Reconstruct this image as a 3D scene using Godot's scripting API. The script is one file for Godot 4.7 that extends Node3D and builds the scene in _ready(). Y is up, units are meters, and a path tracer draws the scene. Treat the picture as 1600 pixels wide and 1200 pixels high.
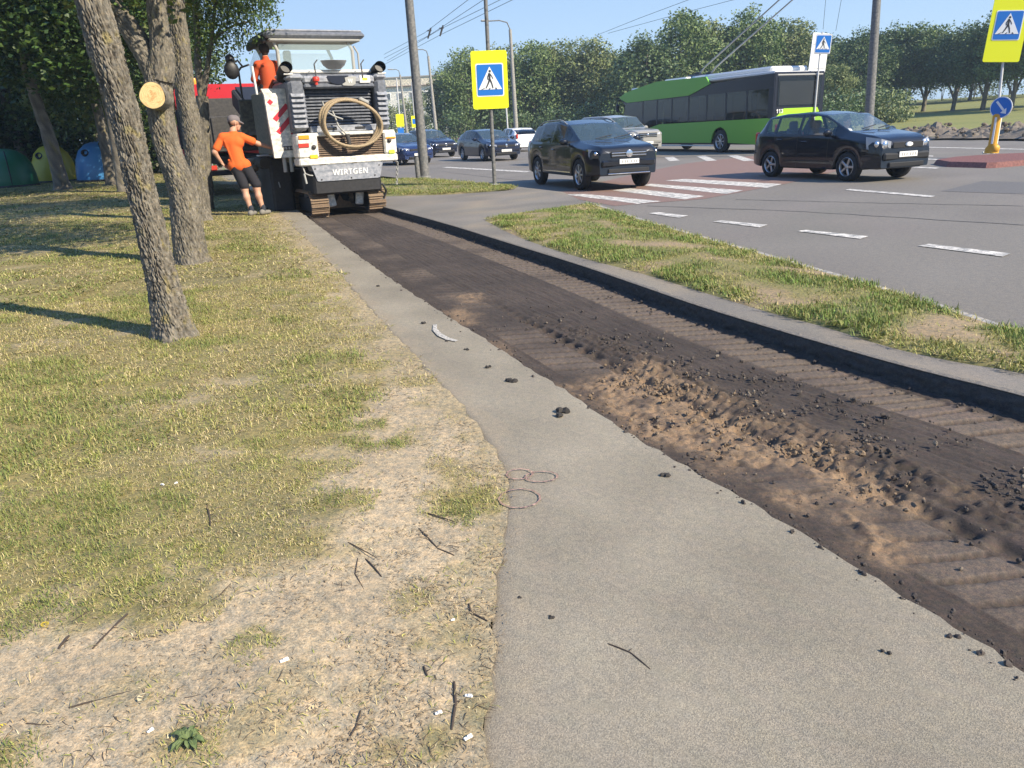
extends Node3D
# A street with a milled cycle path, a milling machine and its crew, traffic and trees.

const FOCAL := 1202.0      # focal length in photo pixels (1600 x 1200)
const EYE := 1.35
var cam_r: Vector3
var cam_u: Vector3
var cam_f: Vector3
var rng := RandomNumberGenerator.new()
var taken := {}
var M := {}
var noise_a := FastNoiseLite.new()
var noise_b := FastNoiseLite.new()
var noise_r := FastNoiseLite.new()
var sun_to := Vector3.UP


class MB:
	# collects triangles; normals given or flat; turns each face to match its normal
	var v := PackedVector3Array()
	var n := PackedVector3Array()
	var c := PackedColorArray()
	var col := Color.WHITE
	var xf := Transform3D()

	func tri(a: Vector3, b: Vector3, p: Vector3, na := Vector3.ZERO, nb := Vector3.ZERO, np := Vector3.ZERO) -> void:
		var g := (b - a).cross(p - a)
		if g.length_squared() < 1e-16:
			return
		if na == Vector3.ZERO:
			g = g.normalized()
			na = g
			nb = g
			np = g
		elif g.dot(na + nb + np) < 0.0:
			var s := b
			b = p
			p = s
			var sn := nb
			nb = np
			np = sn
		v.append(xf * a); v.append(xf * p); v.append(xf * b)
		n.append((xf.basis * na).normalized()); n.append((xf.basis * np).normalized()); n.append((xf.basis * nb).normalized())
		c.append(col); c.append(col); c.append(col)

	func quad(a: Vector3, b: Vector3, p: Vector3, d: Vector3) -> void:
		tri(a, b, p)
		tri(a, p, d)

	func quadn(a: Vector3, b: Vector3, p: Vector3, d: Vector3, na: Vector3, nb: Vector3, np: Vector3, nd: Vector3) -> void:
		tri(a, b, p, na, nb, np)
		tri(a, p, d, na, np, nd)

	# box with chamfered edges
	func box(at: Vector3, size: Vector3, bev := 0.0, b := Basis()) -> void:
		var keep := xf
		xf = xf * Transform3D(b, at)
		var h := size * 0.5
		var e: float = minf(bev, minf(h.x, minf(h.y, h.z)) * 0.9)
		var i := h - Vector3(e, e, e)
		for ax in 3:
			var a1 := (ax + 1) % 3
			var a2 := (ax + 2) % 3
			for s in [-1.0, 1.0]:
				var q := []
				for k in [[-1, -1], [1, -1], [1, 1], [-1, 1]]:
					var p := Vector3.ZERO
					p[ax] = s * h[ax]
					p[a1] = k[0] * i[a1]
					p[a2] = k[1] * i[a2]
					q.append(p)
				if s > 0:
					quad(q[0], q[1], q[2], q[3])
				else:
					quad(q[3], q[2], q[1], q[0])
		if e > 0.0:
			for ax in 3:
				var a1 := (ax + 1) % 3
				var a2 := (ax + 2) % 3
				for s1 in [-1.0, 1.0]:
					for s2 in [-1.0, 1.0]:
						var p0 := Vector3.ZERO
						var p1 := Vector3.ZERO
						p0[a1] = s1 * h[a1]; p0[a2] = s2 * i[a2]
						p1[a1] = s1 * i[a1]; p1[a2] = s2 * h[a2]
						var lo := Vector3.ZERO
						lo[ax] = i[ax]
						var nn := Vector3.ZERO
						nn[a1] = s1; nn[a2] = s2
						nn = nn.normalized()
						quadn(p0 - lo, p0 + lo, p1 + lo, p1 - lo, nn, nn, nn, nn)
			for sx in [-1.0, 1.0]:
				for sy in [-1.0, 1.0]:
					for sz in [-1.0, 1.0]:
						var s := Vector3(sx, sy, sz)
						var nn := s.normalized()
						tri(Vector3(h.x, i.y, i.z) * s, Vector3(i.x, h.y, i.z) * s, Vector3(i.x, i.y, h.z) * s, nn, nn, nn)
		xf = keep

	# polygon (x, y) pushed along z by depth, centred on z = 0; counter-clockwise or clockwise
	func prism(poly: PackedVector2Array, depth: float, flat_only := false) -> void:
		var idx := Geometry2D.triangulate_polygon(poly)
		var z := depth * 0.5
		for k in range(0, idx.size(), 3):
			var a := poly[idx[k]]
			var b := poly[idx[k + 1]]
			var d := poly[idx[k + 2]]
			var f := Vector3(0, 0, 1)
			tri(Vector3(a.x, a.y, z), Vector3(b.x, b.y, z), Vector3(d.x, d.y, z), f, f, f)
			if not flat_only:
				tri(Vector3(a.x, a.y, -z), Vector3(b.x, b.y, -z), Vector3(d.x, d.y, -z), -f, -f, -f)
		if flat_only:
			return
		var area := 0.0
		for k in poly.size():
			var a := poly[k]
			var b := poly[(k + 1) % poly.size()]
			area += a.x * b.y - b.x * a.y
		for k in poly.size():
			var a := poly[k]
			var b := poly[(k + 1) % poly.size()]
			var e := b - a
			var nn := Vector3(e.y, -e.x, 0).normalized() * signf(area)
			quadn(Vector3(a.x, a.y, -z), Vector3(b.x, b.y, -z), Vector3(b.x, b.y, z), Vector3(a.x, a.y, z), nn, nn, nn, nn)

	# round tube through points
	func tube(pts: Array, radii: Array, sides := 8, caps := true) -> void:
		var m := pts.size()
		var rings := []
		var ups := Vector3.UP
		for k in m:
			var d: Vector3 = (pts[mini(k + 1, m - 1)] - pts[maxi(k - 1, 0)]).normalized()
			if k == 0 and absf(d.dot(ups)) > 0.9:
				ups = Vector3.RIGHT
			var sx := d.cross(ups).normalized()
			ups = sx.cross(d).normalized()
			var r: float = radii[mini(k, radii.size() - 1)]
			var ring := []
			for j in sides:
				var a := TAU * j / sides
				var nn := sx * cos(a) + ups * sin(a)
				ring.append([pts[k] + nn * r, nn])
			rings.append(ring)
		for k in m - 1:
			for j in sides:
				var j2 := (j + 1) % sides
				var A: Array = rings[k][j]
				var B: Array = rings[k][j2]
				var D: Array = rings[k + 1][j2]
				var E: Array = rings[k + 1][j]
				quadn(A[0], B[0], D[0], E[0], A[1], B[1], D[1], E[1])
		if caps:
			for e in [0, m - 1]:
				var d: Vector3 = (pts[0] - pts[1]).normalized() if e == 0 else (pts[m - 1] - pts[m - 2]).normalized()
				for j in sides:
					tri(pts[e], rings[e][j][0], rings[e][(j + 1) % sides][0], d, d, d)

	# profile of (radius, height) turned about y
	func lathe(prof: Array, sides := 24, squash := 1.0) -> void:
		var m := prof.size()
		for j in sides:
			var a0 := TAU * j / sides
			var a1 := TAU * (j + 1) / sides
			for k in m - 1:
				var p: Vector2 = prof[k]
				var q: Vector2 = prof[k + 1]
				var e := q - p
				var nn := Vector2(e.y, -e.x).normalized()
				var n0 := nn
				var n1 := nn
				if k > 0:
					var e0: Vector2 = p - prof[k - 1]
					var t0 := Vector2(e0.y, -e0.x).normalized()
					if t0.dot(nn) > 0.5:
						n0 = (t0 + nn).normalized()
				if k < m - 2:
					var e1: Vector2 = prof[k + 2] - q
					var t1 := Vector2(e1.y, -e1.x).normalized()
					if t1.dot(nn) > 0.5:
						n1 = (t1 + nn).normalized()
				var c0 := cos(a0); var s0 := sin(a0) * squash
				var c1 := cos(a1); var s1 := sin(a1) * squash
				quadn(Vector3(p.x * c0, p.y, p.x * s0), Vector3(p.x * c1, p.y, p.x * s1), Vector3(q.x * c1, q.y, q.x * s1), Vector3(q.x * c0, q.y, q.x * s0),
					Vector3(n0.x * c0, n0.y, n0.x * s0), Vector3(n0.x * c1, n0.y, n0.x * s1), Vector3(n1.x * c1, n1.y, n1.x * s1), Vector3(n1.x * c0, n1.y, n1.x * s0))

	func ball(at: Vector3, r: Vector3, lat := 10, lon := 14) -> void:
		for i in lat:
			for j in lon:
				var q := []
				for k in [[0, 0], [1, 0], [1, 1], [0, 1]]:
					var t: float = PI * (i + k[0]) / lat
					var f: float = TAU * (j + k[1]) / lon
					q.append(Vector3(sin(t) * cos(f), cos(t), sin(t) * sin(f)))
				quadn(at + q[0] * r, at + q[1] * r, at + q[2] * r, at + q[3] * r, (q[0] / r).normalized(), (q[1] / r).normalized(), (q[2] / r).normalized(), (q[3] / r).normalized())

	func mesh(m: Material) -> ArrayMesh:
		var a := []
		a.resize(Mesh.ARRAY_MAX)
		a[Mesh.ARRAY_VERTEX] = v
		a[Mesh.ARRAY_NORMAL] = n
		a[Mesh.ARRAY_COLOR] = c
		var am := ArrayMesh.new()
		am.add_surface_from_arrays(Mesh.PRIMITIVE_TRIANGLES, a)
		am.surface_set_material(0, m)
		return am


# ---------------------------------------------------------------- naming
func numbered(called: String) -> String:
	if not taken.has(called):
		taken[called] = 0
		return called
	taken[called] += 1
	return "%s_%03d" % [called, taken[called]]


func tag(o: Node3D, label: String, category: String, group := "") -> Node3D:
	o.set_meta("label", label)
	o.set_meta("category", category)
	if group:
		o.set_meta("group", group)
	return o


func thing(called: String, label: String, category: String, at := Vector3.ZERO, turn := 0.0, group := "") -> Node3D:
	var o := Node3D.new()
	o.name = numbered(called)
	add_child(o)
	o.position = at
	o.rotation.y = turn
	return tag(o, label, category, group)


func node(called: String, mesh: Mesh, parent: Node) -> MeshInstance3D:
	var o := MeshInstance3D.new()
	o.mesh = mesh
	o.name = numbered(called) if parent == self else called
	parent.add_child(o, true)
	return o


func part(mb: MB, called: String, m: Material, parent: Node) -> MeshInstance3D:
	return node(called, mb.mesh(m), parent)


func struct(mb: MB, called: String, m: Material) -> MeshInstance3D:
	var o := part(mb, called, m, self)
	o.set_meta("kind", "structure")
	return o


func bx(called: String, m: Material, parent: Node, at: Vector3, size: Vector3, bev := 0.01, b := Basis()) -> MeshInstance3D:
	var mb := MB.new()
	mb.box(at, size, bev, b)
	return part(mb, called, m, parent)


func tb(called: String, m: Material, parent: Node, pts: Array, radii: Array, sides := 8) -> MeshInstance3D:
	var mb := MB.new()
	mb.tube(pts, radii, sides)
	return part(mb, called, m, parent)


func copy(o: Node3D, at: Vector3, turn: float, label := "") -> Node3D:
	var r: Node3D = o.duplicate()
	r.name = numbered(String(o.name))
	add_child(r)
	r.position = at
	r.rotation.y = turn
	if label:
		r.set_meta("label", label)
	return r


# ---------------------------------------------------------------- the photograph's directions
func ray(px: float, py: float) -> Vector3:
	return (cam_f * FOCAL + cam_r * (px - 800.0) + cam_u * (600.0 - py)).normalized()


func gp(px: float, py: float, h := 0.0) -> Vector3:      # where the line of sight meets the level h
	var d := ray(px, py)
	return Vector3(0, EYE, 0) + d * ((h - EYE) / d.y)


func dp(px: float, py: float, depth: float) -> Vector3:  # the point of a line of sight that lies depth metres ahead
	var d := ray(px, py)
	return Vector3(0, EYE, 0) + d * (depth / -d.z)


func gl(list: Array, h := 0.0) -> Array:
	var out := []
	for p in list:
		var q := gp(p[0], p[1], h)
		out.append(Vector2(q.x, q.z))
	return out


func v3(p: Vector2, y := 0.0) -> Vector3:
	return Vector3(p.x, y, p.y)


func turn_of(d: Vector2) -> float:      # turns +x to the direction (x, z)
	return atan2(-d.y, d.x)


func smooth01(a: float, b: float, x: float) -> float:
	var t := clampf((x - a) / (b - a), 0.0, 1.0)
	return t * t * (3.0 - 2.0 * t)


# ---------------------------------------------------------------- materials
func lin(r: float, g: float, b: float) -> Color:
	return Color(r, g, b).linear_to_srgb()


func mat(key: String, r: float, g: float, b: float, rough := 0.7, metal := 0.0) -> StandardMaterial3D:
	var m := StandardMaterial3D.new()
	m.resource_name = key
	m.albedo_color = lin(r, g, b)
	m.roughness = rough
	m.metallic = metal
	M[key] = m
	return m


func grain_image(size: int, freq: float, octaves: int, sd: int, cellular := false) -> PackedByteArray:
	var f := FastNoiseLite.new()
	f.seed = sd
	f.noise_type = FastNoiseLite.TYPE_CELLULAR if cellular else FastNoiseLite.TYPE_SIMPLEX_SMOOTH
	f.frequency = freq
	f.fractal_octaves = octaves
	if cellular:
		f.cellular_return_type = FastNoiseLite.RETURN_CELL_VALUE
		f.fractal_type = FastNoiseLite.FRACTAL_NONE
	var im := f.get_seamless_image(size, size)
	im.convert(Image.FORMAT_L8)
	return im.get_data()


# stones: how far single grains differ in tone; dirt: how far broad patches differ
func speckle(size: int, grain: float, stones: float, dirt: float, sd: int, tint := Vector3(0.06, 0.0, -0.08)) -> Array:
	var a := grain_image(size, grain, 1, sd, true)
	var b := grain_image(size, grain * 2.3, 1, sd + 5, true)
	var d := grain_image(size, 0.012, 4, sd + 9)
	var out := PackedByteArray()
	out.resize(size * size * 3)
	var hg := Image.create(size, size, false, Image.FORMAT_L8)
	var hb := PackedByteArray()
	hb.resize(size * size)
	for k in size * size:
		var s := a[k] / 255.0 - 0.5
		var s2 := b[k] / 255.0 - 0.5
		var w := d[k] / 255.0 - 0.5
		var val := 0.74 + stones * (s * 0.7 + s2 * 0.6) + dirt * w
		var warm := s2 * 0.7 + w * 0.8
		out[k * 3] = int(clampf(val + tint.x * warm, 0.02, 1.0) * 255.0)
		out[k * 3 + 1] = int(clampf(val + tint.y * warm, 0.02, 1.0) * 255.0)
		out[k * 3 + 2] = int(clampf(val + tint.z * warm, 0.02, 1.0) * 255.0)
		hb[k] = int(clampf(0.5 + s * 0.55 + s2 * 0.4, 0.0, 1.0) * 255.0)
	var im := Image.create_from_data(size, size, false, Image.FORMAT_RGB8, out)
	hg = Image.create_from_data(size, size, false, Image.FORMAT_L8, hb)
	hg.convert(Image.FORMAT_RGBA8)
	hg.bump_map_to_normal_map(3.0)
	return [ImageTexture.create_from_image(im), ImageTexture.create_from_image(hg)]


func textured(key: String, tx: Array, r: float, g: float, b: float, scale: float, bump := 0.6, rough := 0.9, vcol := false) -> StandardMaterial3D:
	var m := mat(key, r / 0.5, g / 0.5, b / 0.5, rough)       # the textures average 0.5 in linear light
	m.albedo_texture = tx[0]
	m.uv1_triplanar = true
	m.uv1_world_triplanar = true
	m.uv1_scale = Vector3(scale, scale, scale)
	m.normal_enabled = bump > 0.0
	if bump > 0.0:
		m.normal_texture = tx[1]
		m.normal_scale = bump
	m.vertex_color_use_as_albedo = vcol
	return m


func make_materials() -> void:
	var fine := speckle(1024, 0.19, 0.23, 0.06, 3, Vector3(0.02, 0.0, -0.03))
	var coarse := speckle(512, 0.11, 0.26, 0.22, 21, Vector3(0.08, 0.0, -0.1))
	var worn := speckle(512, 0.16, 0.25, 0.5, 61, Vector3(0.03, 0.0, -0.03))
	var plain := speckle(512, 0.2, 0.12, 0.35, 44, Vector3(0.05, 0.0, -0.05))
	textured("path", fine, 1.0, 1.0, 1.0, 1.6, 0.7, 0.88, true)
	textured("road", fine, 1.0, 1.0, 1.0, 0.9, 0.35, 0.82, true)
	textured("old_asphalt", fine, 0.165, 0.15, 0.132, 1.3, 0.6, 0.9)
	textured("bed", coarse, 1.0, 1.0, 1.0, 5.0, 1.6, 0.95, true)
	textured("soil", coarse, 1.0, 1.0, 1.0, 3.1, 0.4, 0.97, true)
	textured("kerb", plain, 0.3, 0.285, 0.26, 2.0, 0.4, 0.9)
	textured("bark", coarse, 1.0, 1.0, 1.0, 5.0, 0.8, 0.95, true)
	textured("red_surface", fine, 0.2, 0.128, 0.104, 0.9, 0.3, 0.85)
	textured("paint_line", worn, 0.47, 0.45, 0.41, 0.8, 0.2, 0.8)
	textured("old_paint", worn, 0.42, 0.4, 0.36, 6.0, 0.2, 0.85)
	textured("pink_paint", worn, 0.33, 0.205, 0.165, 7.0, 0.2, 0.9)
	textured("wall_cream", plain, 0.62, 0.56, 0.44, 0.4, 0.1, 0.9)
	textured("wall_pale", plain, 0.68, 0.66, 0.6, 0.4, 0.1, 0.9)
	textured("pole_steel", plain, 0.15, 0.15, 0.145, 1.5, 0.2, 0.6)
	textured("pole_concrete", plain, 0.3, 0.29, 0.26, 1.5, 0.3, 0.9)
	textured("island_red", plain, 0.17, 0.07, 0.06, 2.0, 0.4, 0.85)
	textured("machine_white", plain, 0.68, 0.66, 0.6, 1.7, 0.05, 0.42)
	textured("machine_grey", plain, 0.135, 0.147, 0.175, 1.9, 0.05, 0.45)
	textured("machine_light_grey", plain, 0.27, 0.285, 0.32, 1.9, 0.05, 0.45)
	textured("machine_black", plain, 0.016, 0.016, 0.018, 2.1, 0.1, 0.6)
	textured("dusty_steel", coarse, 0.2, 0.14, 0.09, 5.0, 0.5, 0.85)
	textured("dusty_slat", plain, 0.2, 0.145, 0.105, 2.3, 0.2, 0.8)
	textured("dark_steel", plain, 0.045, 0.042, 0.04, 1.9, 0.2, 0.65)
	textured("olive_panel", plain, 0.13, 0.125, 0.1, 1.9, 0.1, 0.6)
	textured("hose", plain, 0.33, 0.25, 0.15, 6.0, 0.3, 0.7)
	var v := mat("leaf", 1, 1, 1, 0.55)
	v.vertex_color_use_as_albedo = true
	v.backlight_enabled = true
	v.backlight = lin(0.10, 0.16, 0.03)
	var gr := mat("blade", 1, 1, 1, 0.75)
	gr.vertex_color_use_as_albedo = true
	gr.backlight_enabled = true
	gr.backlight = lin(0.12, 0.12, 0.04)
	var cl := mat("clod", 1, 1, 1, 0.95)
	cl.vertex_color_use_as_albedo = true
	mat("tyre", 0.018, 0.018, 0.019, 0.85)
	mat("rim", 0.5, 0.5, 0.52, 0.3, 0.9)
	mat("black_plastic", 0.013, 0.013, 0.014, 0.5)
	mat("interior", 0.035, 0.035, 0.04, 0.8)
	mat("chrome", 0.75, 0.75, 0.77, 0.15, 1.0)
	mat("white_plastic", 0.75, 0.75, 0.73, 0.4)
	mat("light_plastic", 0.35, 0.35, 0.33, 0.45)
	mat("ink", 0.03, 0.03, 0.035, 0.6)
	mat("sign_blue", 0.012, 0.16, 0.55, 0.4)
	mat("sign_white", 0.78, 0.8, 0.8, 0.4)
	mat("sign_yellow", 0.83, 0.87, 0.01, 0.4)
	mat("sign_back", 0.55, 0.56, 0.56, 0.5)
	mat("amber", 0.8, 0.32, 0.02, 0.3)
	mat("red_plastic", 0.55, 0.05, 0.03, 0.3)
	mat("stripe_red", 0.55, 0.03, 0.05, 0.4)
	mat("yellow_sticker", 0.75, 0.5, 0.02, 0.5)
	mat("lime_sticker", 0.6, 0.75, 0.05, 0.5)
	mat("bollard_yellow", 0.66, 0.34, 0.03, 0.5)
	mat("truck_red", 0.5, 0.02, 0.03, 0.35)
	mat("bus_green", 0.17, 0.44, 0.045, 0.35)
	mat("bus_green_sunlit", 0.36, 0.66, 0.03, 0.35)  # same livery green, brightened: sunlight on the tail put into the colour
	mat("bus_dark", 0.012, 0.015, 0.028, 0.3)
	mat("bus_white", 0.7, 0.7, 0.68, 0.5)
	mat("skin", 0.5, 0.28, 0.19, 0.6)
	mat("shirt_orange", 0.72, 0.13, 0.02, 0.85)
	mat("jacket_orange", 0.5, 0.075, 0.02, 0.85)
	mat("shorts", 0.018, 0.018, 0.025, 0.9)
	mat("sock", 0.03, 0.035, 0.05, 0.9)
	mat("shoe", 0.2, 0.19, 0.17, 0.8)
	mat("cap_grey", 0.17, 0.15, 0.16, 0.85)
	mat("hair", 0.025, 0.017, 0.012, 0.8)
	mat("sawn_wood", 1, 1, 1, 0.85).vertex_color_use_as_albedo = true
	mat("paper", 0.78, 0.78, 0.76, 0.8)
	mat("wire", 0.03, 0.03, 0.032, 0.6, 0.5)
	mat("twig", 0.06, 0.045, 0.035, 0.95)
	for g in [["glass", 0.16, Color(0.5, 0.6, 0.62)], ["tinted_glass", 0.45, Color(0.03, 0.04, 0.05)], ["privacy_glass", 0.85, Color(0.008, 0.01, 0.014)], ["screen_glass", 0.16, Color(0.8, 0.88, 0.88)], ["bus_glass", 0.66, Color(0.012, 0.016, 0.03)], ["lamp_glass", 0.35, Color(0.9, 0.92, 0.95)]]:
		var m := mat(g[0], 1, 1, 1, 0.03)
		m.albedo_color = Color(g[2].r, g[2].g, g[2].b, g[1])
		m.transparency = BaseMaterial3D.TRANSPARENCY_ALPHA
		m.cull_mode = BaseMaterial3D.CULL_DISABLED
	for p in [["paint_black", 0.005, 0.007, 0.013], ["paint_navy", 0.008, 0.012, 0.03], ["paint_silver", 0.27, 0.265, 0.245], ["paint_white", 0.75, 0.75, 0.74], ["paint_blue", 0.012, 0.025, 0.09], ["paint_cream", 0.62, 0.53, 0.34]]:
		var m := mat(p[0], p[1], p[2], p[3], 0.4, 0.0)
		m.metallic_specular = 0.25
		m.clearcoat_enabled = true
		m.clearcoat = 1.0
		m.clearcoat_roughness = 0.05


func _ready() -> void:
	rng.seed = 7
	noise_a.seed = 11
	noise_a.frequency = 1.0
	noise_a.fractal_octaves = 3
	noise_b.seed = 23
	noise_b.frequency = 1.0
	noise_b.fractal_octaves = 3
	noise_r.seed = 31
	noise_r.frequency = 1.0
	noise_r.fractal_octaves = 2

	# camera: held at chest height, tipped down and a little askew
	var pitch := deg_to_rad(18.4)
	var roll := deg_to_rad(2.6)
	cam_f = Vector3(0, -sin(pitch), -cos(pitch))
	var u0 := Vector3.RIGHT.cross(cam_f)
	cam_r = Vector3.RIGHT * cos(roll) - u0 * sin(roll)
	cam_u = Vector3.RIGHT * sin(roll) + u0 * cos(roll)
	var cam := Camera3D.new()
	cam.name = "camera"
	cam.transform = Transform3D(Basis(cam_r, cam_u, -cam_f), Vector3(0, EYE, 0))
	cam.fov = rad_to_deg(2.0 * atan(600.0 / FOCAL))
	cam.near = 0.05
	cam.far = 4000.0
	add_child(cam)
	cam.current = true

	# clear sky
	var sky_mat := ProceduralSkyMaterial.new()
	sky_mat.sky_top_color = lin(0.118, 0.255, 0.58)
	sky_mat.sky_horizon_color = lin(0.42, 0.56, 0.655)
	sky_mat.sky_curve = 0.16
	sky_mat.ground_bottom_color = lin(0.1, 0.1, 0.08)
	sky_mat.ground_horizon_color = lin(0.2, 0.22, 0.2)
	sky_mat.sun_angle_max = 1.0
	var sky := Sky.new()
	sky.sky_material = sky_mat
	var env := Environment.new()
	env.background_mode = Environment.BG_SKY
	env.sky = sky
	env.tonemap_mode = Environment.TONE_MAPPER_LINEAR
	env.tonemap_exposure = 1.62
	env.sdfgi_enabled = true
	env.ssao_enabled = true
	env.ssil_enabled = true
	env.fog_enabled = true
	env.fog_density = 0.0008
	env.fog_light_color = lin(0.66, 0.82, 1.0)
	var we := WorldEnvironment.new()
	we.name = "environment"
	we.environment = env
	add_child(we)

	# the sun: from the right and a little behind
	var el := deg_to_rad(37.0)
	var az := Vector2(0.83, 0.56).normalized()
	sun_to = Vector3(az.x * cos(el), sin(el), az.y * cos(el))
	var sun := DirectionalLight3D.new()
	sun.name = "sun"
	sun.light_energy = 1.6
	sun.light_color = Color(1.0, 0.945, 0.85)
	sun.light_angular_distance = 0.5
	sun.shadow_enabled = true
	add_child(sun)
	sun.look_at_from_position(sun_to * 10.0, Vector3.ZERO)

	make_materials()
	make_lines()
	build_ground()
	build_markings()
	build_machine()
	build_truck()
	build_cars()
	build_bus()
	build_street()
	build_people()
	build_trees()
	build_grass()
	build_litter()


# ---------------------------------------------------------------- ground
var E0 := []        # lawn | footpath
var E1 := []        # footpath | milled bed
var ST := []        # milled bed | upper path
var E4 := []        # upper path | verge
var KB := []        # verge | road
var BED_Y := -0.11
var ROAD_Y := -0.1
var bare_poly := PackedVector2Array()
var sand_polys := []
var tufts := []


func grid_mesh(ni: int, nj: int, p: PackedVector3Array, c: PackedColorArray, m: Material, up := Vector3.UP) -> ArrayMesh:
	var nrm := PackedVector3Array()
	nrm.resize(ni * nj)
	for i in ni:
		for j in nj:
			var a := p[mini(i + 1, ni - 1) * nj + j] - p[maxi(i - 1, 0) * nj + j]
			var b := p[i * nj + mini(j + 1, nj - 1)] - p[i * nj + maxi(j - 1, 0)]
			var q := a.cross(b).normalized()
			nrm[i * nj + j] = q if q.dot(up) > 0 else -q
	var idx := PackedInt32Array()
	idx.resize((ni - 1) * (nj - 1) * 6)
	var flip := (p[nj] - p[0]).cross(p[1] - p[0]).dot(up) > 0.0
	var w := 0
	for i in ni - 1:
		for j in nj - 1:
			var a := i * nj + j
			var b := a + nj
			var six := [a, a + 1, b, a + 1, b + 1, b] if flip else [a, b, a + 1, a + 1, b, b + 1]
			for k in six:
				idx[w] = k
				w += 1
	var arr := []
	arr.resize(Mesh.ARRAY_MAX)
	arr[Mesh.ARRAY_VERTEX] = p
	arr[Mesh.ARRAY_NORMAL] = nrm
	arr[Mesh.ARRAY_COLOR] = c
	arr[Mesh.ARRAY_INDEX] = idx
	var am := ArrayMesh.new()
	am.add_surface_from_arrays(Mesh.PRIMITIVE_TRIANGLES, arr)
	am.surface_set_material(0, m)
	return am


func structure(called: String, mesh: Mesh) -> MeshInstance3D:
	var o := node(called, mesh, self)
	o.set_meta("kind", "structure")
	return o


func flat(called: String, poly: Array, y: float, m: Material, skirt := 0.0) -> MeshInstance3D:
	var mb := MB.new()
	var pv := PackedVector2Array(poly)
	var idx := Geometry2D.triangulate_polygon(pv)
	for k in range(0, idx.size(), 3):
		mb.tri(v3(pv[idx[k]], y), v3(pv[idx[k + 1]], y), v3(pv[idx[k + 2]], y), Vector3.UP, Vector3.UP, Vector3.UP)
	if skirt > 0.0:
		for k in pv.size():
			var a := pv[k]
			var b := pv[(k + 1) % pv.size()]
			var e := (b - a).normalized()
			var out := Vector3(e.y, 0, -e.x)
			if Geometry2D.is_point_in_polygon((a + b) * 0.5 + Vector2(out.x, out.z) * 0.01, pv):
				out = -out
			mb.quadn(v3(a, y), v3(b, y), v3(b, y - skirt), v3(a, y - skirt), out, out, out, out)
	return struct(mb, called, m)


func along(poly: Array, step0: float, grow: float) -> Array:
	# points along a polyline whose spacing grows with the distance from the origin
	var out := []
	var k := 0
	var cur: Vector2 = poly[0]
	out.append(cur)
	while k < poly.size() - 1:
		var need := step0 + grow * cur.length()
		while k < poly.size() - 1 and cur.distance_to(poly[k + 1]) < need:
			need -= cur.distance_to(poly[k + 1])
			cur = poly[k + 1]
			k += 1
		if k >= poly.size() - 1:
			break
		cur = cur + (poly[k + 1] - cur).normalized() * need
		out.append(cur)
	out.append(poly[poly.size() - 1])
	return out


func rounded(poly: Array, times := 2) -> Array:      # corner cutting
	var p := poly
	for t in times:
		var q := [p[0]]
		for k in p.size() - 1:
			q.append(p[k].lerp(p[k + 1], 0.25))
			q.append(p[k].lerp(p[k + 1], 0.75))
		q.append(p[p.size() - 1])
		p = q
	return p


func x_at(poly: Array, z: float) -> float:
	for k in poly.size() - 1:
		var a: Vector2 = poly[k]
		var b: Vector2 = poly[k + 1]
		if (a.y >= z and b.y <= z) or (a.y <= z and b.y >= z):
			return lerpf(a.x, b.x, 0.5 if is_equal_approx(a.y, b.y) else (z - a.y) / (b.y - a.y))
	return poly[0].x if z > poly[0].y else poly[poly.size() - 1].x


func inside_by(p: Vector2, poly: PackedVector2Array) -> float:     # metres inside (positive) or outside
	var best := 1e9
	for k in poly.size():
		var q := Geometry2D.get_closest_point_to_segment(p, poly[k], poly[(k + 1) % poly.size()])
		best = minf(best, q.distance_squared_to(p))
	best = sqrt(best)
	return best if Geometry2D.is_point_in_polygon(p, poly) else -best


func bareness(x: float, z: float) -> float:          # 1 bare earth, 0 closed turf
	var p := Vector2(x, z)
	var d := -3.0
	if z > -7.5 and x > -6.0:
		d = inside_by(p, bare_poly)
	d += noise_a.get_noise_2d(x * 1.4, z * 1.4) * 0.24 + noise_b.get_noise_2d(x * 4.0, z * 4.0) * 0.26 - 0.02
	var b := smooth01(-0.12, 0.16, d)
	# thin turf along the path, trodden by the trees
	var edge := x_at(E0, z) - x
	b = maxf(b, 0.75 * smooth01(0.55, 0.0, edge + noise_b.get_noise_2d(x * 3.0, z * 3.0) * 0.5))
	b = maxf(b, 0.6 * smooth01(0.3, 0.55, noise_a.get_noise_2d(x * 1.3 + 40.0, z * 1.3)))
	for t in tufts:
		var q: float = p.distance_to(t[0]) / t[1] + noise_b.get_noise_2d(x * 9.0, z * 9.0) * 0.5
		b = minf(b, 1.0 - t[2] * smooth01(1.1, 0.6, q))
	return b


func lawn_y(x: float, z: float) -> float:
	var edge := maxf(x_at(E0, z) - x, 0.0)
	var k := smooth01(0.0, 0.7, edge)
	return 0.006 + k * (0.035 * noise_a.get_noise_2d(x * 0.22, z * 0.22) + 0.012) + (0.35 + 0.65 * k) * 0.012 * noise_b.get_noise_2d(x * 2.4, z * 2.4)


func field_y(x: float, z: float) -> float:           # park beyond the road: rises to the right
	var d := x - x_at(far_kerb, z)
	var rise := smooth01(4.0, 30.0, x)
	return 0.03 + rise * minf(maxf(d - 6.0, 0.0) * 0.036, 2.6) + 0.05 * noise_a.get_noise_2d(x * 0.1, z * 0.1) * smooth01(0, 5, d)


var far_kerb := []


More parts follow.
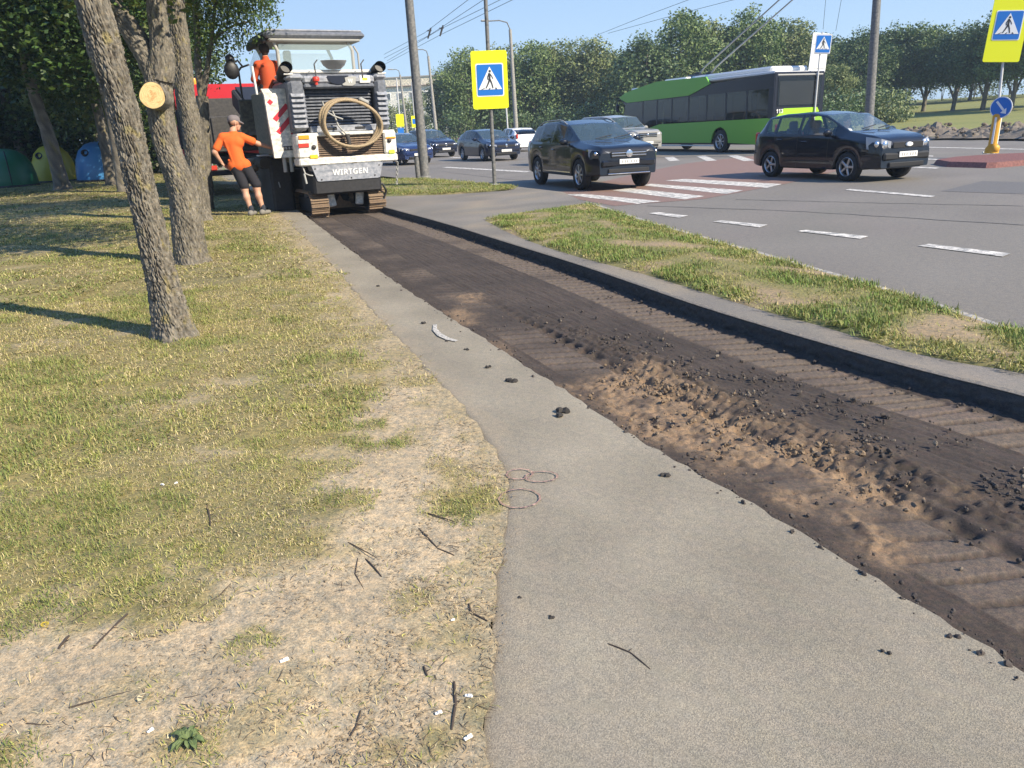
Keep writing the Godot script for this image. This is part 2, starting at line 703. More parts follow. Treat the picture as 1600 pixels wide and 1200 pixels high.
func make_lines() -> void:
	E0 = [Vector2(-0.18, 3.0), Vector2(-0.12, -0.5)] + gl([[750, 1200], [768, 1000], [775, 880], [790, 790], [788, 735], [742, 662], [660, 575], [560, 465], [490, 385], [440, 340]]) + [Vector2(-5.4, -18.0), Vector2(-7.4, -23.0), Vector2(-10.4, -30.0), Vector2(-16, -42), Vector2(-32, -72), Vector2(-70, -140)]
	E1 = [Vector2(2.7, 3.0), Vector2(1.75, 0.2)] + gl([[1600, 1048], [1400, 925], [1200, 800], [1000, 690], [880, 610], [780, 545], [700, 495], [600, 430], [520, 370], [487, 345]])
	E1.append(E1[-1] + (E1[-1] - E1[-3]).normalized() * 5.0)
	ST = [Vector2(5.2, 3.2), Vector2(3.6, -1.0), Vector2(2.95, -2.55)] + gl([[1600, 619], [1425, 577], [1250, 527], [1100, 482], [1000, 447], [905, 414], [800, 382], [695, 349], [607, 326]])
	ST.append(ST[-1] + (ST[-1] - ST[-3]).normalized() * 5.0)
	E1 = rounded(E1)
	ST = rounded(ST)
	E0 = rounded(E0, 1)
	E4 = [Vector2(5.8, 3.2), Vector2(4.1, -1.0), Vector2(3.2, -2.7)] + gl([[1600, 582], [1490, 566], [1381, 541], [1294, 512], [1206, 490], [1119, 463], [1000, 426], [887, 398], [800, 367], [757, 344]])
	KB = [Vector2(6.6, 3.2), Vector2(4.9, -1.0), Vector2(3.6, -3.2)] + gl([[1600, 529], [1556, 512], [1425, 468], [1294, 429], [1180, 396], [1022, 352], [926, 320]])
	E4 = rounded(E4, 1)
	KB = rounded(KB, 1)
	far_kerb = [Vector2(45, 12), Vector2(30, -10)] + gl([[1600, 217], [1430, 218]], ROAD_Y) + [Vector2(10.5, -58), Vector2(2.0, -78), Vector2(-9, -100), Vector2(-26, -130), Vector2(-90, -240)]
	bare_poly = PackedVector2Array([Vector2(-2.2, 0.2)] + gl([[-150, 1060], [0, 1000], [120, 955], [250, 955], [330, 930], [465, 870], [490, 790], [545, 700], [590, 620], [650, 600], [775, 720], [790, 800], [772, 1000], [755, 1200]]) + [Vector2(-0.12, 0.2)])
	for t in [[730, 785, 0.17, 1.0], [390, 1015, 0.07, 0.8], [655, 1018, 0.035, 0.9], [300, 1180, 0.09, 0.6], [10, 1195, 0.06, 1.0], [690, 1165, 0.06, 0.8], [600, 1180, 0.05, 0.7], [250, 970, 0.11, 0.6], [530, 795, 0.12, 0.9], [720, 890, 0.05, 0.5], [640, 930, 0.05, 0.35], [460, 1080, 0.1, 0.3], [200, 1100, 0.1, 0.3], [410, 1150, 0.1, 0.45], [560, 1090, 0.07, 0.25]]:
		var q := gp(t[0], t[1])
		tufts.append([Vector2(q.x, q.z), t[2], t[3]])
	for s in [[[880, 603], [985, 572], [1050, 590], [1160, 650], [1290, 708], [1400, 765], [1470, 815], [1400, 800], [1290, 770], [1230, 735], [1130, 735], [1050, 690], [965, 650]], [[1190, 760], [1290, 775], [1250, 795]], [[1330, 800], [1420, 850], [1400, 880], [1330, 850]],
			[[685, 492], [720, 478], [752, 490], [735, 508], [700, 508]], [[758, 542], [790, 540], [788, 553], [765, 553]], [[715, 462], [745, 460], [750, 474], [728, 474]]]:
		sand_polys.append(PackedVector2Array(gl(s, BED_Y)))


func build_ground() -> void:
	# the land itself, far out
	var mb := MB.new()
	var ring := [2.0, 60.0, 200.0, 600.0, 2500.0]
	mb.col = Color(0.11, 0.105, 0.045)
	for k in 4:
		for j in 32:
			var a := TAU * j / 32
			var b := TAU * (j + 1) / 32
			mb.quadn(Vector3(cos(a) * ring[k], -0.5, sin(a) * ring[k]), Vector3(cos(b) * ring[k], -0.5, sin(b) * ring[k]), Vector3(cos(b) * ring[k + 1], -0.5, sin(b) * ring[k + 1]), Vector3(cos(a) * ring[k + 1], -0.5, sin(a) * ring[k + 1]), Vector3.UP, Vector3.UP, Vector3.UP, Vector3.UP)
	struct(mb, "ground", M.soil)

	# lawn under the trees
	var rows := along(E0, 0.02, 0.012)
	var ds := [0.0]
	while ds[-1] < 70.0:
		ds.append(ds[-1] + 0.03 + 0.035 * ds[-1])
	var p := PackedVector3Array()
	var c := PackedColorArray()
	for r in rows:
		for d in ds:
			var x: float = r.x - d
			var z: float = r.y
			if d == 0.0:
				x += 0.012 + noise_b.get_noise_2d(5.0, z * 6.0) * 0.03
			p.append(Vector3(x, lawn_y(x, z), z))
			var b := bareness(x, z) if absf(z) < 30.0 else 0.0
			var w := noise_b.get_noise_2d(x * 1.7, z * 1.7)
			var soil := Color(0.36 + 0.07 * w, 0.288 + 0.055 * w, 0.188 + 0.035 * w)
			var wg := noise_a.get_noise_2d(x * 0.5, z * 0.5)
			var turf := Color(0.2 + 0.05 * wg, 0.168 + 0.03 * wg, 0.068)
			c.append(turf.lerp(soil, b))
	structure("lawn", grid_mesh(rows.size(), ds.size(), p, c, M.soil))

	# footpath strip that is left standing
	rows = along(E0.slice(0, E0.size() - 3), 0.03, 0.01)
	p = PackedVector3Array()
	c = PackedColorArray()
	var nj := 30
	for r in rows:
		var x1 := x_at(E1, r.y)
		if r.y < E1[-1].y:
			x1 = r.x + 4.0
		for j in nj:
			var t := float(j) / (nj - 1)
			var x := lerpf(r.x, x1, t)
			var z: float = r.y
			var wob := noise_b.get_noise_2d(x * 7.0, z * 7.0)
			if t >= 1.0:
				x += wob * 0.025
			p.append(Vector3(x, 0.004 + 0.004 * noise_a.get_noise_2d(x * 0.7, z * 0.7) - (0.01 if t <= 0.0 else 0.0), z))
			var g := 0.212 + 0.045 * noise_a.get_noise_2d(x * 0.9, z * 0.9) + 0.026 * noise_b.get_noise_2d(x * 2.0, z * 2.0)
			var col := Color(g * 1.17, g * 1.03, g * 0.78)
			var dust := smooth01(0.18, 0.0, x - r.x + noise_b.get_noise_2d(x * 4.0, z * 4.0) * 0.12)
			col = col.lerp(Color(0.29, 0.24, 0.17), dust * 0.7)
			c.append(col)
	structure("footpath", grid_mesh(rows.size(), nj, p, c, M.path))

	build_bed()

	# upper path: a sliver beside the cut and the way to the crossing
	var up_poly := ST.duplicate()
	var e := gl([[600, 307], [700, 304], [790, 298], [802, 291]])
	up_poly.append_array([Vector2(-3.5, -20.0)])
	up_poly.append_array([e[0], e[1], e[2], e[3]])
	up_poly.append_array(gl([[880, 300], [905, 312], [926, 320]]))
	var back := E4.duplicate()
	back.reverse()
	up_poly.append_array(back)
	tiled("upper_path", PackedVector2Array(up_poly), 0.0, M.path, [[0.5, -23.0, 3.5, -5.0, 7.0]], func(p: Vector2) -> Color:
		var g := 0.165 + 0.035 * noise_a.get_noise_2d(p.x * 0.5, p.y * 0.5) + 0.03 * noise_b.get_noise_2d(p.x * 1.3, p.y * 1.3)
		return Color(g * 1.1, g, g * 0.86).lerp(Color(0.27, 0.225, 0.165), 0.7 * smooth01(0.05, 0.4, noise_b.get_noise_2d(p.x * 0.8 + 9.0, p.y * 0.8))))

	# road
	var road := KB.duplicate()
	road.append_array(gl([[905, 312], [880, 300], [802, 291], [780, 291], [680, 279], [600, 271]]) + [Vector2(-8.6, -32), Vector2(-19, -52), Vector2(-48, -104), Vector2(-110, -225)])
	var fk := far_kerb.duplicate()
	fk.reverse()
	road.append_array(fk)
	tiled_road(PackedVector2Array(road))

	# verges
	verge("verge", E4, KB, 0.012)
	var near2 := [Vector2(-8.3, -31.8), Vector2(-3.75, -24.6)] + gl([[680, 280], [780, 291], [800, 292]])
	var far2 := [Vector2(-9.6, -30.5), Vector2(-5.2, -21.8)] + gl([[600, 307], [700, 304], [795, 297]])
	verge("verge", far2, near2, 0.02)

	# kerbs
	kerb(KB, 0.012)
	kerb([near2[0], near2[1], near2[2], near2[3], near2[4]], 0.015)
	kerb(far_kerb, 0.02)

	# park beyond the far kerb
	rows = along(far_kerb, 0.6, 0.02)
	ds = [0.12]
	while ds[-1] < 300.0:
		ds.append(ds[-1] + 0.5 + 0.06 * ds[-1])
	p = PackedVector3Array()
	c = PackedColorArray()
	for r in rows:
		for d in ds:
			var x: float = r.x + d
			var z: float = r.y
			p.append(Vector3(x, field_y(x, z), z))
			var wg := noise_a.get_noise_2d(x * 0.25, z * 0.25)
			var wl := noise_b.get_noise_2d(x * 0.8, z * 0.8)
			c.append(Color(0.19 + 0.045 * wg + 0.02 * wl, 0.195 + 0.03 * wg + 0.02 * wl, 0.055 + 0.01 * wg))
	structure("park_lawn", grid_mesh(rows.size(), ds.size(), p, c, M.soil))
	# its walk
	rows = along(far_kerb.slice(0, 7), 1.0, 0.02)
	p = PackedVector3Array()
	c = PackedColorArray()
	for r in rows:
		for d in [4.4, 5.0, 5.8, 6.6]:
			p.append(Vector3(r.x + d, field_y(r.x + d, r.y) + 0.035, r.y))
			c.append(Color(0.34, 0.32, 0.28))
	structure("park_walk", grid_mesh(rows.size(), 4, p, c, M.path))


func tiled_road(poly: PackedVector2Array) -> void:
	# the carriageway: worn lanes and old repairs differ in tone
	var along_dir := Vector2(-0.42, -0.907)
	var side := Vector2(-along_dir.y, along_dir.x)
	tiled("road", poly, ROAD_Y, M.road, [[1.0, -45.0, 10.0, -12.0, 36.0], [6.0, -249.0, -45.0, -122.0, 40.0]], func(p: Vector2) -> Color:
		var s := p.dot(along_dir)
		var t := p.dot(side)
		var g := 0.15 + 0.022 * noise_a.get_noise_2d(s * 0.12, t * 0.9) + 0.016 * noise_b.get_noise_2d(p.x * 0.35, p.y * 0.35) + 0.012 * noise_b.get_noise_2d(s * 0.03, t * 3.0)
		return Color(g * 1.14, g * 1.03, g * 0.88))


func tiled(called: String, poly: PackedVector2Array, y: float, m: Material, sizes: Array, tone: Callable) -> void:
	# a level sheet cut into squares whose corners carry the tone of the ground
	var mb := MB.new()
	for size in sizes:
		var z: float = size[1]
		while z < size[2] - 0.01:
			var x: float = size[3]
			while x < size[4]:
				var e: float = size[0]
				for c in Geometry2D.intersect_polygons(PackedVector2Array([Vector2(x, z), Vector2(x + e, z), Vector2(x + e, z + e), Vector2(x, z + e)]), poly):
					var idx := Geometry2D.triangulate_polygon(c)
					for k in range(0, idx.size(), 3):
						var at := mb.c.size()
						mb.tri(v3(c[idx[k]], y), v3(c[idx[k + 1]], y), v3(c[idx[k + 2]], y), Vector3.UP, Vector3.UP, Vector3.UP)
						for i in range(at, mb.c.size()):
							mb.c[i] = tone.call(Vector2(mb.v[i].x, mb.v[i].z))
				x += size[0]
			z += size[0]
	struct(mb, called, m)


func verge(called: String, left: Array, right: Array, y: float) -> void:
	var a := resample(left, 90)
	var b := resample(right, 90)
	var p := PackedVector3Array()
	var c := PackedColorArray()
	for i in 90:
		for j in 14:
			var q: Vector2 = a[i].lerp(b[i], j / 13.0)
			var h := y + 0.03 * sin(PI * j / 13.0) + 0.02 * noise_b.get_noise_2d(q.x * 2.0, q.y * 2.0) * sin(PI * j / 13.0)
			p.append(Vector3(q.x, h - (0.02 if j == 0 else 0.0), q.y))
			var w := noise_b.get_noise_2d(q.x * 1.2, q.y * 1.2)
			c.append(Color(0.18 + 0.05 * w, 0.165 + 0.02 * w, 0.06).lerp(Color(0.27, 0.2, 0.12), smooth01(0.15, 0.45, w)))
	structure(called, grid_mesh(90, 14, p, c, M.soil))


func resample(poly: Array, n: int) -> Array:
	var tot := 0.0
	for k in poly.size() - 1:
		tot += poly[k].distance_to(poly[k + 1])
	var out := []
	var k := 0
	var acc := 0.0
	for i in n:
		var want := tot * i / (n - 1)
		while k < poly.size() - 2 and acc + poly[k].distance_to(poly[k + 1]) < want:
			acc += poly[k].distance_to(poly[k + 1])
			k += 1
		var seg: float = maxf(poly[k].distance_to(poly[k + 1]), 1e-6)
		out.append(poly[k].lerp(poly[k + 1], clampf((want - acc) / seg, 0.0, 1.0)))
	return out


func kerb(line: Array, y: float) -> void:
	# kerb stones in a row on the road's edge; one mesh, joints too fine to see from here
	var mb := MB.new()
	var pts := resample(line, maxi(8, int(line.size() * 6)))
	for k in pts.size() - 1:
		var a: Vector2 = pts[k]
		var b: Vector2 = pts[k + 1]
		var d := (b - a).normalized()
		var s := Vector2(-d.y, d.x) * 0.075
		var ln := a.distance_to(b)
		var mid := (a + b) * 0.5
		mb.box(Vector3(mid.x, y - 0.11, mid.y), Vector3(ln * 0.998, 0.22, 0.15), 0.012, Basis(Vector3.UP, turn_of(d)))
	struct(mb, "kerb", M.kerb)


func build_bed() -> void:
	var left := along(E1, 0.009, 0.0015)
	var nj := 130
	var p := PackedVector3Array()
	var c := PackedColorArray()
	var wall_p := PackedVector3Array()
	var wall_c := PackedColorArray()
	var lip_p := PackedVector3Array()
	var s := 0.0
	var used := 0
	for i in left.size():
		var a: Vector2 = left[i]
		if i > 0:
			s += a.distance_to(left[i - 1])
		var d: Vector2 = (left[mini(i + 6, left.size() - 1)] - left[maxi(i - 6, 0)]).normalized()
		var across := Vector2(-d.y, d.x)
		var b := a + across * 1.8
		for k in ST.size() - 1:
			var hit = Geometry2D.segment_intersects_segment(a, a + across * 4.0, ST[k], ST[k + 1])
			if hit != null:
				b = hit
				break
		var wid := a.distance_to(b)
		used += 1
		var z0 := a.y
		for j in nj:
			var t := float(j) / (nj - 1)
			var q := a.lerp(b, t)
			var x := q.x
			var z := q.y
			var near := smooth01(9.0, 3.0, -z)
			var n1 := noise_b.get_noise_2d(x * 3.0, z * 3.0)
			var n2 := noise_b.get_noise_2d(x * 14.0, z * 14.0)
			var n3 := noise_a.get_noise_2d(x * 0.9, z * 0.9)
			# scoring by the drum: fine along the way, changing across it
			var streak := noise_b.get_noise_2d(t * wid * 42.0, s * 0.9)
			var h := BED_Y + 0.006 * n1 + 0.0025 * n2 + 0.009 * streak * smooth01(0.25, 0.36, t) * smooth01(0.78, 0.72, t)
			var tone := 0.042 + 0.012 * n3 + 0.008 * n1 + 0.009 * streak
			var col := Color(tone * 1.32, tone * 1.0, tone * 0.8)
			var sand := -1.0
			for sp in sand_polys:
				sand = maxf(sand, inside_by(q, sp))
			sand += 0.1 * n1 + 0.05 * n2 + 0.07 * n3
			var sw := smooth01(-0.1, 0.1, sand)
			# prints of the crawler tracks: a row of pads with ridges between
			for band in [[0.235, 0.2], [0.865, 0.2]]:
				var off: float = (t - band[0]) * wid
				if absf(off) < 0.17:
					var ph := fposmod((s + off * 0.32) / 0.142, 1.0)
					var pad := smooth01(0.0, 0.05, ph) * smooth01(0.84, 0.79, ph) * smooth01(0.165, 0.15, absf(off))
					var keep := clampf(0.75 + 0.9 * n3 + (0.3 if band[0] > 0.5 else -0.35), 0.0, 1.0) * (1.0 - 0.7 * sw)
					h += (0.003 * pad - 0.016 * (1.0 - pad) * smooth01(0.17, 0.155, absf(off)) + 0.008 * smooth01(0.15, 0.165, absf(off))) * keep
					col = col.lerp(Color(0.135, 0.105, 0.082), pad * keep * 0.92)
			# broken edge beside the left track: holes punched by the pad ends
			var rut := (t - 0.352) * wid
			if absf(rut) < 0.09 and z > -7.5:
				var ph2 := fposmod(s / 0.155 + 0.3 * n3, 1.0)
				h -= 0.03 * smooth01(0.055, 0.02, absf(rut)) * smooth01(0.05, 0.3, ph2) * smooth01(0.95, 0.7, ph2) * smooth01(-7.5, -5.0, z)
			# torn ground
			var torn := smooth01(0.0, 0.14, sand + 0.06) * near
			var r1 := 1.0 - absf(noise_r.get_noise_2d(x * 5.0, z * 5.0)) * 2.0
			var n4 := noise_r.get_noise_2d(x * 19.0, z * 19.0)
			h += torn * (0.014 * n4 + 0.028 * r1 * noise_b.get_noise_2d(x * 6.0 + 9.0, z * 6.0) + 0.012 * n2)
			var ridge := smooth01(0.22, 0.02, absf((t - 0.47 - 0.04 * n3) * wid)) * smooth01(-6.6, -4.6, z)
			h += ridge * (0.018 + 0.016 * n4 + 0.028 * absf(noise_r.get_noise_2d(x * 7.0, z * 7.0)) + 0.014 * n2)
			var sc := Color(0.25, 0.168, 0.1).lerp(Color(0.19, 0.135, 0.088), smooth01(-0.3, 0.3, n2)).lerp(Color(0.09, 0.066, 0.05), smooth01(0.1, 0.5, noise_b.get_noise_2d(x * 4.0 + 50.0, z * 4.0)))
			col = col.lerp(sc, sw * 0.92)
			if ridge > 0.05 and z > -4.6:
				col = col.lerp(Color(0.15, 0.105, 0.066), 0.3 * ridge * smooth01(-0.1, 0.3, n1))
			# ledge left at the near cut
			var ledge := smooth01(0.1, 0.03, t * wid + 0.03 * n1 + 0.03 * n2)
			h = lerpf(h, -0.032 + 0.016 * n2 + 0.012 * noise_b.get_noise_2d(s * 1.0, 3.0), ledge)
			if t < 0.012:
				h = -0.018
			# crumbs at the foot of the far cut
			var foot := smooth01(0.12, 0.0, (1.0 - t) * wid)
			h += foot * (0.016 + 0.012 * n2)
			p.append(Vector3(x, h, z))
			c.append(col)
		# far cut face
		for k in 9:
			var f := k / 8.0
			var rough := 0.02 * noise_b.get_noise_2d(s * 8.0, f * 9.0) + 0.008 * noise_b.get_noise_2d(s * 30.0, f * 30.0)
			var q2 := b + across * (rough * sin(PI * clampf(f, 0.08, 1.0)) - 0.012 * (1.0 - f))
			var y := lerpf(BED_Y - 0.02, 0.0005, f)
			if k == 8:
				q2 = b + across * 0.006
			wall_p.append(Vector3(q2.x, y, q2.y))
			var wt := 0.056 + 0.018 * noise_b.get_noise_2d(s * 5.0, f * 4.0)
			wall_c.append(Color(wt * 1.05, wt, wt * 0.95))
		# crumbled rim of the upper path
		for k in 6:
			var f := k / 5.0
			var wv := 0.055 + 0.03 * noise_b.get_noise_2d(s * 4.0, 20.0)
			var q3 := b + across * (f * wv + 0.004 * noise_b.get_noise_2d(s * 40.0, f * 8.0))
			lip_p.append(Vector3(q3.x, 0.004 + 0.007 * sin(PI * f) * (0.6 + noise_b.get_noise_2d(s * 25.0, f * 6.0)) - (0.008 if k == 5 else 0.0), q3.y))
	structure("milled_bed", grid_mesh(used, nj, p, c, M.bed))
	structure("cut_face", grid_mesh(used, 9, wall_p, wall_c, M.bed, Vector3(-0.9, 0, 0.4)))
	var lip_c := PackedColorArray()
	lip_c.resize(lip_p.size())
	lip_c.fill(Color(0.175, 0.16, 0.14))
	structure("crumbled_rim", grid_mesh(used, 6, lip_p, lip_c, M.bed))


# ---------------------------------------------------------------- markings
func strip(called: String, quad_px: Array, m: Material, y: float, h := -0.1) -> void:
	flat(called, gl(quad_px, h), y, m)


func build_markings() -> void:
	var y := ROAD_Y
	# red surfacing of the crossing
	flat("red_surfacing", gl([[868, 302], [905, 312], [960, 322], [1100, 311], [1230, 287], [1330, 262], [1330, 244], [1180, 243], [1075, 255], [1000, 270]], y), y + 0.004, M.red_surface)
	for q in [[[879, 304], [912, 303.5], [1033, 315], [997, 319]], [[957, 298], [983, 294.5], [1101, 307], [1070, 312]], [[1002, 290], [1018, 287.5], [1161, 298], [1135, 303.5]], [[1039, 282.5], [1070, 280], [1222, 288], [1199, 294]],
			[[1038, 246], [1052, 245], [1062, 251], [1046, 252]], [[1088, 244.5], [1102, 243.5], [1120, 251], [1104, 252]], [[1136, 243.5], [1152, 242.5], [1180, 251], [1162, 252]]]:
		strip("crossing_stripe", q, M.paint_line, y + 0.008, y)
	for q in [[[1013, 334], [1027, 332], [1075, 337.5], [1062, 341]], [[1114, 347], [1127, 345], [1199, 352], [1187, 356]], [[1246, 362], [1259, 360], [1357, 370], [1344, 374]], [[1434, 385], [1451, 382], [1579, 397], [1567, 402]],
			[[1320, 297.5], [1328, 295.8], [1462, 306.5], [1455, 308.8]], [[1425, 262.5], [1432, 261], [1470, 262.5], [1462, 264]], [[1432, 249], [1440, 247.6], [1472, 249], [1466, 250.4]],
			[[690, 262], [700, 261], [830, 268], [822, 269.6]], [[700, 246], [708, 245.4], [722, 246.4], [716, 247.2]]]:
		strip("lane_line", q, M.paint_line, y + 0.008, y)
	strip("lane_line", [[1432, 229.5], [1600, 233], [1600, 234.2], [1432, 230.5]], M.paint_line, y + 0.008, y)
	strip("lane_line", [[1432, 242.5], [1458, 243.5], [1458, 245], [1432, 244]], M.paint_line, y + 0.008, y)
	# dark patch of a road repair
	strip("road_patch", [[1470, 299], [1535, 283], [1640, 286], [1640, 305]], textured("patch", [M.road.albedo_texture, M.road.normal_texture], 0.125, 0.118, 0.11, 0.9, 0.3, 0.8), y + 0.004, y)
	# sealed cracks in the road
	for q in [[[1010, 322], [1240, 330], [1600, 352]], [[1150, 312], [1400, 318], [1600, 322]], [[690, 268], [790, 280], [850, 284]]]:
		var pts := resample(gl(q, y), 24)
		var sm := MB.new()
		for k in 23:
			var d: Vector2 = (pts[k + 1] - pts[k]).normalized()
			var sd := Vector2(-d.y, d.x)
			var w0 := 0.02 + 0.012 * noise_b.get_noise_2d(k * 0.9, q[0][0])
			var w1 := 0.02 + 0.012 * noise_b.get_noise_2d((k + 1) * 0.9, q[0][0])
			var o0 := sd * 0.06 * noise_a.get_noise_2d(k * 0.5, q[0][1])
			var o1 := sd * 0.06 * noise_a.get_noise_2d((k + 1) * 0.5, q[0][1])
			sm.quadn(v3(pts[k] + o0 - sd * w0, y + 0.005), v3(pts[k] + o0 + sd * w0, y + 0.005), v3(pts[k + 1] + o1 + sd * w1, y + 0.005), v3(pts[k + 1] + o1 - sd * w1, y + 0.005), Vector3.UP, Vector3.UP, Vector3.UP, Vector3.UP)
		struct(sm, "sealed_crack", M.patch)
	# what is left of a white symbol on the footpath
	var mb := MB.new()
	var pts := [[677, 509], [676, 518], [684, 527], [697, 533], [712, 536], [716, 534], [702, 530], [690, 523], [683, 516], [683, 509]]
	var poly := PackedVector2Array(gl(pts))
	var idx := Geometry2D.triangulate_polygon(poly)
	for k in range(0, idx.size(), 3):
		mb.tri(v3(poly[idx[k]], 0.011), v3(poly[idx[k + 1]], 0.011), v3(poly[idx[k + 2]], 0.011), Vector3.UP, Vector3.UP, Vector3.UP)
	struct(mb, "painted_symbol", M.old_paint)
	# sprayed survey rings
	mb = MB.new()
	for r in [[846, 748, 0.062, 0.045], [812, 744, 0.05, 0.045], [812, 782, 0.075, 0.075]]:
		var q := gp(r[0], r[1])
		for j in 40:
			var a := TAU * j / 40
			var b := TAU * (j + 1) / 40
			var w := 0.006 + 0.002 * sin(j * 1.7)
			var o := []
			for k in [[a, 0.0], [b, 0.0], [b, w], [a, w]]:
				o.append(Vector3(q.x + cos(k[0]) * (r[2] + k[1]), 0.011, q.z + sin(k[0]) * (r[3] + k[1])))
			mb.quadn(o[0], o[1], o[2], o[3], Vector3.UP, Vector3.UP, Vector3.UP, Vector3.UP)
	struct(mb, "survey_marks", M.pink_paint)


# ---------------------------------------------------------------- plants
func blade_mesh(sd: int, count: int, half: float, len0: float, len1: float, lie: float, palette: Array, width := 0.0016) -> ArrayMesh:
	# a square of turf, 2 x half wide
	var r := RandomNumberGenerator.new()
	r.seed = sd
	var mb := MB.new()
	for k in count:
		var base := Vector3(r.randf_range(-half, half), -0.004, r.randf_range(-half, half))
		var ln := r.randf_range(len0, len1)
		var dir := r.randf() * TAU
		var tilt := r.randf_range(0.2, 0.9) if r.randf() > lie else r.randf_range(1.1, 1.6)
		var out := Vector3(cos(dir), 0, sin(dir))
		var mid := base + (Vector3.UP * cos(tilt * 0.75) + out * sin(tilt * 0.75)) * ln * 0.55
		mid.y = maxf(mid.y, 0.002)
		var tip := mid + (Vector3.UP * cos(tilt * 1.3) + out * sin(tilt * 1.3)) * ln * 0.45
		tip.y = maxf(tip.y, 0.002)
		var side := Vector3(-out.z, r.randf_range(-0.5, 0.5), out.x).normalized() * width * r.randf_range(0.6, 1.4)
		var col: Color = palette[r.randi() % palette.size()]
		var j := r.randf_range(0.75, 1.25)
		mb.col = Color(col.r * j, col.g * j, col.b * j)
		mb.quad(base - side, base + side, mid + side * 0.8, mid - side * 0.8)
		mb.tri(mid - side * 0.8, mid + side * 0.8, tip)
	return mb.mesh(M.blade)


func scatter(called: String, label: String, mesh: Mesh, xs: Array, category := "grass") -> MultiMeshInstance3D:
	var mm := MultiMesh.new()
	mm.transform_format = MultiMesh.TRANSFORM_3D
	mm.mesh = mesh
	mm.instance_count = xs.size()
	for k in xs.size():
		mm.set_instance_transform(k, xs[k])
	var o := MultiMeshInstance3D.new()
	o.multimesh = mm
	o.name = numbered(called)
	add_child(o)
	tag(o, label, category)
	o.set_meta("kind", "stuff")
	return o


const STRAW := [Color(0.52, 0.43, 0.22), Color(0.42, 0.34, 0.16), Color(0.6, 0.5, 0.3), Color(0.26, 0.19, 0.1), Color(0.38, 0.33, 0.13), Color(0.33, 0.31, 0.09), Color(0.24, 0.25, 0.06)]
const MIXED := [Color(0.5, 0.42, 0.2), Color(0.38, 0.33, 0.13), Color(0.27, 0.28, 0.07), Color(0.2, 0.23, 0.05), Color(0.34, 0.32, 0.1)]
const GREEN := [Color(0.15, 0.19, 0.045), Color(0.19, 0.225, 0.055), Color(0.12, 0.155, 0.035), Color(0.24, 0.25, 0.07), Color(0.38, 0.33, 0.14), Color(0.32, 0.29, 0.11)]


func spot(x: float, y: float, z: float, s: float, lean := 0.15, tall := 99.0) -> Transform3D:
	var b := Basis(Vector3.UP, rng.randf() * TAU) * Basis(Vector3.RIGHT, rng.randf_range(-lean, lean))
	return Transform3D(b.scaled(Vector3(s, minf(s, tall) * rng.randf_range(0.8, 1.2), s)), Vector3(x, y, z))


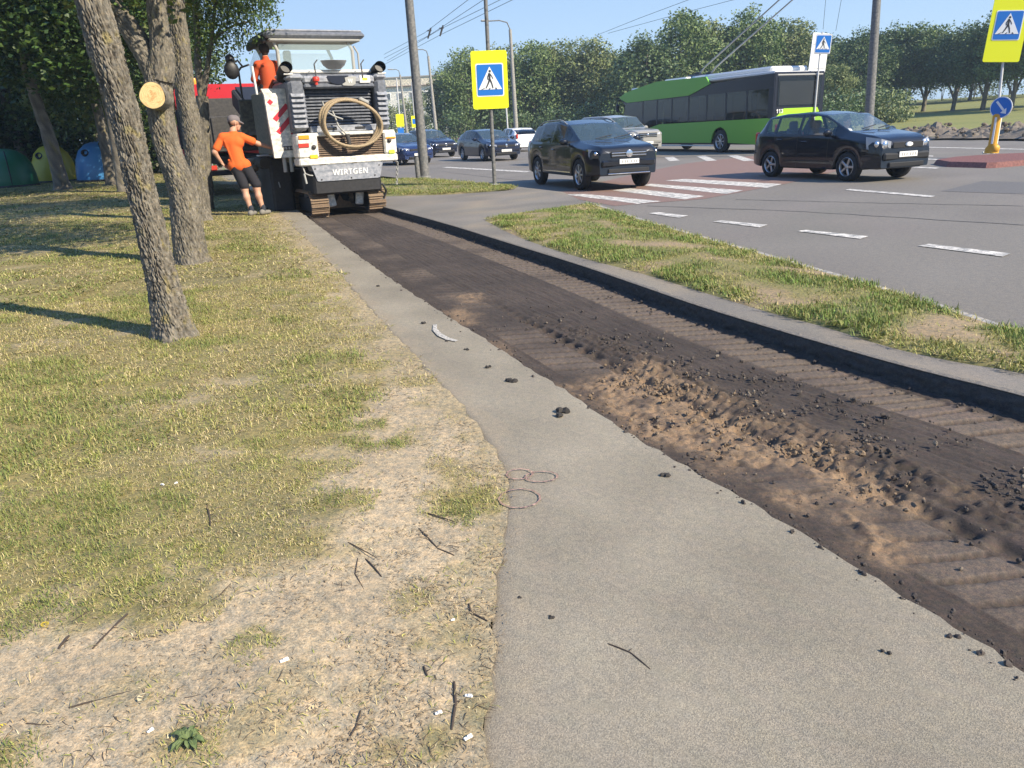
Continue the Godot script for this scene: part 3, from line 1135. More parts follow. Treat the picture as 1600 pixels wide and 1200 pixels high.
func build_grass() -> void:
	var kinds := [[], [], [], [], [], [], []]
	for band in [[1.0, 3.6, 0.1], [3.6, 8.0, 0.16], [8.0, 18.0, 0.34], [18.0, 40.0, 0.75]]:
		var st: float = band[2]
		var reach: float = band[1]
		for iz in range(0, int(reach / st) + 1):
			var z0 := -st * iz
			var edge := x_at(E0, z0)
			for ix in range(0, int((reach + edge) / st) + 2):
				var x := edge - 0.03 - st * (ix + 0.4) + rng.randf_range(-0.2, 0.2) * st
				var z := z0 + rng.randf_range(-0.3, 0.3) * st
				var d := Vector2(x, z).length()
				if d < band[0] or d > reach or x < z * 1.15 - 0.6:
					continue
				var b := bareness(x, z)
				var w := noise_a.get_noise_2d(x * 0.5, z * 0.5) + 0.9 * noise_b.get_noise_2d(x * 1.5 + 7.0, z * 1.5) + rng.randf_range(-0.1, 0.1)
				for t in tufts:
					if t[2] > 0.7 and Vector2(x, z).distance_to(t[0]) < t[1]:
						w += 0.4
				w += -0.3 * smooth01(0.9, 0.1, x_at(E0, z) - x)
				var tr := spot(x, lawn_y(x, z), z, st / 0.1, 0.05, 1.5)
				if b > 0.93:
					if rng.randf() < 0.1 + 0.5 * smooth01(0.0, 0.35, noise_b.get_noise_2d(x * 3.0 + 20.0, z * 3.0)):
						kinds[6].append(tr)
				elif b > 0.5:
					kinds[6].append(tr)
				else:
					kinds[0 if w < -0.03 else (1 if w < 0.22 else 2)].append(tr)
	# verges: fresher, longer
	var vl := resample(E4, 90)
	var vr := resample(KB, 90)
	for k in 3400:
		var i := rng.randi_range(20, 88)
		var q: Vector2 = vl[i].lerp(vl[i + 1], rng.randf()).lerp(vr[i].lerp(vr[i + 1], rng.randf()), rng.randf_range(0.05, 0.96))
		var w := noise_b.get_noise_2d(q.x * 1.2, q.y * 1.2)
		if rng.randf() < smooth01(0.14, 0.42, w) * 0.9:
			continue
		kinds[5 if rng.randf() < 0.15 and w < 0.0 else (3 if w < -0.05 else 4)].append(spot(q.x, 0.022, q.y, 1.15 + 0.06 * q.length(), 0.15, 1.4))
	var n2 := resample([Vector2(-8.3, -31.8), Vector2(-3.75, -24.6)] + gl([[680, 280], [780, 291], [800, 292]]), 40)
	var f2 := resample([Vector2(-9.6, -30.5), Vector2(-5.2, -21.8)] + gl([[600, 307], [700, 304], [795, 297]]), 40)
	for k in 1500:
		var i := rng.randi_range(8, 38)
		var q: Vector2 = n2[i].lerp(n2[i + 1], rng.randf()).lerp(f2[i].lerp(f2[i + 1], rng.randf()), rng.randf_range(0.04, 0.96))
		kinds[3 if rng.randf() < 0.55 else 4].append(spot(q.x, 0.03, q.y, 2.6, 0.1, 1.7))
	scatter("dry_grass", "short straw-coloured mown grass on the lawn by the trees", blade_mesh(1, 240, 0.07, 0.008, 0.028, 0.72, STRAW, 0.0013), kinds[0])
	scatter("mown_grass", "yellowish mixed mown grass covering the lawn", blade_mesh(2, 240, 0.07, 0.008, 0.03, 0.68, MIXED, 0.0013), kinds[1])
	scatter("green_grass", "greener patches of mown grass in the lawn", blade_mesh(3, 230, 0.07, 0.01, 0.034, 0.52, GREEN, 0.0014), kinds[2])
	scatter("sparse_grass", "thin dead grass blades on the worn earth", blade_mesh(7, 26, 0.065, 0.01, 0.04, 0.8, STRAW, 0.0013), kinds[6])
	scatter("verge_grass", "fresh green grass on the verges beside the road", blade_mesh(4, 60, 0.062, 0.018, 0.05, 0.45, [Color(0.13, 0.19, 0.04), Color(0.17, 0.22, 0.05), Color(0.22, 0.24, 0.07), Color(0.3, 0.26, 0.1)], 0.0022), kinds[3])
	scatter("faded_verge_grass", "faded yellow-green grass on the verges beside the road", blade_mesh(5, 56, 0.066, 0.014, 0.042, 0.6, MIXED, 0.002), kinds[4])
	scatter("bright_verge_grass", "bright tufts of longer grass on the verges", blade_mesh(6, 46, 0.05, 0.022, 0.06, 0.35, [Color(0.15, 0.24, 0.04), Color(0.19, 0.27, 0.06), Color(0.13, 0.2, 0.035)], 0.0022), kinds[5])
	# plant litter and crumbs of earth on the worn ground
	var mb := MB.new()
	for k in 9:
		var a := rng.randf() * TAU
		var o := Vector3(cos(a), 0, sin(a)) * rng.randf() * 0.05
		var l := rng.randf_range(0.002, 0.009)
		var d := rng.randf() * TAU
		var u := Vector3(cos(d), rng.randf_range(-0.15, 0.25), sin(d)) * l
		var w := Vector3(-sin(d), 0, cos(d)) * rng.randf_range(0.0007, 0.0016)
		var tone := rng.randf()
		mb.col = Color(0.13, 0.085, 0.055).lerp(Color(0.45, 0.35, 0.2), tone)
		o.y = 0.004
		mb.quad(o - u - w, o + u - w, o + u + w, o - u + w)
	var flakes := mb.mesh(M.blade)
	var lit := []
	for k in 10000:
		var d := 1.3 * exp(rng.randf() * log(11.0 / 1.3))
		var a := deg_to_rad(rng.randf_range(-52.0, 4.0))
		var x := sin(a) * d
		var z := -cos(a) * d
		var e := x_at(E0, z) - x
		if e < -0.02:
			continue
		if rng.randf() > 0.06 + (0.12 + 0.5 * smooth01(0.7, 0.0, e)) * smooth01(-0.15, 0.35, noise_b.get_noise_2d(x * 2.4 + 3.0, z * 2.4)):
			continue
		lit.append(spot(x, lawn_y(x, z), z, 0.8 + d * 0.06, 0.05))
	# fine dead roots and shoots
	mb = MB.new()
	for k in 4:
		var a := rng.randf() * TAU
		var o := Vector3(cos(a), 0, sin(a)) * rng.randf() * 0.06 + Vector3(0, 0.003, 0)
		var d := rng.randf() * TAU
		var l := rng.randf_range(0.008, 0.045)
		var bend := rng.randf_range(-0.25, 0.25)
		var tone := rng.randf_range(0.05, 0.13)
		mb.col = Color(tone, tone * 0.75, tone * 0.55)
		mb.tube([o, o + Vector3(cos(d), 0.05, sin(d)) * l * 0.5, o + Vector3(cos(d + bend), 0.01, sin(d + bend)) * l], [0.0009, 0.0008, 0.0005], 4, false)
	var roots := []
	for k in 1700:
		var d := 1.3 * exp(rng.randf() * log(8.0 / 1.3))
		var a := deg_to_rad(rng.randf_range(-50.0, 4.0))
		var x := sin(a) * d
		var z := -cos(a) * d
		var e := x_at(E0, z) - x
		if e < 0.0 or rng.randf() > (0.15 + 0.6 * smooth01(1.2, 0.2, e)) * smooth01(-0.2, 0.3, noise_b.get_noise_2d(x * 1.8 + 13.0, z * 1.8)):
			continue
		roots.append(spot(x, lawn_y(x, z) - 0.002, z, rng.randf_range(0.6, 1.3), 0.03))
	scatter("root_litter", "fine dark dead shoots strewn on the worn earth by the path", mb.mesh(M.blade), roots, "litter")
	scatter("plant_litter", "dry leaf and bark fragments strewn over the bare ground", flakes, lit, "litter")


# leaves: small folded faces spread through a clump
func leaf_clump(sd: int, count: int, radius: float, size: float, slim: float, cols: Array, droop := 0.3) -> ArrayMesh:
	var r := RandomNumberGenerator.new()
	r.seed = sd
	var mb := MB.new()
	for k in count:
		var p := Vector3(r.randfn(), r.randfn() * 0.8, r.randfn()).limit_length(2.0) * radius * 0.5
		var d := (Vector3(r.randfn(), r.randfn() * 0.6 - droop, r.randfn())).normalized()
		var s := d.cross(Vector3(r.randfn(), r.randfn() + 1.0, r.randfn())).normalized()
		var nn := s.cross(d).normalized()
		var l := size * r.randf_range(0.6, 1.25)
		var w := l * slim
		var col: Color = cols[r.randi() % cols.size()]
		var j := r.randf_range(0.75, 1.25)
		mb.col = Color(col.r * j, col.g * j, col.b * j)
		var a := p - d * l * 0.5
		var b := p + d * l * 0.5
		var m := p + nn * w * 0.18
		mb.tri(a, p + s * w - d * l * 0.05, b, )
		mb.tri(a, b, p - s * w - d * l * 0.05 + m - p)
	return mb.mesh(M.leaf)


func joined(clump: ArrayMesh, xs: Array) -> ArrayMesh:
	# one mesh of many placed clumps
	var src := clump.surface_get_arrays(0)
	var v := PackedVector3Array()
	var n := PackedVector3Array()
	var c := PackedColorArray()
	for x in xs:
		v.append_array(x * (src[Mesh.ARRAY_VERTEX] as PackedVector3Array))
		n.append_array(Transform3D((x as Transform3D).basis.orthonormalized(), Vector3.ZERO) * (src[Mesh.ARRAY_NORMAL] as PackedVector3Array))
		c.append_array(src[Mesh.ARRAY_COLOR])
	var a := []
	a.resize(Mesh.ARRAY_MAX)
	a[Mesh.ARRAY_VERTEX] = v
	a[Mesh.ARRAY_NORMAL] = n
	a[Mesh.ARRAY_COLOR] = c
	var am := ArrayMesh.new()
	am.add_surface_from_arrays(Mesh.PRIMITIVE_TRIANGLES, a)
	am.surface_set_material(0, M.leaf)
	return am


func crown(parent: Node3D, clump: ArrayMesh, xs: Array) -> void:
	node("crown", joined(clump, xs), parent)


func blob_spots(lobes: Array, count: int, s0: float, s1: float, shell := 0.55) -> Array:
	# places through a set of ellipsoids [centre, radii], thicker towards the outside
	var out := []
	var vol := 0.0
	for l in lobes:
		vol += l[1].x * l[1].y * l[1].z
	for l in lobes:
		var n := int(ceil(count * l[1].x * l[1].y * l[1].z / vol))
		for k in n:
			var d := Vector3(rng.randfn(), rng.randfn(), rng.randfn()).normalized()
			var rr := lerpf(shell, 1.0, sqrt(rng.randf())) * (1.0 + 0.14 * noise_b.get_noise_3d(d.x * 2.0 + l[0].x, d.y * 2.0, d.z * 2.0 + l[0].z))
			var s := rng.randf_range(s0, s1)
			out.append(Transform3D(Basis(Vector3.UP, rng.randf() * TAU).rotated(Vector3.RIGHT, rng.randf_range(-0.5, 0.5)).scaled(Vector3(s, s, s)), l[0] + d * l[1] * rr))
	return out


# a limb with furrowed bark: points and radii in the parent's axes
func limb(mb: MB, pts: Array, radii: Array, sides: int, step: float, rough: float, sd: float, flare := 0.0) -> void:
	var path := []
	var rad := []
	for k in pts.size() - 1:
		var p0: Vector3 = pts[maxi(k - 1, 0)]
		var p1: Vector3 = pts[k]
		var p2: Vector3 = pts[k + 1]
		var p3: Vector3 = pts[mini(k + 2, pts.size() - 1)]
		var n := maxi(1, int(ceil(p1.distance_to(p2) / step)))
		for i in n:
			path.append(p1.cubic_interpolate(p2, p0, p3, float(i) / n))
			rad.append(lerpf(radii[k], radii[k + 1], float(i) / n))
	path.append(pts[-1])
	rad.append(radii[-1])
	var up := Vector3(0.3, 0.1, 1).normalized()
	var m := path.size()
	var P := PackedVector3Array()
	var C := PackedColorArray()
	var s := 0.0
	for k in m:
		var d: Vector3 = (path[mini(k + 1, m - 1)] - path[maxi(k - 1, 0)]).normalized()
		var sx := d.cross(up).normalized()
		up = sx.cross(d).normalized()
		if k > 0:
			s += path[k].distance_to(path[k - 1])
		for j in sides + 1:
			var a := TAU * (j % sides) / sides
			var nn := sx * cos(a) + up * sin(a)
			var r: float = rad[k]
			var fl := 0.0
			if flare > 0.0:
				fl = flare * exp(-s / 0.11) * (0.55 + 0.45 * sin(a * 4.0 + sd))
			var w := noise_r.get_noise_3d(cos(a) * r * 62.0 + sd, s * 8.0, sin(a) * r * 62.0)
			var w2 := noise_b.get_noise_3d(cos(a) * r * 150.0 + sd, s * 34.0, sin(a) * r * 150.0)
			var lump := noise_a.get_noise_3d(cos(a) * 0.8 + sd, s * 1.6, sin(a) * 0.8)
			var h := rough * 1.5 * (minf(absf(w) * 5.0, 1.1) - 1.0 + 0.8 * w2) + r * 0.12 * lump
			P.append(path[k] + nn * (r + h + fl))
			var li := noise_b.get_noise_3d(cos(a) * r * 9.0 + sd * 3.0, s * 5.0, sin(a) * r * 9.0)
			var g := 0.15 + 0.05 * noise_a.get_noise_3d(cos(a) * 2.0 + sd, s * 3.0, sin(a) * 2.0) + 0.05 * w2
			var col := Color(g * 1.04, g * 0.94, g * 0.76)
			var streak := noise_b.get_noise_3d(cos(a) * r * 55.0 + sd * 5.0, s * 9.0, sin(a) * r * 55.0)
			col = col * (1.0 + 0.9 * streak)
			col = col.lerp(Color(0.27, 0.23, 0.09), smooth01(0.3, 0.55, li) * 0.55).lerp(Color(0.07, 0.06, 0.05), smooth01(0.3, 0.5, noise_b.get_noise_3d(cos(a) * r * 14.0 - sd, s * 9.0, sin(a) * r * 14.0)) * 0.5)
			C.append(col)
	var nj := sides + 1
	for k in m - 1:
		for j in sides:
			var q := [k * nj + j, k * nj + j + 1, (k + 1) * nj + j + 1, (k + 1) * nj + j]
			var N := []
			for i in q:
				var kk: int = i / nj
				var jj: int = i % nj
				var du := P[mini(kk + 1, m - 1) * nj + jj] - P[maxi(kk - 1, 0) * nj + jj]
				var dv := P[kk * nj + (jj + 1) % sides] - P[kk * nj + (jj + sides - 1) % sides]
				N.append(dv.cross(du).normalized())
			for tr in [[0, 1, 2], [0, 2, 3]]:
				var A: Vector3 = P[q[tr[0]]]
				var B: Vector3 = P[q[tr[1]]]
				var D: Vector3 = P[q[tr[2]]]
				var na: Vector3 = N[tr[0]]
				var nb: Vector3 = N[tr[1]]
				var nd: Vector3 = N[tr[2]]
				if (A - path[k]).dot(na) < 0.0:
					na = -na; nb = -nb; nd = -nd
				var at := mb.c.size()
				mb.tri(A, B, D, na, nb, nd)
				if mb.c.size() > at:
					var swap := (B - A).cross(D - A).dot(na + nb + nd) < 0.0
					mb.c[at] = C[q[tr[0]]]
					mb.c[at + 1] = C[q[tr[1] if swap else tr[2]]]
					mb.c[at + 2] = C[q[tr[2] if swap else tr[1]]]


func px_line(list: Array, depth: float, base: Vector3) -> Array:   # [px, py, bulge in depth]
	var out := []
	for p in list:
		out.append(dp(p[0], p[1], depth + (p[2] if p.size() > 2 else 0.0)) - base)
	return out


var CL := {}


func build_trees() -> void:
	CL.near = [leaf_clump(51, 70, 0.55, 0.085, 0.3, [Color(0.05, 0.1, 0.018), Color(0.07, 0.12, 0.022), Color(0.04, 0.08, 0.015), Color(0.11, 0.14, 0.03)]), leaf_clump(52, 64, 0.5, 0.09, 0.28, [Color(0.08, 0.13, 0.03), Color(0.06, 0.11, 0.02), Color(0.12, 0.16, 0.035)])]
	CL.mid = [leaf_clump(61, 60, 0.8, 0.17, 0.36, [Color(0.045, 0.09, 0.018), Color(0.06, 0.1, 0.02), Color(0.035, 0.07, 0.014)]), leaf_clump(62, 60, 0.8, 0.17, 0.34, [Color(0.07, 0.11, 0.02), Color(0.05, 0.09, 0.018), Color(0.1, 0.13, 0.03)])]
	CL.far = [leaf_clump(71, 46, 1.1, 0.3, 0.4, [Color(0.125, 0.186, 0.059), Color(0.159, 0.218, 0.071), Color(0.098, 0.153, 0.051)]), leaf_clump(72, 46, 1.05, 0.3, 0.42, [Color(0.186, 0.225, 0.090), Color(0.226, 0.257, 0.104), Color(0.145, 0.186, 0.071)]), leaf_clump(73, 44, 1.1, 0.3, 0.4, [Color(0.084, 0.134, 0.053), Color(0.111, 0.166, 0.062), Color(0.071, 0.114, 0.046)])]

	# four rough-barked trees standing along the path
	var b1 := gp(272, 527)
	var t := thing("street_tree", "thick leaning tree trunk with deeply furrowed grey bark, foremost on the lawn", "tree", b1, 0.0, "trees along the path")
	var mb := MB.new()
	var d1 := -b1.z
	var l1 := px_line([[274, 532], [270, 510], [258, 455], [243, 395], [229, 330], [217, 280], [205, 225], [186, 150], [163, 75], [144, 0]], d1, b1)
	l1.append(l1[-1] + Vector3(-0.12, 0.8, -0.1))
	l1.append(l1[-1] + Vector3(-0.1, 1.6, 0.1))
	limb(mb, l1, [0.15, 0.126, 0.108, 0.1, 0.096, 0.092, 0.09, 0.093, 0.104, 0.1, 0.085, 0.05], 128, 0.014, 0.012, 1.0, 0.05)
	part(mb, "trunk", M.bark, t)
	for k in 4:
		var a := l1[9].lerp(l1[11], 0.2 + 0.25 * k) as Vector3
		var dir := Vector3([-1.0, 0.9, 0.3, -0.4][k], 1.0, [-0.6, 0.2, 0.9, -1.0][k]).normalized()
		mb = MB.new()
		limb(mb, [a, a + dir * 0.9, a + dir * 1.8 + Vector3(0, 0.5, 0)], [0.07, 0.05, 0.02], 12, 0.12, 0.004, k + 3.0)
		part(mb, "branch", M.bark, t)
	crown(t, CL.near[0], blob_spots([[Vector3(-0.6, 6.4, 0.0), Vector3(2.2, 1.7, 2.1)], [Vector3(0.8, 7.4, -0.8), Vector3(1.7, 1.6, 1.7)]], 330, 0.8, 1.3))

	var b2 := gp(300, 412)
	t = thing("street_tree", "forked tree trunk with a pale sawn-off limb stump on its side", "tree", b2, 0.0, "trees along the path")
	var d2 := -b2.z
	mb = MB.new()
	var l2 := px_line([[301, 416], [298, 400], [292, 350], [286, 300], [273, 262], [260, 225], [252, 185], [249, 150], [247, 120], [250, 95]], d2, b2)
	limb(mb, l2, [0.21, 0.18, 0.165, 0.155, 0.14, 0.13, 0.132, 0.14, 0.135, 0.115], 120, 0.02, 0.012, 2.0, 0.06)
	part(mb, "trunk", M.bark, t)
	mb = MB.new()
	var fl := px_line([[248, 125], [232, 92], [212, 60], [192, 28], [172, 0], [140, -55]], d2 + 0.05, b2)
	limb(mb, fl, [0.13, 0.12, 0.112, 0.105, 0.1, 0.07], 80, 0.022, 0.009, 3.0)
	part(mb, "limb", M.bark, t)
	mb = MB.new()
	var fr := px_line([[251, 125], [254, 90], [249, 50], [244, 0], [240, -80]], d2, b2)
	limb(mb, fr, [0.14, 0.125, 0.1, 0.095, 0.07], 80, 0.022, 0.009, 4.0)
	part(mb, "limb", M.bark, t)
	# sawn stump, its cut turned to the viewer
	mb = MB.new()
	var cut := dp(238, 149, d2 - 0.34) - b2
	var root := dp(250, 156, d2) - b2
	var axis := (cut - root).normalized()
	limb(mb, [root, root.lerp(cut, 0.5), cut], [0.14, 0.135, 0.128], 28, 0.04, 0.006, 5.0)
	var st := part(mb, "stump", M.bark, t)
	mb = MB.new()
	mb.xf = Transform3D(Basis(Quaternion(Vector3.UP, axis)), cut + axis * 0.004)
	for i in 14:
		for j in 36:
			var q := []
			for k in [[0, 0], [1, 0], [1, 1], [0, 1]]:
				var rr: float = 0.125 * (i + k[0]) / 14.0
				var an: float = TAU * (j + k[1]) / 36.0
				q.append(Vector3(cos(an) * rr * (1.0 + 0.05 * sin(an * 3.0)), 0.0015 * noise_b.get_noise_2d(cos(an) * rr * 60.0, sin(an) * rr * 60.0), sin(an) * rr * 1.06))
			var tone := 1.0 - 0.12 * (i % 2) + 0.25 * noise_b.get_noise_2d(i * 0.9, j * 0.35)
			var heart := smooth01(0.1, 0.5, noise_a.get_noise_2d(i * 0.16 + 3.0, j * 0.12) + 0.35 * (1.0 if i < 5 else 0.0))
			mb.col = (Color(0.68, 0.5, 0.24).lerp(Color(0.5, 0.27, 0.1), heart * 0.7)) * tone
			mb.quadn(q[0], q[1], q[2], q[3], Vector3.UP, Vector3.UP, Vector3.UP, Vector3.UP)
	part(mb, "sawn_face", M.sawn_wood, st)
	crown(t, CL.near[0], blob_spots([[fl[-1] + Vector3(-0.3, 1.2, 0), Vector3(2.0, 1.6, 2.0)], [fr[-1] + Vector3(0.2, 1.6, -0.3), Vector3(2.1, 1.9, 2.0)]], 360, 0.8, 1.4))

	var b3 := gp(313, 347)
	t = thing("street_tree", "straight grey tree trunk standing close behind the forked one", "tree", b3, 0.0, "trees along the path")
	var d3 := -b3.z
	mb = MB.new()
	var l3 := px_line([[313, 350], [311, 335], [309, 300], [304, 240], [298, 190], [290, 150], [285, 100], [280, 50], [273, 0], [266, -60]], d3, b3)
	limb(mb, l3, [0.23, 0.195, 0.175, 0.165, 0.16, 0.152, 0.145, 0.14, 0.136, 0.1], 100, 0.03, 0.013, 6.0, 0.06)
	part(mb, "trunk", M.bark, t)
	crown(t, CL.near[0], blob_spots([[l3[-1] + Vector3(-0.8, 1.6, 0.0), Vector3(2.6, 2.0, 2.4)], [l3[-1] + Vector3(1.2, 1.9, -0.6), Vector3(1.9, 1.6, 1.9)]], 380, 0.8, 1.4))

	var d4 := d3 + 2.4
	var b4 := dp(322, 331, d4)
	b4.y = 0.0
	t = thing("street_tree", "slender forked tree with leafy boughs hanging towards the machine", "tree", b4, 0.0, "trees along the path")
	mb = MB.new()
	var l4 := px_line([[323, 334], [321, 300], [320, 240], [318, 190], [316, 150]], d4, b4)
	limb(mb, l4, [0.16, 0.14, 0.125, 0.12, 0.115], 28, 0.06, 0.008, 7.0, 0.04)
	part(mb, "trunk", M.bark, t)
	for br in [[[[316, 152], [310, 105], [308, 60], [304, 0], [298, -60]], 0.085], [[[317, 152], [322, 118], [329, 70], [335, 20], [345, -50]], 0.065], [[[329, 72], [345, 52], [370, 38], [392, 34]], 0.03]]:
		mb = MB.new()
		var bl := px_line(br[0], d4, b4)
		var rr := []
		for k in bl.size():
			rr.append(br[1] * (1.0 - 0.16 * k))
		limb(mb, bl, rr, 14, 0.08, 0.005, br[1] * 99.0)
		part(mb, "limb", M.bark, t)
	var sp := []
	for k in 250:
		var px := rng.randf_range(296, 420)
		var low := lerpf(104.0, 30.0, smooth01(318, 425, px)) + rng.randf_range(-40.0, 24.0)
		var py := rng.randf_range(-90.0, low)
		if px > 340 and py > 60 and rng.randf() < 0.8:
			continue
		var s := rng.randf_range(0.5, 0.9)
		sp.append(Transform3D(Basis(Vector3.UP, rng.randf() * TAU).scaled(Vector3(s, s * 1.15, s)), dp(px, py, d4 + rng.randf_range(-0.8, 1.1)) - b4))
	sp.append_array(blob_spots([[Vector3(0.2, 6.2, -0.4), Vector3(2.0, 1.6, 2.2)]], 160, 0.8, 1.3))
	crown(t, CL.near[1], sp)

	# shade trees behind the recycling bins and beyond
	var shade := [[98, 292, 27.0, 0.26, 8.5, "dark shade tree whose black trunk stands before the yellow bin"],
		[-90, 300, 24.0, 0.24, 9.0, "dark shade tree at the lawn's edge beside the green bins"],
		[190, 268, 34.0, 0.24, 10.0, "dark shade tree close behind the blue bin"],
		[40, 262, 37.0, 0.24, 10.5, "tall shade tree behind the dark green bin"],
		[-160, 262, 36.0, 0.24, 10.5, "tall shade tree at the far end of the lawn"],
		[262, 255, 43.0, 0.24, 9.5, "shade tree rising between the trunks along the path"],
		[120, 248, 50.0, 0.26, 12.0, "tall shade tree rearmost behind the bins"],
		[-40, 250, 50.0, 0.26, 12.0, "tall shade tree rearmost at the lawn's end"]]
	var shade_crowns := []
	for k in 2:
		shade_crowns.append(joined(CL.mid[k], blob_spots([[Vector3(0, 4.0, 0), Vector3(3.4, 2.6, 3.4)], [Vector3(0.6, 7.0, 0.2), Vector3(3.4, 2.6, 3.4)], [Vector3(-1.8, 5.2, 0.8), Vector3(2.2, 2.2, 2.2)], [Vector3(1.2, 2.6, -1.0), Vector3(2.2, 1.3, 2.2)]], 330, 0.9, 1.5, 0.3)))
	for s in shade:
		var b := dp(s[0], s[1], s[2])
		b.y = lawn_y(b.x, b.z)
		var o := thing("shade_tree", s[5], "tree", b, 0.0, "shade trees round the recycling bins")
		mb = MB.new()
		var h: float = s[4]
		limb(mb, [Vector3.ZERO, Vector3(-0.1, h * 0.2, 0), Vector3(-0.25, h * 0.45, 0.1), Vector3(-0.1, h * 0.8, 0)], [s[3], s[3] * 0.8, s[3] * 0.6, 0.06], 14, 0.2, 0.008, s[0], 0.08)
		part(mb, "trunk", M.bark, o)
		var cr := node("crown", shade_crowns[rng.randi() % 2], o)
		cr.scale = Vector3.ONE * h / 10.0
		cr.position.y = 3.4 if s[2] < 30.0 else 0.4
		cr.rotation.y = rng.randf() * TAU
	# more trees of the row behind the viewer and up the path, whose shade falls on the lawn
	for s in [[Vector3(-11.4, 0, -24.0), 9.5, "path-side tree beyond the truck, first of the far row"], [Vector3(-14.2, 0, -29.0), 9.5, "path-side tree beyond the truck, second of the far row"], [Vector3(-17.8, 0, -36.0), 10.0, "path-side tree beyond the truck, last of the far row"]]:
		var o := thing("path_tree", s[2], "tree", s[0], 0.0, "trees along the path beyond the machine")
		mb = MB.new()
		var h: float = s[1]
		limb(mb, [Vector3.ZERO, Vector3(0.05, h * 0.25, 0), Vector3(-0.1, h * 0.5, 0.1), Vector3(0, h * 0.85, 0)], [0.2, 0.17, 0.13, 0.05], 14, 0.15, 0.008, h, 0.06)
		part(mb, "trunk", M.bark, o)
		var cr := node("crown", shade_crowns[0], o)
		cr.scale = Vector3(0.85, 0.8, 0.85) * h / 10.0
		cr.position.y = h * 0.2
		cr.rotation.y = rng.randf() * TAU

	# the park's trees across the road: [px of trunk, py of top, depth, half width in px, kind, label]
	var park := [
		[704, 96, 84.0, 26, 2, "dark bushy tree nearest the cream building, at the end of the park row"],
		[735, 76, 80.0, 34, 0, "bushy park tree behind the yellow crossing sign"],
		[786, 70, 84.0, 36, 1, "pale green park tree behind the tall lamp post"],
		[834, 66, 80.0, 36, 0, "rounded park tree above the white car"],
		[880, 62, 82.0, 38, 1, "grey-green park tree above the black off-road car"],
		[926, 58, 80.0, 36, 1, "grey-green park tree left of the bus's front"],
		[972, 88, 86.0, 36, 2, "low dark park tree beside the bus's front"],
		[1010, 52, 72.0, 46, 2, "dark park tree rising over the bus's front"],
		[1062, 18, 74.0, 46, 0, "tall park tree over the bus's roof"],
		[1108, 30, 78.0, 40, 1, "light green park tree behind the trolley poles' foot"],
		[1160, 12, 76.0, 42, 0, "tallest park tree, behind the raised trolley poles"],
		[1216, 30, 80.0, 40, 1, "yellowish park tree behind the trolley poles"],
		[1256, 52, 84.0, 36, 0, "park tree behind the bus's tail"],
		[1302, 100, 62.0, 22, 1, "small bushy tree between the bus's tail and the tall pole"],
		[1338, 44, 74.0, 36, 2, "park tree just left of the tall steel pole"],
		[1392, 38, 78.0, 38, 2, "park tree just right of the tall steel pole"],
		[1440, 36, 76.0, 36, 0, "park tree with a crooked top above the earth heaps"],
		[1486, 40, 72.0, 34, 2, "slim park tree on the sloping lawn"],
		[1532, 26, 68.0, 36, 2, "dark park tree left of the keep-right sign"],
		[1576, 6, 64.0, 38, 0, "tall park tree behind the keep-right sign"],
		[1630, -20, 62.0, 44, 2, "big park tree by the edge of the sloping lawn"],
		[1690, -10, 66.0, 44, 0, "park tree beyond the sloping lawn's edge"],
		[1415, 58, 98.0, 44, 2, "second-row park tree behind the earth heaps"],
		[1510, 50, 96.0, 44, 2, "second-row park tree behind the slim one"],
		[1600, 30, 92.0, 46, 2, "second-row park tree behind the keep-right sign"],
		[1130, 44, 98.0, 48, 2, "second-row park tree behind the bus's roof"],
		[1290, 52, 100.0, 46, 2, "second-row park tree behind the blue crossing sign"],
		[1350, 54, 100.0, 44, 2, "second-row park tree behind the tall steel pole"],
		[860, 84, 100.0, 50, 2, "second-row park tree behind the grey-green ones"],
		[950, 80, 100.0, 50, 2, "second-row park tree behind the bus's front"],
		[770, 92, 104.0, 50, 2, "second-row park tree behind the pale green one"]]
	# crowns of unit height and half width, three leaf tones in four outlines; the last two leave the stem free
	var park_crowns := [[], [], []]
	for tone in 3:
		for shape in 4:
			var low := 0.04 if shape < 2 else 0.24
			var lobes := [[Vector3(0, 0.5 + low * 0.4, 0), Vector3(1.0, (0.5 - low * 0.5) * 0.86, 1.0)]]
			for q in 7:
				var a := TAU * q / 7.0 + rng.randf()
				lobes.append([Vector3(cos(a) * 0.68, rng.randf_range(low + 0.14, 0.84), sin(a) * 0.68), Vector3(0.52, 0.15, 0.52)])
			for q in 3:
				lobes.append([Vector3(rng.randf_range(-0.4, 0.4), rng.randf_range(0.82, 0.9), rng.randf_range(-0.4, 0.4)), Vector3(0.4, 0.12, 0.4)])
			var xs := blob_spots(lobes, 300, 0.55, 1.1, 0.5)
			for k in xs.size():
				var x: Transform3D = xs[k]
				xs[k] = Transform3D(x.basis.scaled(Vector3(0.33, 0.095, 0.33)), x.origin)
			park_crowns[tone].append(joined(CL.far[tone], xs))
	for s in park:
		var b := dp(s[0], 190, s[2])
		b.y = field_y(b.x, b.z)
		var top := dp(s[0], s[1], s[2])
		var h: float = top.y - b.y
		var rad: float = s[3] * s[2] / FOCAL * 1.12
		var o := thing("park_tree", s[5], "tree", b, 0.0, "trees of the park across the road")
		mb = MB.new()
		limb(mb, [Vector3(0, -0.1, 0), Vector3(0.1, h * 0.25, 0), Vector3(-0.1, h * 0.55, 0.1), Vector3(0, h * 0.85, 0)], [0.2, 0.16, 0.11, 0.05], 9, 0.5, 0.01, s[0], 0.05)
		for q in 2:
			limb(mb, [Vector3(0.05, h * 0.12, 0), Vector3(rad * (0.35 - 0.7 * q), h * 0.4, rng.randf_range(-0.5, 0.5)), Vector3(rad * (0.5 - q), h * 0.62, 0)], [0.1, 0.07, 0.03], 7, 0.6, 0.01, s[0] + q)
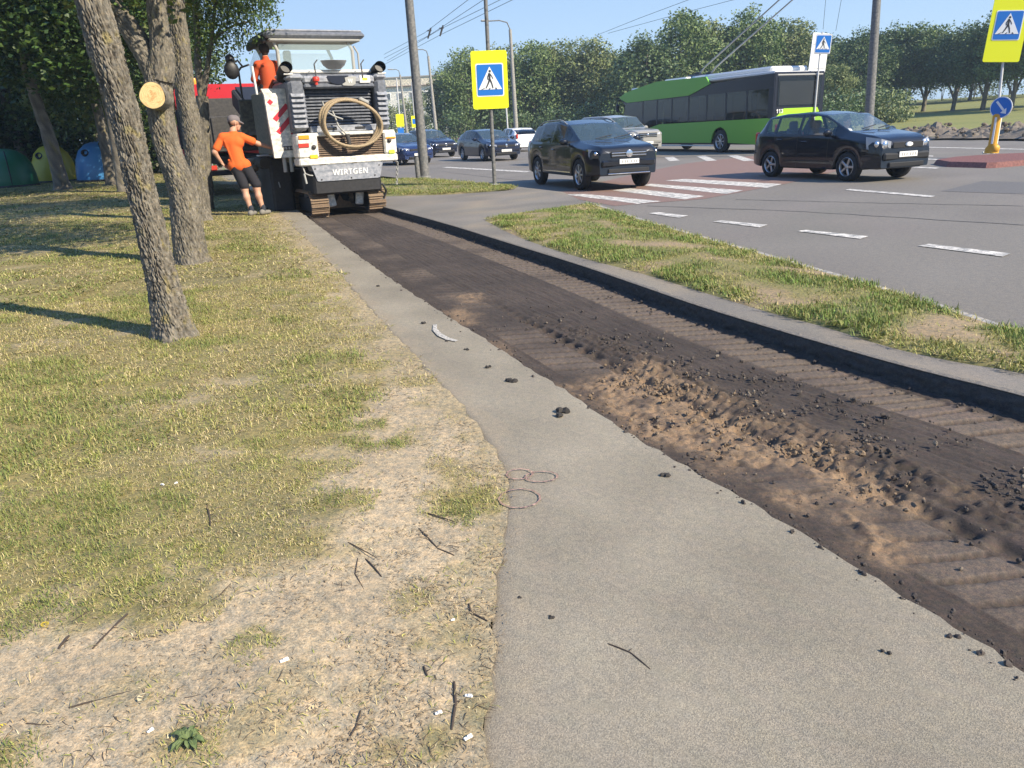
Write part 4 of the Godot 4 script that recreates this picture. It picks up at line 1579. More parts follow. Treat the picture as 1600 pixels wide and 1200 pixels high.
		part(mb, "trunk", M.bark, o)
		var shape := (2 if s[0] > 1390 else 0) + (1 if rng.randf() < 0.5 else 0)
		var cr := node("crown", park_crowns[s[4]][shape], o)
		cr.scale = Vector3(rad, h, rad) * Vector3(rng.randf_range(0.95, 1.1), 1.0, 1.0)
		cr.rotation.y = rng.randf() * TAU
	# undergrowth
	for s in [[1395, 172, 60.0, 1.4, "bright bush at the foot of the park trees"], [1310, 176, 56.0, 1.7, "dense bush beside the tall steel pole"], [1370, 178, 62.0, 1.6, "dark bush behind the small car's bonnet"], [720, 208, 76.0, 2.2, "dark bush filling the gap under the end trees"], [800, 206, 76.0, 2.2, "dark bush under the pale green park tree"], [880, 203, 74.0, 2.2, "dark bush under the grey-green park trees"], [950, 198, 72.0, 2.4, "dark bush behind the silver car"], [1000, 196, 70.0, 2.4, "dark bush before the bus's front"], [1060, 192, 68.0, 2.4, "dark bush seen through the bus's windows"], [1140, 188, 68.0, 2.4, "dark bush behind the bus's side"], [1230, 184, 66.0, 2.4, "dark bush behind the bus's tail"], [1420, 168, 104.0, 3.4, "big dark bush deep under the park trees above the earth heaps"], [1470, 166, 104.0, 3.4, "big dark bush deep behind the slim park tree"], [1520, 164, 102.0, 3.4, "big dark bush deep behind the keep-right sign's left side"], [1575, 160, 100.0, 3.4, "big dark bush deep behind the keep-right sign"], [1640, 158, 98.0, 3.4, "big dark bush deep by the lawn's upper edge"], [1350, 172, 100.0, 3.4, "big dark bush deep behind the tall steel pole"]]:
		var b := dp(s[0], s[1], s[2])
		b.y = field_y(b.x, b.z) - 0.1
		var o := thing("park_bush", s[4], "bush", b, 0.0, "bushes at the foot of the park trees")
		var r: float = s[3]
		mb = MB.new()
		for q in 3:
			limb(mb, [Vector3.ZERO, Vector3(0.3 - 0.3 * q, r * 0.5, 0.1 * q), Vector3(0.6 - 0.6 * q, r, 0.2 * q)], [0.04, 0.03, 0.015], 6, 0.3, 0.003, q)
		part(mb, "stem", M.bark, o)
		crown(o, CL.far[1 if s[0] > 1380 else 2], blob_spots([[Vector3(0, r * 0.75, 0), Vector3(r * 1.3, r * 0.8, r)]], 46, 0.45, 0.8, 0.3))
	# hedge behind the recycling bins
	var hb := joined(CL.mid[0], blob_spots([[Vector3(0, 1.1, 0), Vector3(2.2, 1.25, 1.2)], [Vector3(0.5, 1.9, 0.2), Vector3(1.5, 0.9, 1.0)]], 90, 0.7, 1.2, 0.2))
	for q in [[-60, "dark hedge bush behind the lime bin"], [0, "dark hedge bush behind the dark green bin"], [60, "dark hedge bush behind the light green container"], [120, "dark hedge bush between the yellow and blue bins"], [180, "dark hedge bush right behind the blue bin"], [235, "dark hedge bush between the tree trunks"], [290, "dark hedge bush beyond the straight trunk"]]:
		var b := dp(q[0], 262, 38.5)
		b.y = -0.05
		var o := thing("hedge_bush", q[1], "bush", b, 0.0, "hedge bushes behind the bins")
		mb = MB.new()
		for k in 3:
			limb(mb, [Vector3.ZERO, Vector3(0.4 - 0.4 * k, 0.8, 0.1 * k), Vector3(0.9 - 0.9 * k, 1.6, 0.2 * k)], [0.05, 0.035, 0.015], 6, 0.3, 0.003, k)
		part(mb, "stem", M.bark, o)
		var cr := node("crown", hb, o)
		cr.rotation.y = rng.randf() * TAU
		cr.scale = Vector3.ONE * rng.randf_range(1.0, 1.35)
	# trees before the cream building at the street's end
	for s in [[640, 150, 120.0, 14, "small street tree before the cream building"], [662, 138, 128.0, 12, "slim street tree before the cream building"], [612, 158, 110.0, 14, "street tree at the end of the road, by the far yellow signs"], [690, 150, 125.0, 14, "low tree at the corner of the cream building"], [588, 160, 115.0, 20, "street tree behind the machine's hose"]]:
		var b := dp(s[0], 200, s[2])
		b.y = 0.0
		var h: float = dp(s[0], s[1], s[2]).y
		var rad: float = s[3] * s[2] / FOCAL
		var o := thing("far_tree", s[4], "tree", b, 0.0, "trees at the end of the street")
		mb = MB.new()
		limb(mb, [Vector3.ZERO, Vector3(0, h * 0.5, 0), Vector3(0, h * 0.9, 0)], [0.15, 0.1, 0.04], 7, 0.6, 0.01, s[0])
		part(mb, "trunk", M.bark, o)
		crown(o, CL.far[1], blob_spots([[Vector3(0, h * 0.55, 0), Vector3(rad, h * 0.42, rad)]], 60, 0.5, 0.9, 0.3))


# ---------------------------------------------------------------- milling machine; x right, y up, z towards the viewer
func crawler(root: Node3D, cx: float, z0: float, z1: float, w: float, hgt: float) -> void:
	var t := Node3D.new()
	t.name = "crawler_track"
	root.add_child(t, true)
	var r := hgt * 0.5
	var run := (z1 - z0) - 2.0 * r
	var loop := 2.0 * run + TAU * r
	var n := 26
	var pad := MB.new()
	pad.box(Vector3(0, -0.012, 0), Vector3(w, 0.03, loop / n * 0.86), 0.006)
	pad.box(Vector3(0, 0.016, 0), Vector3(w * 0.98, 0.03, 0.022), 0.004)
	var pm := pad.mesh(M.dusty_steel)
	for k in n:
		var s := loop * k / n
		var pos: Vector3
		var ang: float
		if s < run:
			pos = Vector3(cx, hgt, z0 + r + s); ang = 0.0
		elif s < run + PI * r:
			var a := (s - run) / r
			pos = Vector3(cx, r + r * cos(a), z1 - r + r * sin(a)); ang = a
		elif s < 2 * run + PI * r:
			pos = Vector3(cx, 0.03, z1 - r - (s - run - PI * r)); ang = PI
		else:
			var a := (s - 2 * run - PI * r) / r
			pos = Vector3(cx, r - r * cos(a), z0 + r - r * sin(a)); ang = PI + a
		var o := node("track_pad", pm, t)
		o.transform = Transform3D(Basis(Vector3.RIGHT, ang), pos)
	var fr := MB.new()
	fr.box(Vector3(cx, r, (z0 + z1) * 0.5), Vector3(w * 0.7, hgt * 0.62, z1 - z0 - r * 1.2), 0.03)
	part(fr, "track_frame", M.machine_black, t)


func build_machine() -> void:
	var a := gp(487, 343, BED_Y)
	var b := gp(606, 332, BED_Y)
	var at := (a + b) * 0.5
	at.y = BED_Y + 0.005
	var across := Vector2(b.x - a.x, b.z - a.z).normalized()
	var root := thing("milling_machine", "large grey and white road milling machine with canopy, standing in the milled bed", "milling machine", at, turn_of(across))
	root.scale = Vector3(1.0, 0.9, 1.0)
	# crawlers
	crawler(root, -0.55, -1.35, 0.0, 0.34, 0.52)
	crawler(root, 0.56, -1.35, 0.02, 0.34, 0.56)
	crawler(root, -0.6, -5.2, -3.9, 0.3, 0.52)
	crawler(root, 0.6, -5.2, -3.9, 0.3, 0.52)
	for s in [-1.0, 1.0]:
		tb("lifting_column", M.dark_steel, root, [Vector3(0.55 * s, 0.4, -0.65), Vector3(0.55 * s, 1.15, -0.65)], [0.13], 14)
		bx("column_guard", M.machine_white, root, Vector3(0.28 * s + 0.01, 0.33, -0.25), Vector3(0.16, 0.27, 0.06), 0.02, Basis(Vector3.FORWARD, 0.12 * s))
	# frame and drum housing
	bx("frame", M.machine_black, root, Vector3(0, 0.72, -2.6), Vector3(1.3, 0.5, 5.4), 0.04)
	bx("drum_housing", M.machine_black, root, Vector3(-0.05, 0.55, -2.5), Vector3(1.85, 0.9, 1.6), 0.05)
	bx("moldboard", M.machine_black, root, Vector3(0, 0.33, -1.62), Vector3(1.7, 0.5, 0.06), 0.015)
	var mb := MB.new()
	mb.xf = Transform3D(Basis(Vector3.FORWARD, PI / 2), Vector3(-0.9, 0.28, -2.5))
	mb.lathe([Vector2(0.0, 0.0), Vector2(0.26, 0.0), Vector2(0.26, 1.8), Vector2(0.0, 1.8)], 20)
	part(mb, "milling_drum", M.dark_steel, root)
	bx("side_plate", M.machine_black, root, Vector3(-0.98, 0.66, -2.0), Vector3(0.42, 1.14, 2.0), 0.05)
	bx("skid", M.dark_steel, root, Vector3(-1.0, 0.1, -2.1), Vector3(0.1, 0.12, 1.9), 0.02)
	bx("plate_handle", M.light_plastic, root, Vector3(-1.05, 0.7, -0.985), Vector3(0.02, 0.02, 0.2), 0.004, Basis(Vector3.RIGHT, 0.9))
	# axle box seen between the tracks
	mb = MB.new()
	mb.prism(PackedVector2Array([Vector2(-0.26, 0.12), Vector2(0.26, 0.12), Vector2(0.2, 0.24), Vector2(0.06, 0.28), Vector2(0.0, 0.42), Vector2(-0.06, 0.28), Vector2(-0.2, 0.24)]), 0.3)
	mb.xf = Transform3D()
	var ab := part(mb, "axle_box", M.dusty_steel, root)
	ab.position = Vector3(0.0, 0.0, -0.75)
	# grey counterweight with the maker's name
	mb = MB.new()
	mb.prism(PackedVector2Array([Vector2(-0.66, 1.06), Vector2(-0.58, 0.76), Vector2(-0.54, 0.745), Vector2(0.58, 0.745), Vector2(0.62, 0.76), Vector2(0.7, 1.06)]), 0.34)
	var cw := part(mb, "counterweight", M.machine_light_grey, root)
	cw.position.z = -0.05
	var tm := TextMesh.new()
	tm.text = "WIRTGEN"
	var sf := SystemFont.new()
	sf.font_names = PackedStringArray(["Droid Sans"])
	sf.font_weight = 700
	tm.font = sf
	tm.font_size = 48
	tm.pixel_size = 0.00315
	tm.depth = 0.006
	tm.material = M.white_plastic
	var lt := node("maker_name", tm, cw)
	lt.position = Vector3(0.06, 0.905, 0.174)
	for p in [[-0.5, 0.78], [0.06, 0.78], [0.52, 0.8], [-0.6, 1.0], [0.62, 1.0]]:
		mb = MB.new()
		mb.ball(Vector3(p[0], p[1], 0.172), Vector3(0.016, 0.016, 0.012), 6, 8)
		part(mb, "bolt", M.dark_steel, cw)
	# white rear housing round the radiator grille
	var hs := Node3D.new()
	hs.name = "rear_housing"
	hs.position.x = 0.15
	hs.scale.x = 0.95
	root.add_child(hs)
	bx("lower_beam", M.machine_white, hs, Vector3(-0.08, 1.135, -0.1), Vector3(1.98, 0.15, 0.42), 0.025)
	bx("corner_post", M.machine_white, hs, Vector3(-0.87, 1.44, -0.1), Vector3(0.4, 0.45, 0.4), 0.03)
	bx("corner_post", M.machine_white, hs, Vector3(0.78, 1.44, -0.1), Vector3(0.26, 0.45, 0.4), 0.03)
	bx("upper_beam", M.machine_white, hs, Vector3(-0.08, 1.655, -0.1), Vector3(1.94, 0.07, 0.38), 0.015)
	bx("radiator", M.machine_black, hs, Vector3(-0.01, 1.42, -0.2), Vector3(1.34, 0.44, 0.1), 0.0)
	for k in 10:
		bx("grille_slat", M.dusty_slat, hs, Vector3(-0.01, 1.235 + k * 0.0425, 0.02), Vector3(1.32, 0.008, 0.075), 0.003, Basis(Vector3.RIGHT, 0.62))
	bx("side_body", M.machine_white, root, Vector3(0.88, 1.36, -1.6), Vector3(0.22, 0.62, 2.6), 0.03)
	bx("side_body", M.olive_panel, root, Vector3(-0.78, 1.4, -1.5), Vector3(0.18, 0.55, 2.3), 0.03)
	for l in [["reflector", M.amber, -0.93, 1.615, 0.2, 0.075], ["tail_lamp", M.red_plastic, -0.95, 1.46, 0.2, 0.08], ["warning_sticker", M.yellow_sticker, -0.78, 1.235, 0.15, 0.075], ["reflector", M.amber, 0.79, 1.53, 0.2, 0.035], ["warning_sticker", M.lime_sticker, 0.79, 1.25, 0.12, 0.075]]:
		bx(l[0], l[1], hs, Vector3(l[2], l[3], 0.108), Vector3(l[4], l[5], 0.02), 0.005)
	for p in [[-0.76, 1.42], [0.76, 1.48]]:
		mb = MB.new()
		mb.ball(Vector3(p[0], p[1], 0.11), Vector3(0.045, 0.045, 0.035), 8, 10)
		part(mb, "tow_knob", M.dark_steel, hs)
	for x in [-0.62, 0.0, 0.6]:
		bx("latch", M.dark_steel, hs, Vector3(x, 1.075, 0.118), Vector3(0.09, 0.018, 0.02), 0.004)
	# engine cowl
	var cw2 := Node3D.new()
	cw2.name = "engine_cowl"
	cw2.position.x = 0.14
	cw2.scale.x = 0.95
	root.add_child(cw2)
	bx("cowl_back", M.machine_black, cw2, Vector3(-0.08, 2.2, -0.42), Vector3(1.85, 1.0, 0.3), 0.0)
	bx("cowl_side", M.machine_grey, cw2, Vector3(-0.95, 2.2, -0.75), Vector3(0.2, 1.02, 1.3), 0.05)
	bx("cowl_side", M.machine_grey, cw2, Vector3(0.78, 2.2, -0.75), Vector3(0.2, 1.02, 1.3), 0.05)
	bx("cowl_top", M.machine_grey, cw2, Vector3(-0.08, 2.76, -0.9), Vector3(1.8, 0.1, 1.4), 0.04)
	bx("sill", M.machine_light_grey, cw2, Vector3(-0.06, 1.755, -0.1), Vector3(1.36, 0.13, 0.2), 0.02)
	for x in [-0.28, 0.28]:
		bx("sill_slot", M.machine_black, cw2, Vector3(x - 0.05, 1.755, 0.004), Vector3(0.2, 0.05, 0.01), 0.004)
	for s in [[-0.91, 0.3], [0.74, 0.24]]:
		bx("corner_column", M.machine_grey, cw2, Vector3(s[0], 2.22, -0.16), Vector3(s[1], 0.96, 0.3), 0.06)
		for k in 7:
			bx("louvre_fin", M.machine_light_grey, cw2, Vector3(s[0], 1.83 + k * 0.097, 0.005), Vector3(s[1] * 0.86, 0.018, 0.1), 0.007, Basis(Vector3.RIGHT, 0.75))
	for k in 11:
		bx("cowl_louvre", M.machine_grey, cw2, Vector3(-0.08, 1.87 + k * 0.062, -0.2), Vector3(1.3, 0.012, 0.09), 0.003, Basis(Vector3.RIGHT, 0.7))
	bx("cross_beam", M.machine_grey, cw2, Vector3(-0.08, 2.575, -0.13), Vector3(1.38, 0.09, 0.26), 0.03)
	bx("head_panel", M.machine_light_grey, cw2, Vector3(-0.08, 2.69, -0.14), Vector3(1.4, 0.15, 0.28), 0.04)
	bx("corner_cap", M.machine_light_grey, cw2, Vector3(-0.91, 2.74, -0.16), Vector3(0.32, 0.14, 0.34), 0.06)
	bx("corner_cap", M.machine_light_grey, cw2, Vector3(0.74, 2.74, -0.16), Vector3(0.26, 0.14, 0.34), 0.06)
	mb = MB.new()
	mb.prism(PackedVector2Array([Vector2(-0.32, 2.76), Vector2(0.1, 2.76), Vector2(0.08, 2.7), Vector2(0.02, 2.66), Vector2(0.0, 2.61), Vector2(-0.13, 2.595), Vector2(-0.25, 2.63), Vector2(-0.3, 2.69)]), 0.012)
	var rec := part(mb, "dark_shape", M.bus_dark, cw2)  # flat dark shape laid on the head panel
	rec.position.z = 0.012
	mb = MB.new()
	mb.prism(PackedVector2Array([Vector2(0.02, 2.72), Vector2(0.1, 2.74), Vector2(0.24, 2.74), Vector2(0.22, 2.6), Vector2(0.16, 2.565), Vector2(-0.02, 2.575), Vector2(-0.04, 2.6), Vector2(0.03, 2.64)]), 0.02)
	var em := part(mb, "emblem_plate", M.light_plastic, cw2)
	em.position.z = 0.016
	tm = TextMesh.new()
	tm.text = "W"
	tm.font = sf
	tm.font_size = 40
	tm.pixel_size = 0.0026
	tm.depth = 0.006
	tm.material = M.white_plastic
	var ew := node("emblem", tm, em)
	ew.position = Vector3(0.12, 2.66, 0.013)
	bx("approval_plate", M.white_plastic, cw2, Vector3(0.42, 2.69, 0.006), Vector3(0.21, 0.14, 0.01), 0.003)
	bx("approval_print", M.lime_sticker, cw2, Vector3(0.42, 2.69, 0.0125), Vector3(0.1, 0.05, 0.004), 0.0)
	# top deck
	bx("deck", M.machine_white, root, Vector3(0.04, 2.86, -0.9), Vector3(1.6, 0.07, 1.3), 0.02)
	for x in [-0.86, 0.86]:
		var ex := Node3D.new()
		ex.name = "exhaust"
		root.add_child(ex, true)
		mb = MB.new()
		mb.tube([Vector3(x, 2.72, -0.45), Vector3(x, 2.84, -0.36), Vector3(x, 2.9, -0.16), Vector3(x, 2.93, 0.0)], [0.1, 0.105, 0.105, 0.108], 18, false)
		mb.tube([Vector3(x, 2.9, -0.16), Vector3(x, 2.929, -0.002)], [0.092, 0.1], 18, false)
		part(mb, "exhaust_pipe", M.machine_black, ex)
		mb = MB.new()
		mb.tube([Vector3(x, 2.905, -0.08), Vector3(x, 2.9, -0.1)], [0.094], 18)
		part(mb, "exhaust_bore", M.black_plastic, ex)
		bx("exhaust_bracket", M.white_plastic, ex, Vector3(x + 0.02, 2.8, -0.03), Vector3(0.16, 0.03, 0.06), 0.008)
	mb = MB.new()
	mb.xf = Transform3D(Basis(), Vector3(0.05, 2.93, -0.2))
	mb.lathe([Vector2(0.0, -0.04), Vector2(0.12, -0.03), Vector2(0.2, 0.04), Vector2(0.245, 0.13), Vector2(0.235, 0.135), Vector2(0.18, 0.06), Vector2(0.0, 0.0)], 24, 0.5)
	part(mb, "headrest", M.light_plastic, root)
	mb = MB.new()
	mb.xf = Transform3D(Basis(), Vector3(-0.38, 2.68, 0.05))
	mb.lathe([Vector2(0.0, -0.09), Vector2(0.03, -0.09), Vector2(0.03, -0.03), Vector2(0.06, -0.02), Vector2(0.066, 0.03), Vector2(0.05, 0.06), Vector2(0.0, 0.065)], 16)
	part(mb, "beacon", M.red_plastic, root)
	for x in [-0.36, 0.5]:
		tb("bracket_rod", M.dark_steel, root, [Vector3(x, 2.72, 0.02), Vector3(x, 2.98, -0.02), Vector3(x + 0.07, 3.06, -0.05)], [0.012], 6)
	# hose coiled on the back
	var hz := Node3D.new()
	hz.name = "hose"
	hz.position.x = 0.02
	root.add_child(hz)
	for turn in 3:
		var pts := []
		for k in 45:
			var q := TAU * k / 44.0
			pts.append(Vector3(0.1 + 0.535 * cos(q) + 0.012 * turn + 0.03 * sin(q * 2.0 + turn), 1.84 + (0.47 - 0.012 * turn) * sin(q) - 0.13 * cos(q) * 0.4, 0.16 + 0.035 * turn + 0.02 * sin(q * 3.0)))
		tb("hose_coil", M.hose, hz, pts, [0.03], 9)
	for c2 in [[Vector3(-0.37, 2.28, 0.2), Vector3(-0.33, 2.1, 0.18), Vector3(-0.2, 2.0, 0.2), Vector3(-0.02, 1.93, 0.16)], [Vector3(-0.2, 2.2, 0.05), Vector3(-0.14, 2.0, 0.08), Vector3(-0.1, 1.8, 0.12), Vector3(0.04, 1.62, 0.14)]]:
		tb("hose_tail", M.light_plastic, hz, c2, [0.016], 7)
	tb("nozzle", M.dark_steel, hz, [Vector3(0.03, 1.64, 0.16), Vector3(0.05, 1.5, 0.17), Vector3(0.05, 1.38, 0.16)], [0.045, 0.035, 0.05], 10)
	bx("hose_hook", M.light_plastic, hz, Vector3(0.4, 2.27, 0.19), Vector3(0.2, 0.07, 0.07), 0.02, Basis(Vector3.FORWARD, 0.5))
	# operator's platform on the left
	var pf := Node3D.new()
	pf.name = "platform"
	root.add_child(pf)
	bx("platform_floor", M.dark_steel, pf, Vector3(-0.1, 1.75, -2.2), Vector3(2.1, 0.08, 2.2), 0.01)
	mb = MB.new()
	mb.prism(PackedVector2Array([Vector2(-1.3, 2.56), Vector2(-1.26, 2.45), Vector2(-1.22, 1.24), Vector2(-0.72, 1.24), Vector2(-0.74, 2.2), Vector2(-0.86, 2.56)]), 0.09)
	var wp := part(mb, "warning_panel", M.machine_white, pf)
	wp.position = Vector3(0.02, 0, -0.38)
	var stripe := func(x: float, y: float, l: float, w: float):
		var m2 := MB.new()
		m2.box(Vector3(x, y, 0.05), Vector3(l, w, 0.006), 0.002, Basis(Vector3(0, 0, 1), 0.82))
		part(m2, "red_stripe", M.stripe_red, wp)
	stripe.call(-1.0, 2.11, 0.38, 0.09)
	stripe.call(-0.97, 1.86, 0.38, 0.09)
	stripe.call(-1.17, 2.31, 0.08, 0.08)
	stripe.call(-0.82, 1.7, 0.08, 0.08)
	bx("type_plate", M.ink, wp, Vector3(-0.94, 1.42, 0.05), Vector3(0.2, 0.085, 0.006), 0.002)
	for k in 3:
		bx("type_figure", M.light_plastic, wp, Vector3(-0.99 + k * 0.055, 1.42, 0.0545), Vector3(0.03, 0.05, 0.004), 0.0)
	bx("platform_side", M.olive_panel, pf, Vector3(-1.13, 1.92, -1.2), Vector3(0.08, 1.26, 1.5), 0.03)
	bx("platform_front", M.olive_panel, pf, Vector3(-0.95, 2.05, -2.95), Vector3(0.6, 0.9, 0.06), 0.02)
	for x in [-0.72, -0.6]:
		tb("support_ram", M.light_plastic, pf, [Vector3(x - 0.3, 0.95, -0.4), Vector3(x - 0.3, 1.26, -0.4)], [0.035], 10)
	bx("console", M.machine_grey, pf, Vector3(-0.75, 2.62, -2.35), Vector3(0.4, 0.35, 0.3), 0.04, Basis(Vector3.RIGHT, -0.25))
	bx("seat", M.machine_grey, pf, Vector3(-0.55, 2.3, -1.6), Vector3(0.16, 0.5, 0.16), 0.04)
	tb("grab_rail", M.white_plastic, pf, [Vector3(-1.2, 2.5, -1.15), Vector3(-1.21, 3.05, -1.2)], [0.022], 8)
	tb("grab_rail", M.dark_steel, pf, [Vector3(-1.27, 2.5, -2.3), Vector3(-1.27, 3.05, -2.3), Vector3(-1.27, 3.1, -2.0), Vector3(-1.27, 3.08, -1.2)], [0.02], 8)
	mb = MB.new()
	mb.ball(Vector3(-1.5, 3.02, -1.7), Vector3(0.14, 0.18, 0.06), 9, 12)
	var mr := part(mb, "mirror", M.black_plastic, pf)
	tb("mirror_arm", M.black_plastic, mr, [Vector3(-1.27, 3.1, -1.8), Vector3(-1.36, 3.22, -1.75), Vector3(-1.48, 3.14, -1.72)], [0.02], 7)
	mb = MB.new()
	mb.ball(Vector3(-1.47, 3.25, -1.9), Vector3(0.09, 0.11, 0.08), 8, 10)
	part(mb, "work_lamp", M.black_plastic, pf)
	# ground control box at the side
	var gc := Node3D.new()
	gc.name = "control_box"
	gc.position = Vector3(0.2, 0.1, 0.0)
	root.add_child(gc)
	mb = MB.new()
	mb.tube([Vector3(-1.43, 1.02, -1.45), Vector3(-1.43, 1.06, -1.2), Vector3(-1.43, 1.04, -1.02)], [0.12, 0.14, 0.12], 14)
	part(mb, "control_housing", M.machine_black, gc)
	bx("control_lid", M.white_plastic, gc, Vector3(-1.43, 1.185, -1.2), Vector3(0.22, 0.03, 0.26), 0.012)
	bx("control_step", M.light_plastic, gc, Vector3(-1.62, 1.12, -1.6), Vector3(0.12, 0.02, 0.3), 0.005)
	for k in 5:
		mb = MB.new()
		mb.ball(Vector3(-1.58 + 0.04 * (k % 2), 1.05 - 0.14 * k, -1.9 + 0.12 * (k % 3)), Vector3(0.1, 0.08, 0.1), 7, 9)
		part(mb, "hydraulic_valve", M.dusty_steel if k % 2 else M.light_plastic, gc)
	# canopy
	var cp := Node3D.new()
	cp.name = "canopy"
	root.add_child(cp)
	bx("roof", M.machine_grey, cp, Vector3(0.12, 3.7, -2.35), Vector3(1.98, 0.13, 1.8), 0.05)
	bx("roof_cap", M.machine_light_grey, cp, Vector3(0.12, 3.785, -2.35), Vector3(1.88, 0.05, 1.7), 0.02)
	bx("roof_end", M.black_plastic, cp, Vector3(-0.86, 3.62, -2.35), Vector3(0.1, 0.16, 1.6), 0.03)
	bx("roof_lining", M.light_plastic, cp, Vector3(0.12, 3.605, -2.3), Vector3(1.8, 0.06, 1.6), 0.02)
	for p in [[-0.62, -1.6], [0.86, -1.6], [-0.62, -3.1], [0.86, -3.1]]:
		tb("canopy_post", M.light_plastic if p[1] > -2 else M.machine_grey, cp, [Vector3(p[0], 1.8, p[1]), Vector3(p[0], 3.4, p[1]), Vector3(p[0] - 0.06, 3.6, p[1] - 0.05)], [0.035], 10)
	tb("canopy_post", M.light_plastic, cp, [Vector3(0.98, 2.9, -1.62), Vector3(0.98, 3.35, -1.62), Vector3(0.9, 3.5, -1.62)], [0.02], 8)
	bx("canopy_mast", M.machine_grey, cp, Vector3(-0.12, 2.95, -3.0), Vector3(0.16, 1.2, 0.1), 0.03)
	bx("rear_pane", M.screen_glass, cp, Vector3(0.12, 3.2, -1.58), Vector3(1.44, 0.64, 0.012), 0.0)
	bx("front_pane", M.screen_glass, cp, Vector3(0.12, 3.1, -3.12), Vector3(1.4, 0.8, 0.012), 0.0)
	mb = MB.new()
	mb.prism(PackedVector2Array([Vector2(-0.95, 2.66), Vector2(-0.66, 2.66), Vector2(-0.64, 3.56), Vector2(-0.8, 3.56), Vector2(-0.96, 3.2)]), 0.012)
	var sp := part(mb, "side_screen", M.screen_glass, cp)
	sp.position.z = -2.75
	# conveyor reaching forward over the truck
	var cv := Node3D.new()
	cv.name = "conveyor"
	root.add_child(cv)
	bx("conveyor_frame", M.dark_steel, cv, Vector3(0, 2.1, -6.3), Vector3(0.95, 0.5, 4.4), 0.05, Basis(Vector3.RIGHT, 0.34))
	bx("conveyor_belt", M.machine_black, cv, Vector3(0, 2.39, -6.25), Vector3(0.75, 0.04, 4.3), 0.01, Basis(Vector3.RIGHT, 0.34))
	tb("conveyor_strut", M.amber, cv, [Vector3(-0.6, 1.2, -4.6), Vector3(-0.55, 2.6, -5.6)], [0.04], 8)
	# chains and small fittings at the tail
	tb("chain_arm", M.dark_steel, root, [Vector3(0.96, 1.12, -0.3), Vector3(1.1, 1.02, -0.25), Vector3(1.12, 0.96, -0.25)], [0.02], 7)
	var ch := Node3D.new()
	ch.name = "chain"
	root.add_child(ch)
	for k in 9:
		var lk := []
		for j in 11:
			var q := TAU * j / 10.0
			lk.append(Vector3(cos(q) * 0.02, sin(q) * 0.034, 0.0))
		var o := tb("chain_link", M.light_plastic, ch, lk, [0.008], 6)
		o.transform = Transform3D(Basis(Vector3.UP, PI / 2 * (k % 2) + 0.4), Vector3(1.12 - 0.006 * k, 1.0 - k * 0.052, -0.25))
	tb("hitch_lever", M.light_plastic, root, [Vector3(-0.8, 1.08, 0.0), Vector3(-0.78, 0.92, 0.08), Vector3(-0.71, 0.88, 0.1), Vector3(-0.65, 0.87, 0.1)], [0.014], 7)
	tb("hitch_hook", M.light_plastic, root, [Vector3(-0.8, 0.92, 0.08), Vector3(-0.78, 0.72, 0.1)], [0.02], 7)
	tb("hydraulic_line", M.machine_black, root, [Vector3(0.2, 0.72, -0.3), Vector3(0.5, 0.6, 0.02), Vector3(0.68, 0.6, 0.05), Vector3(0.74, 0.45, 0.05), Vector3(0.68, 0.3, 0.02)], [0.022], 8)


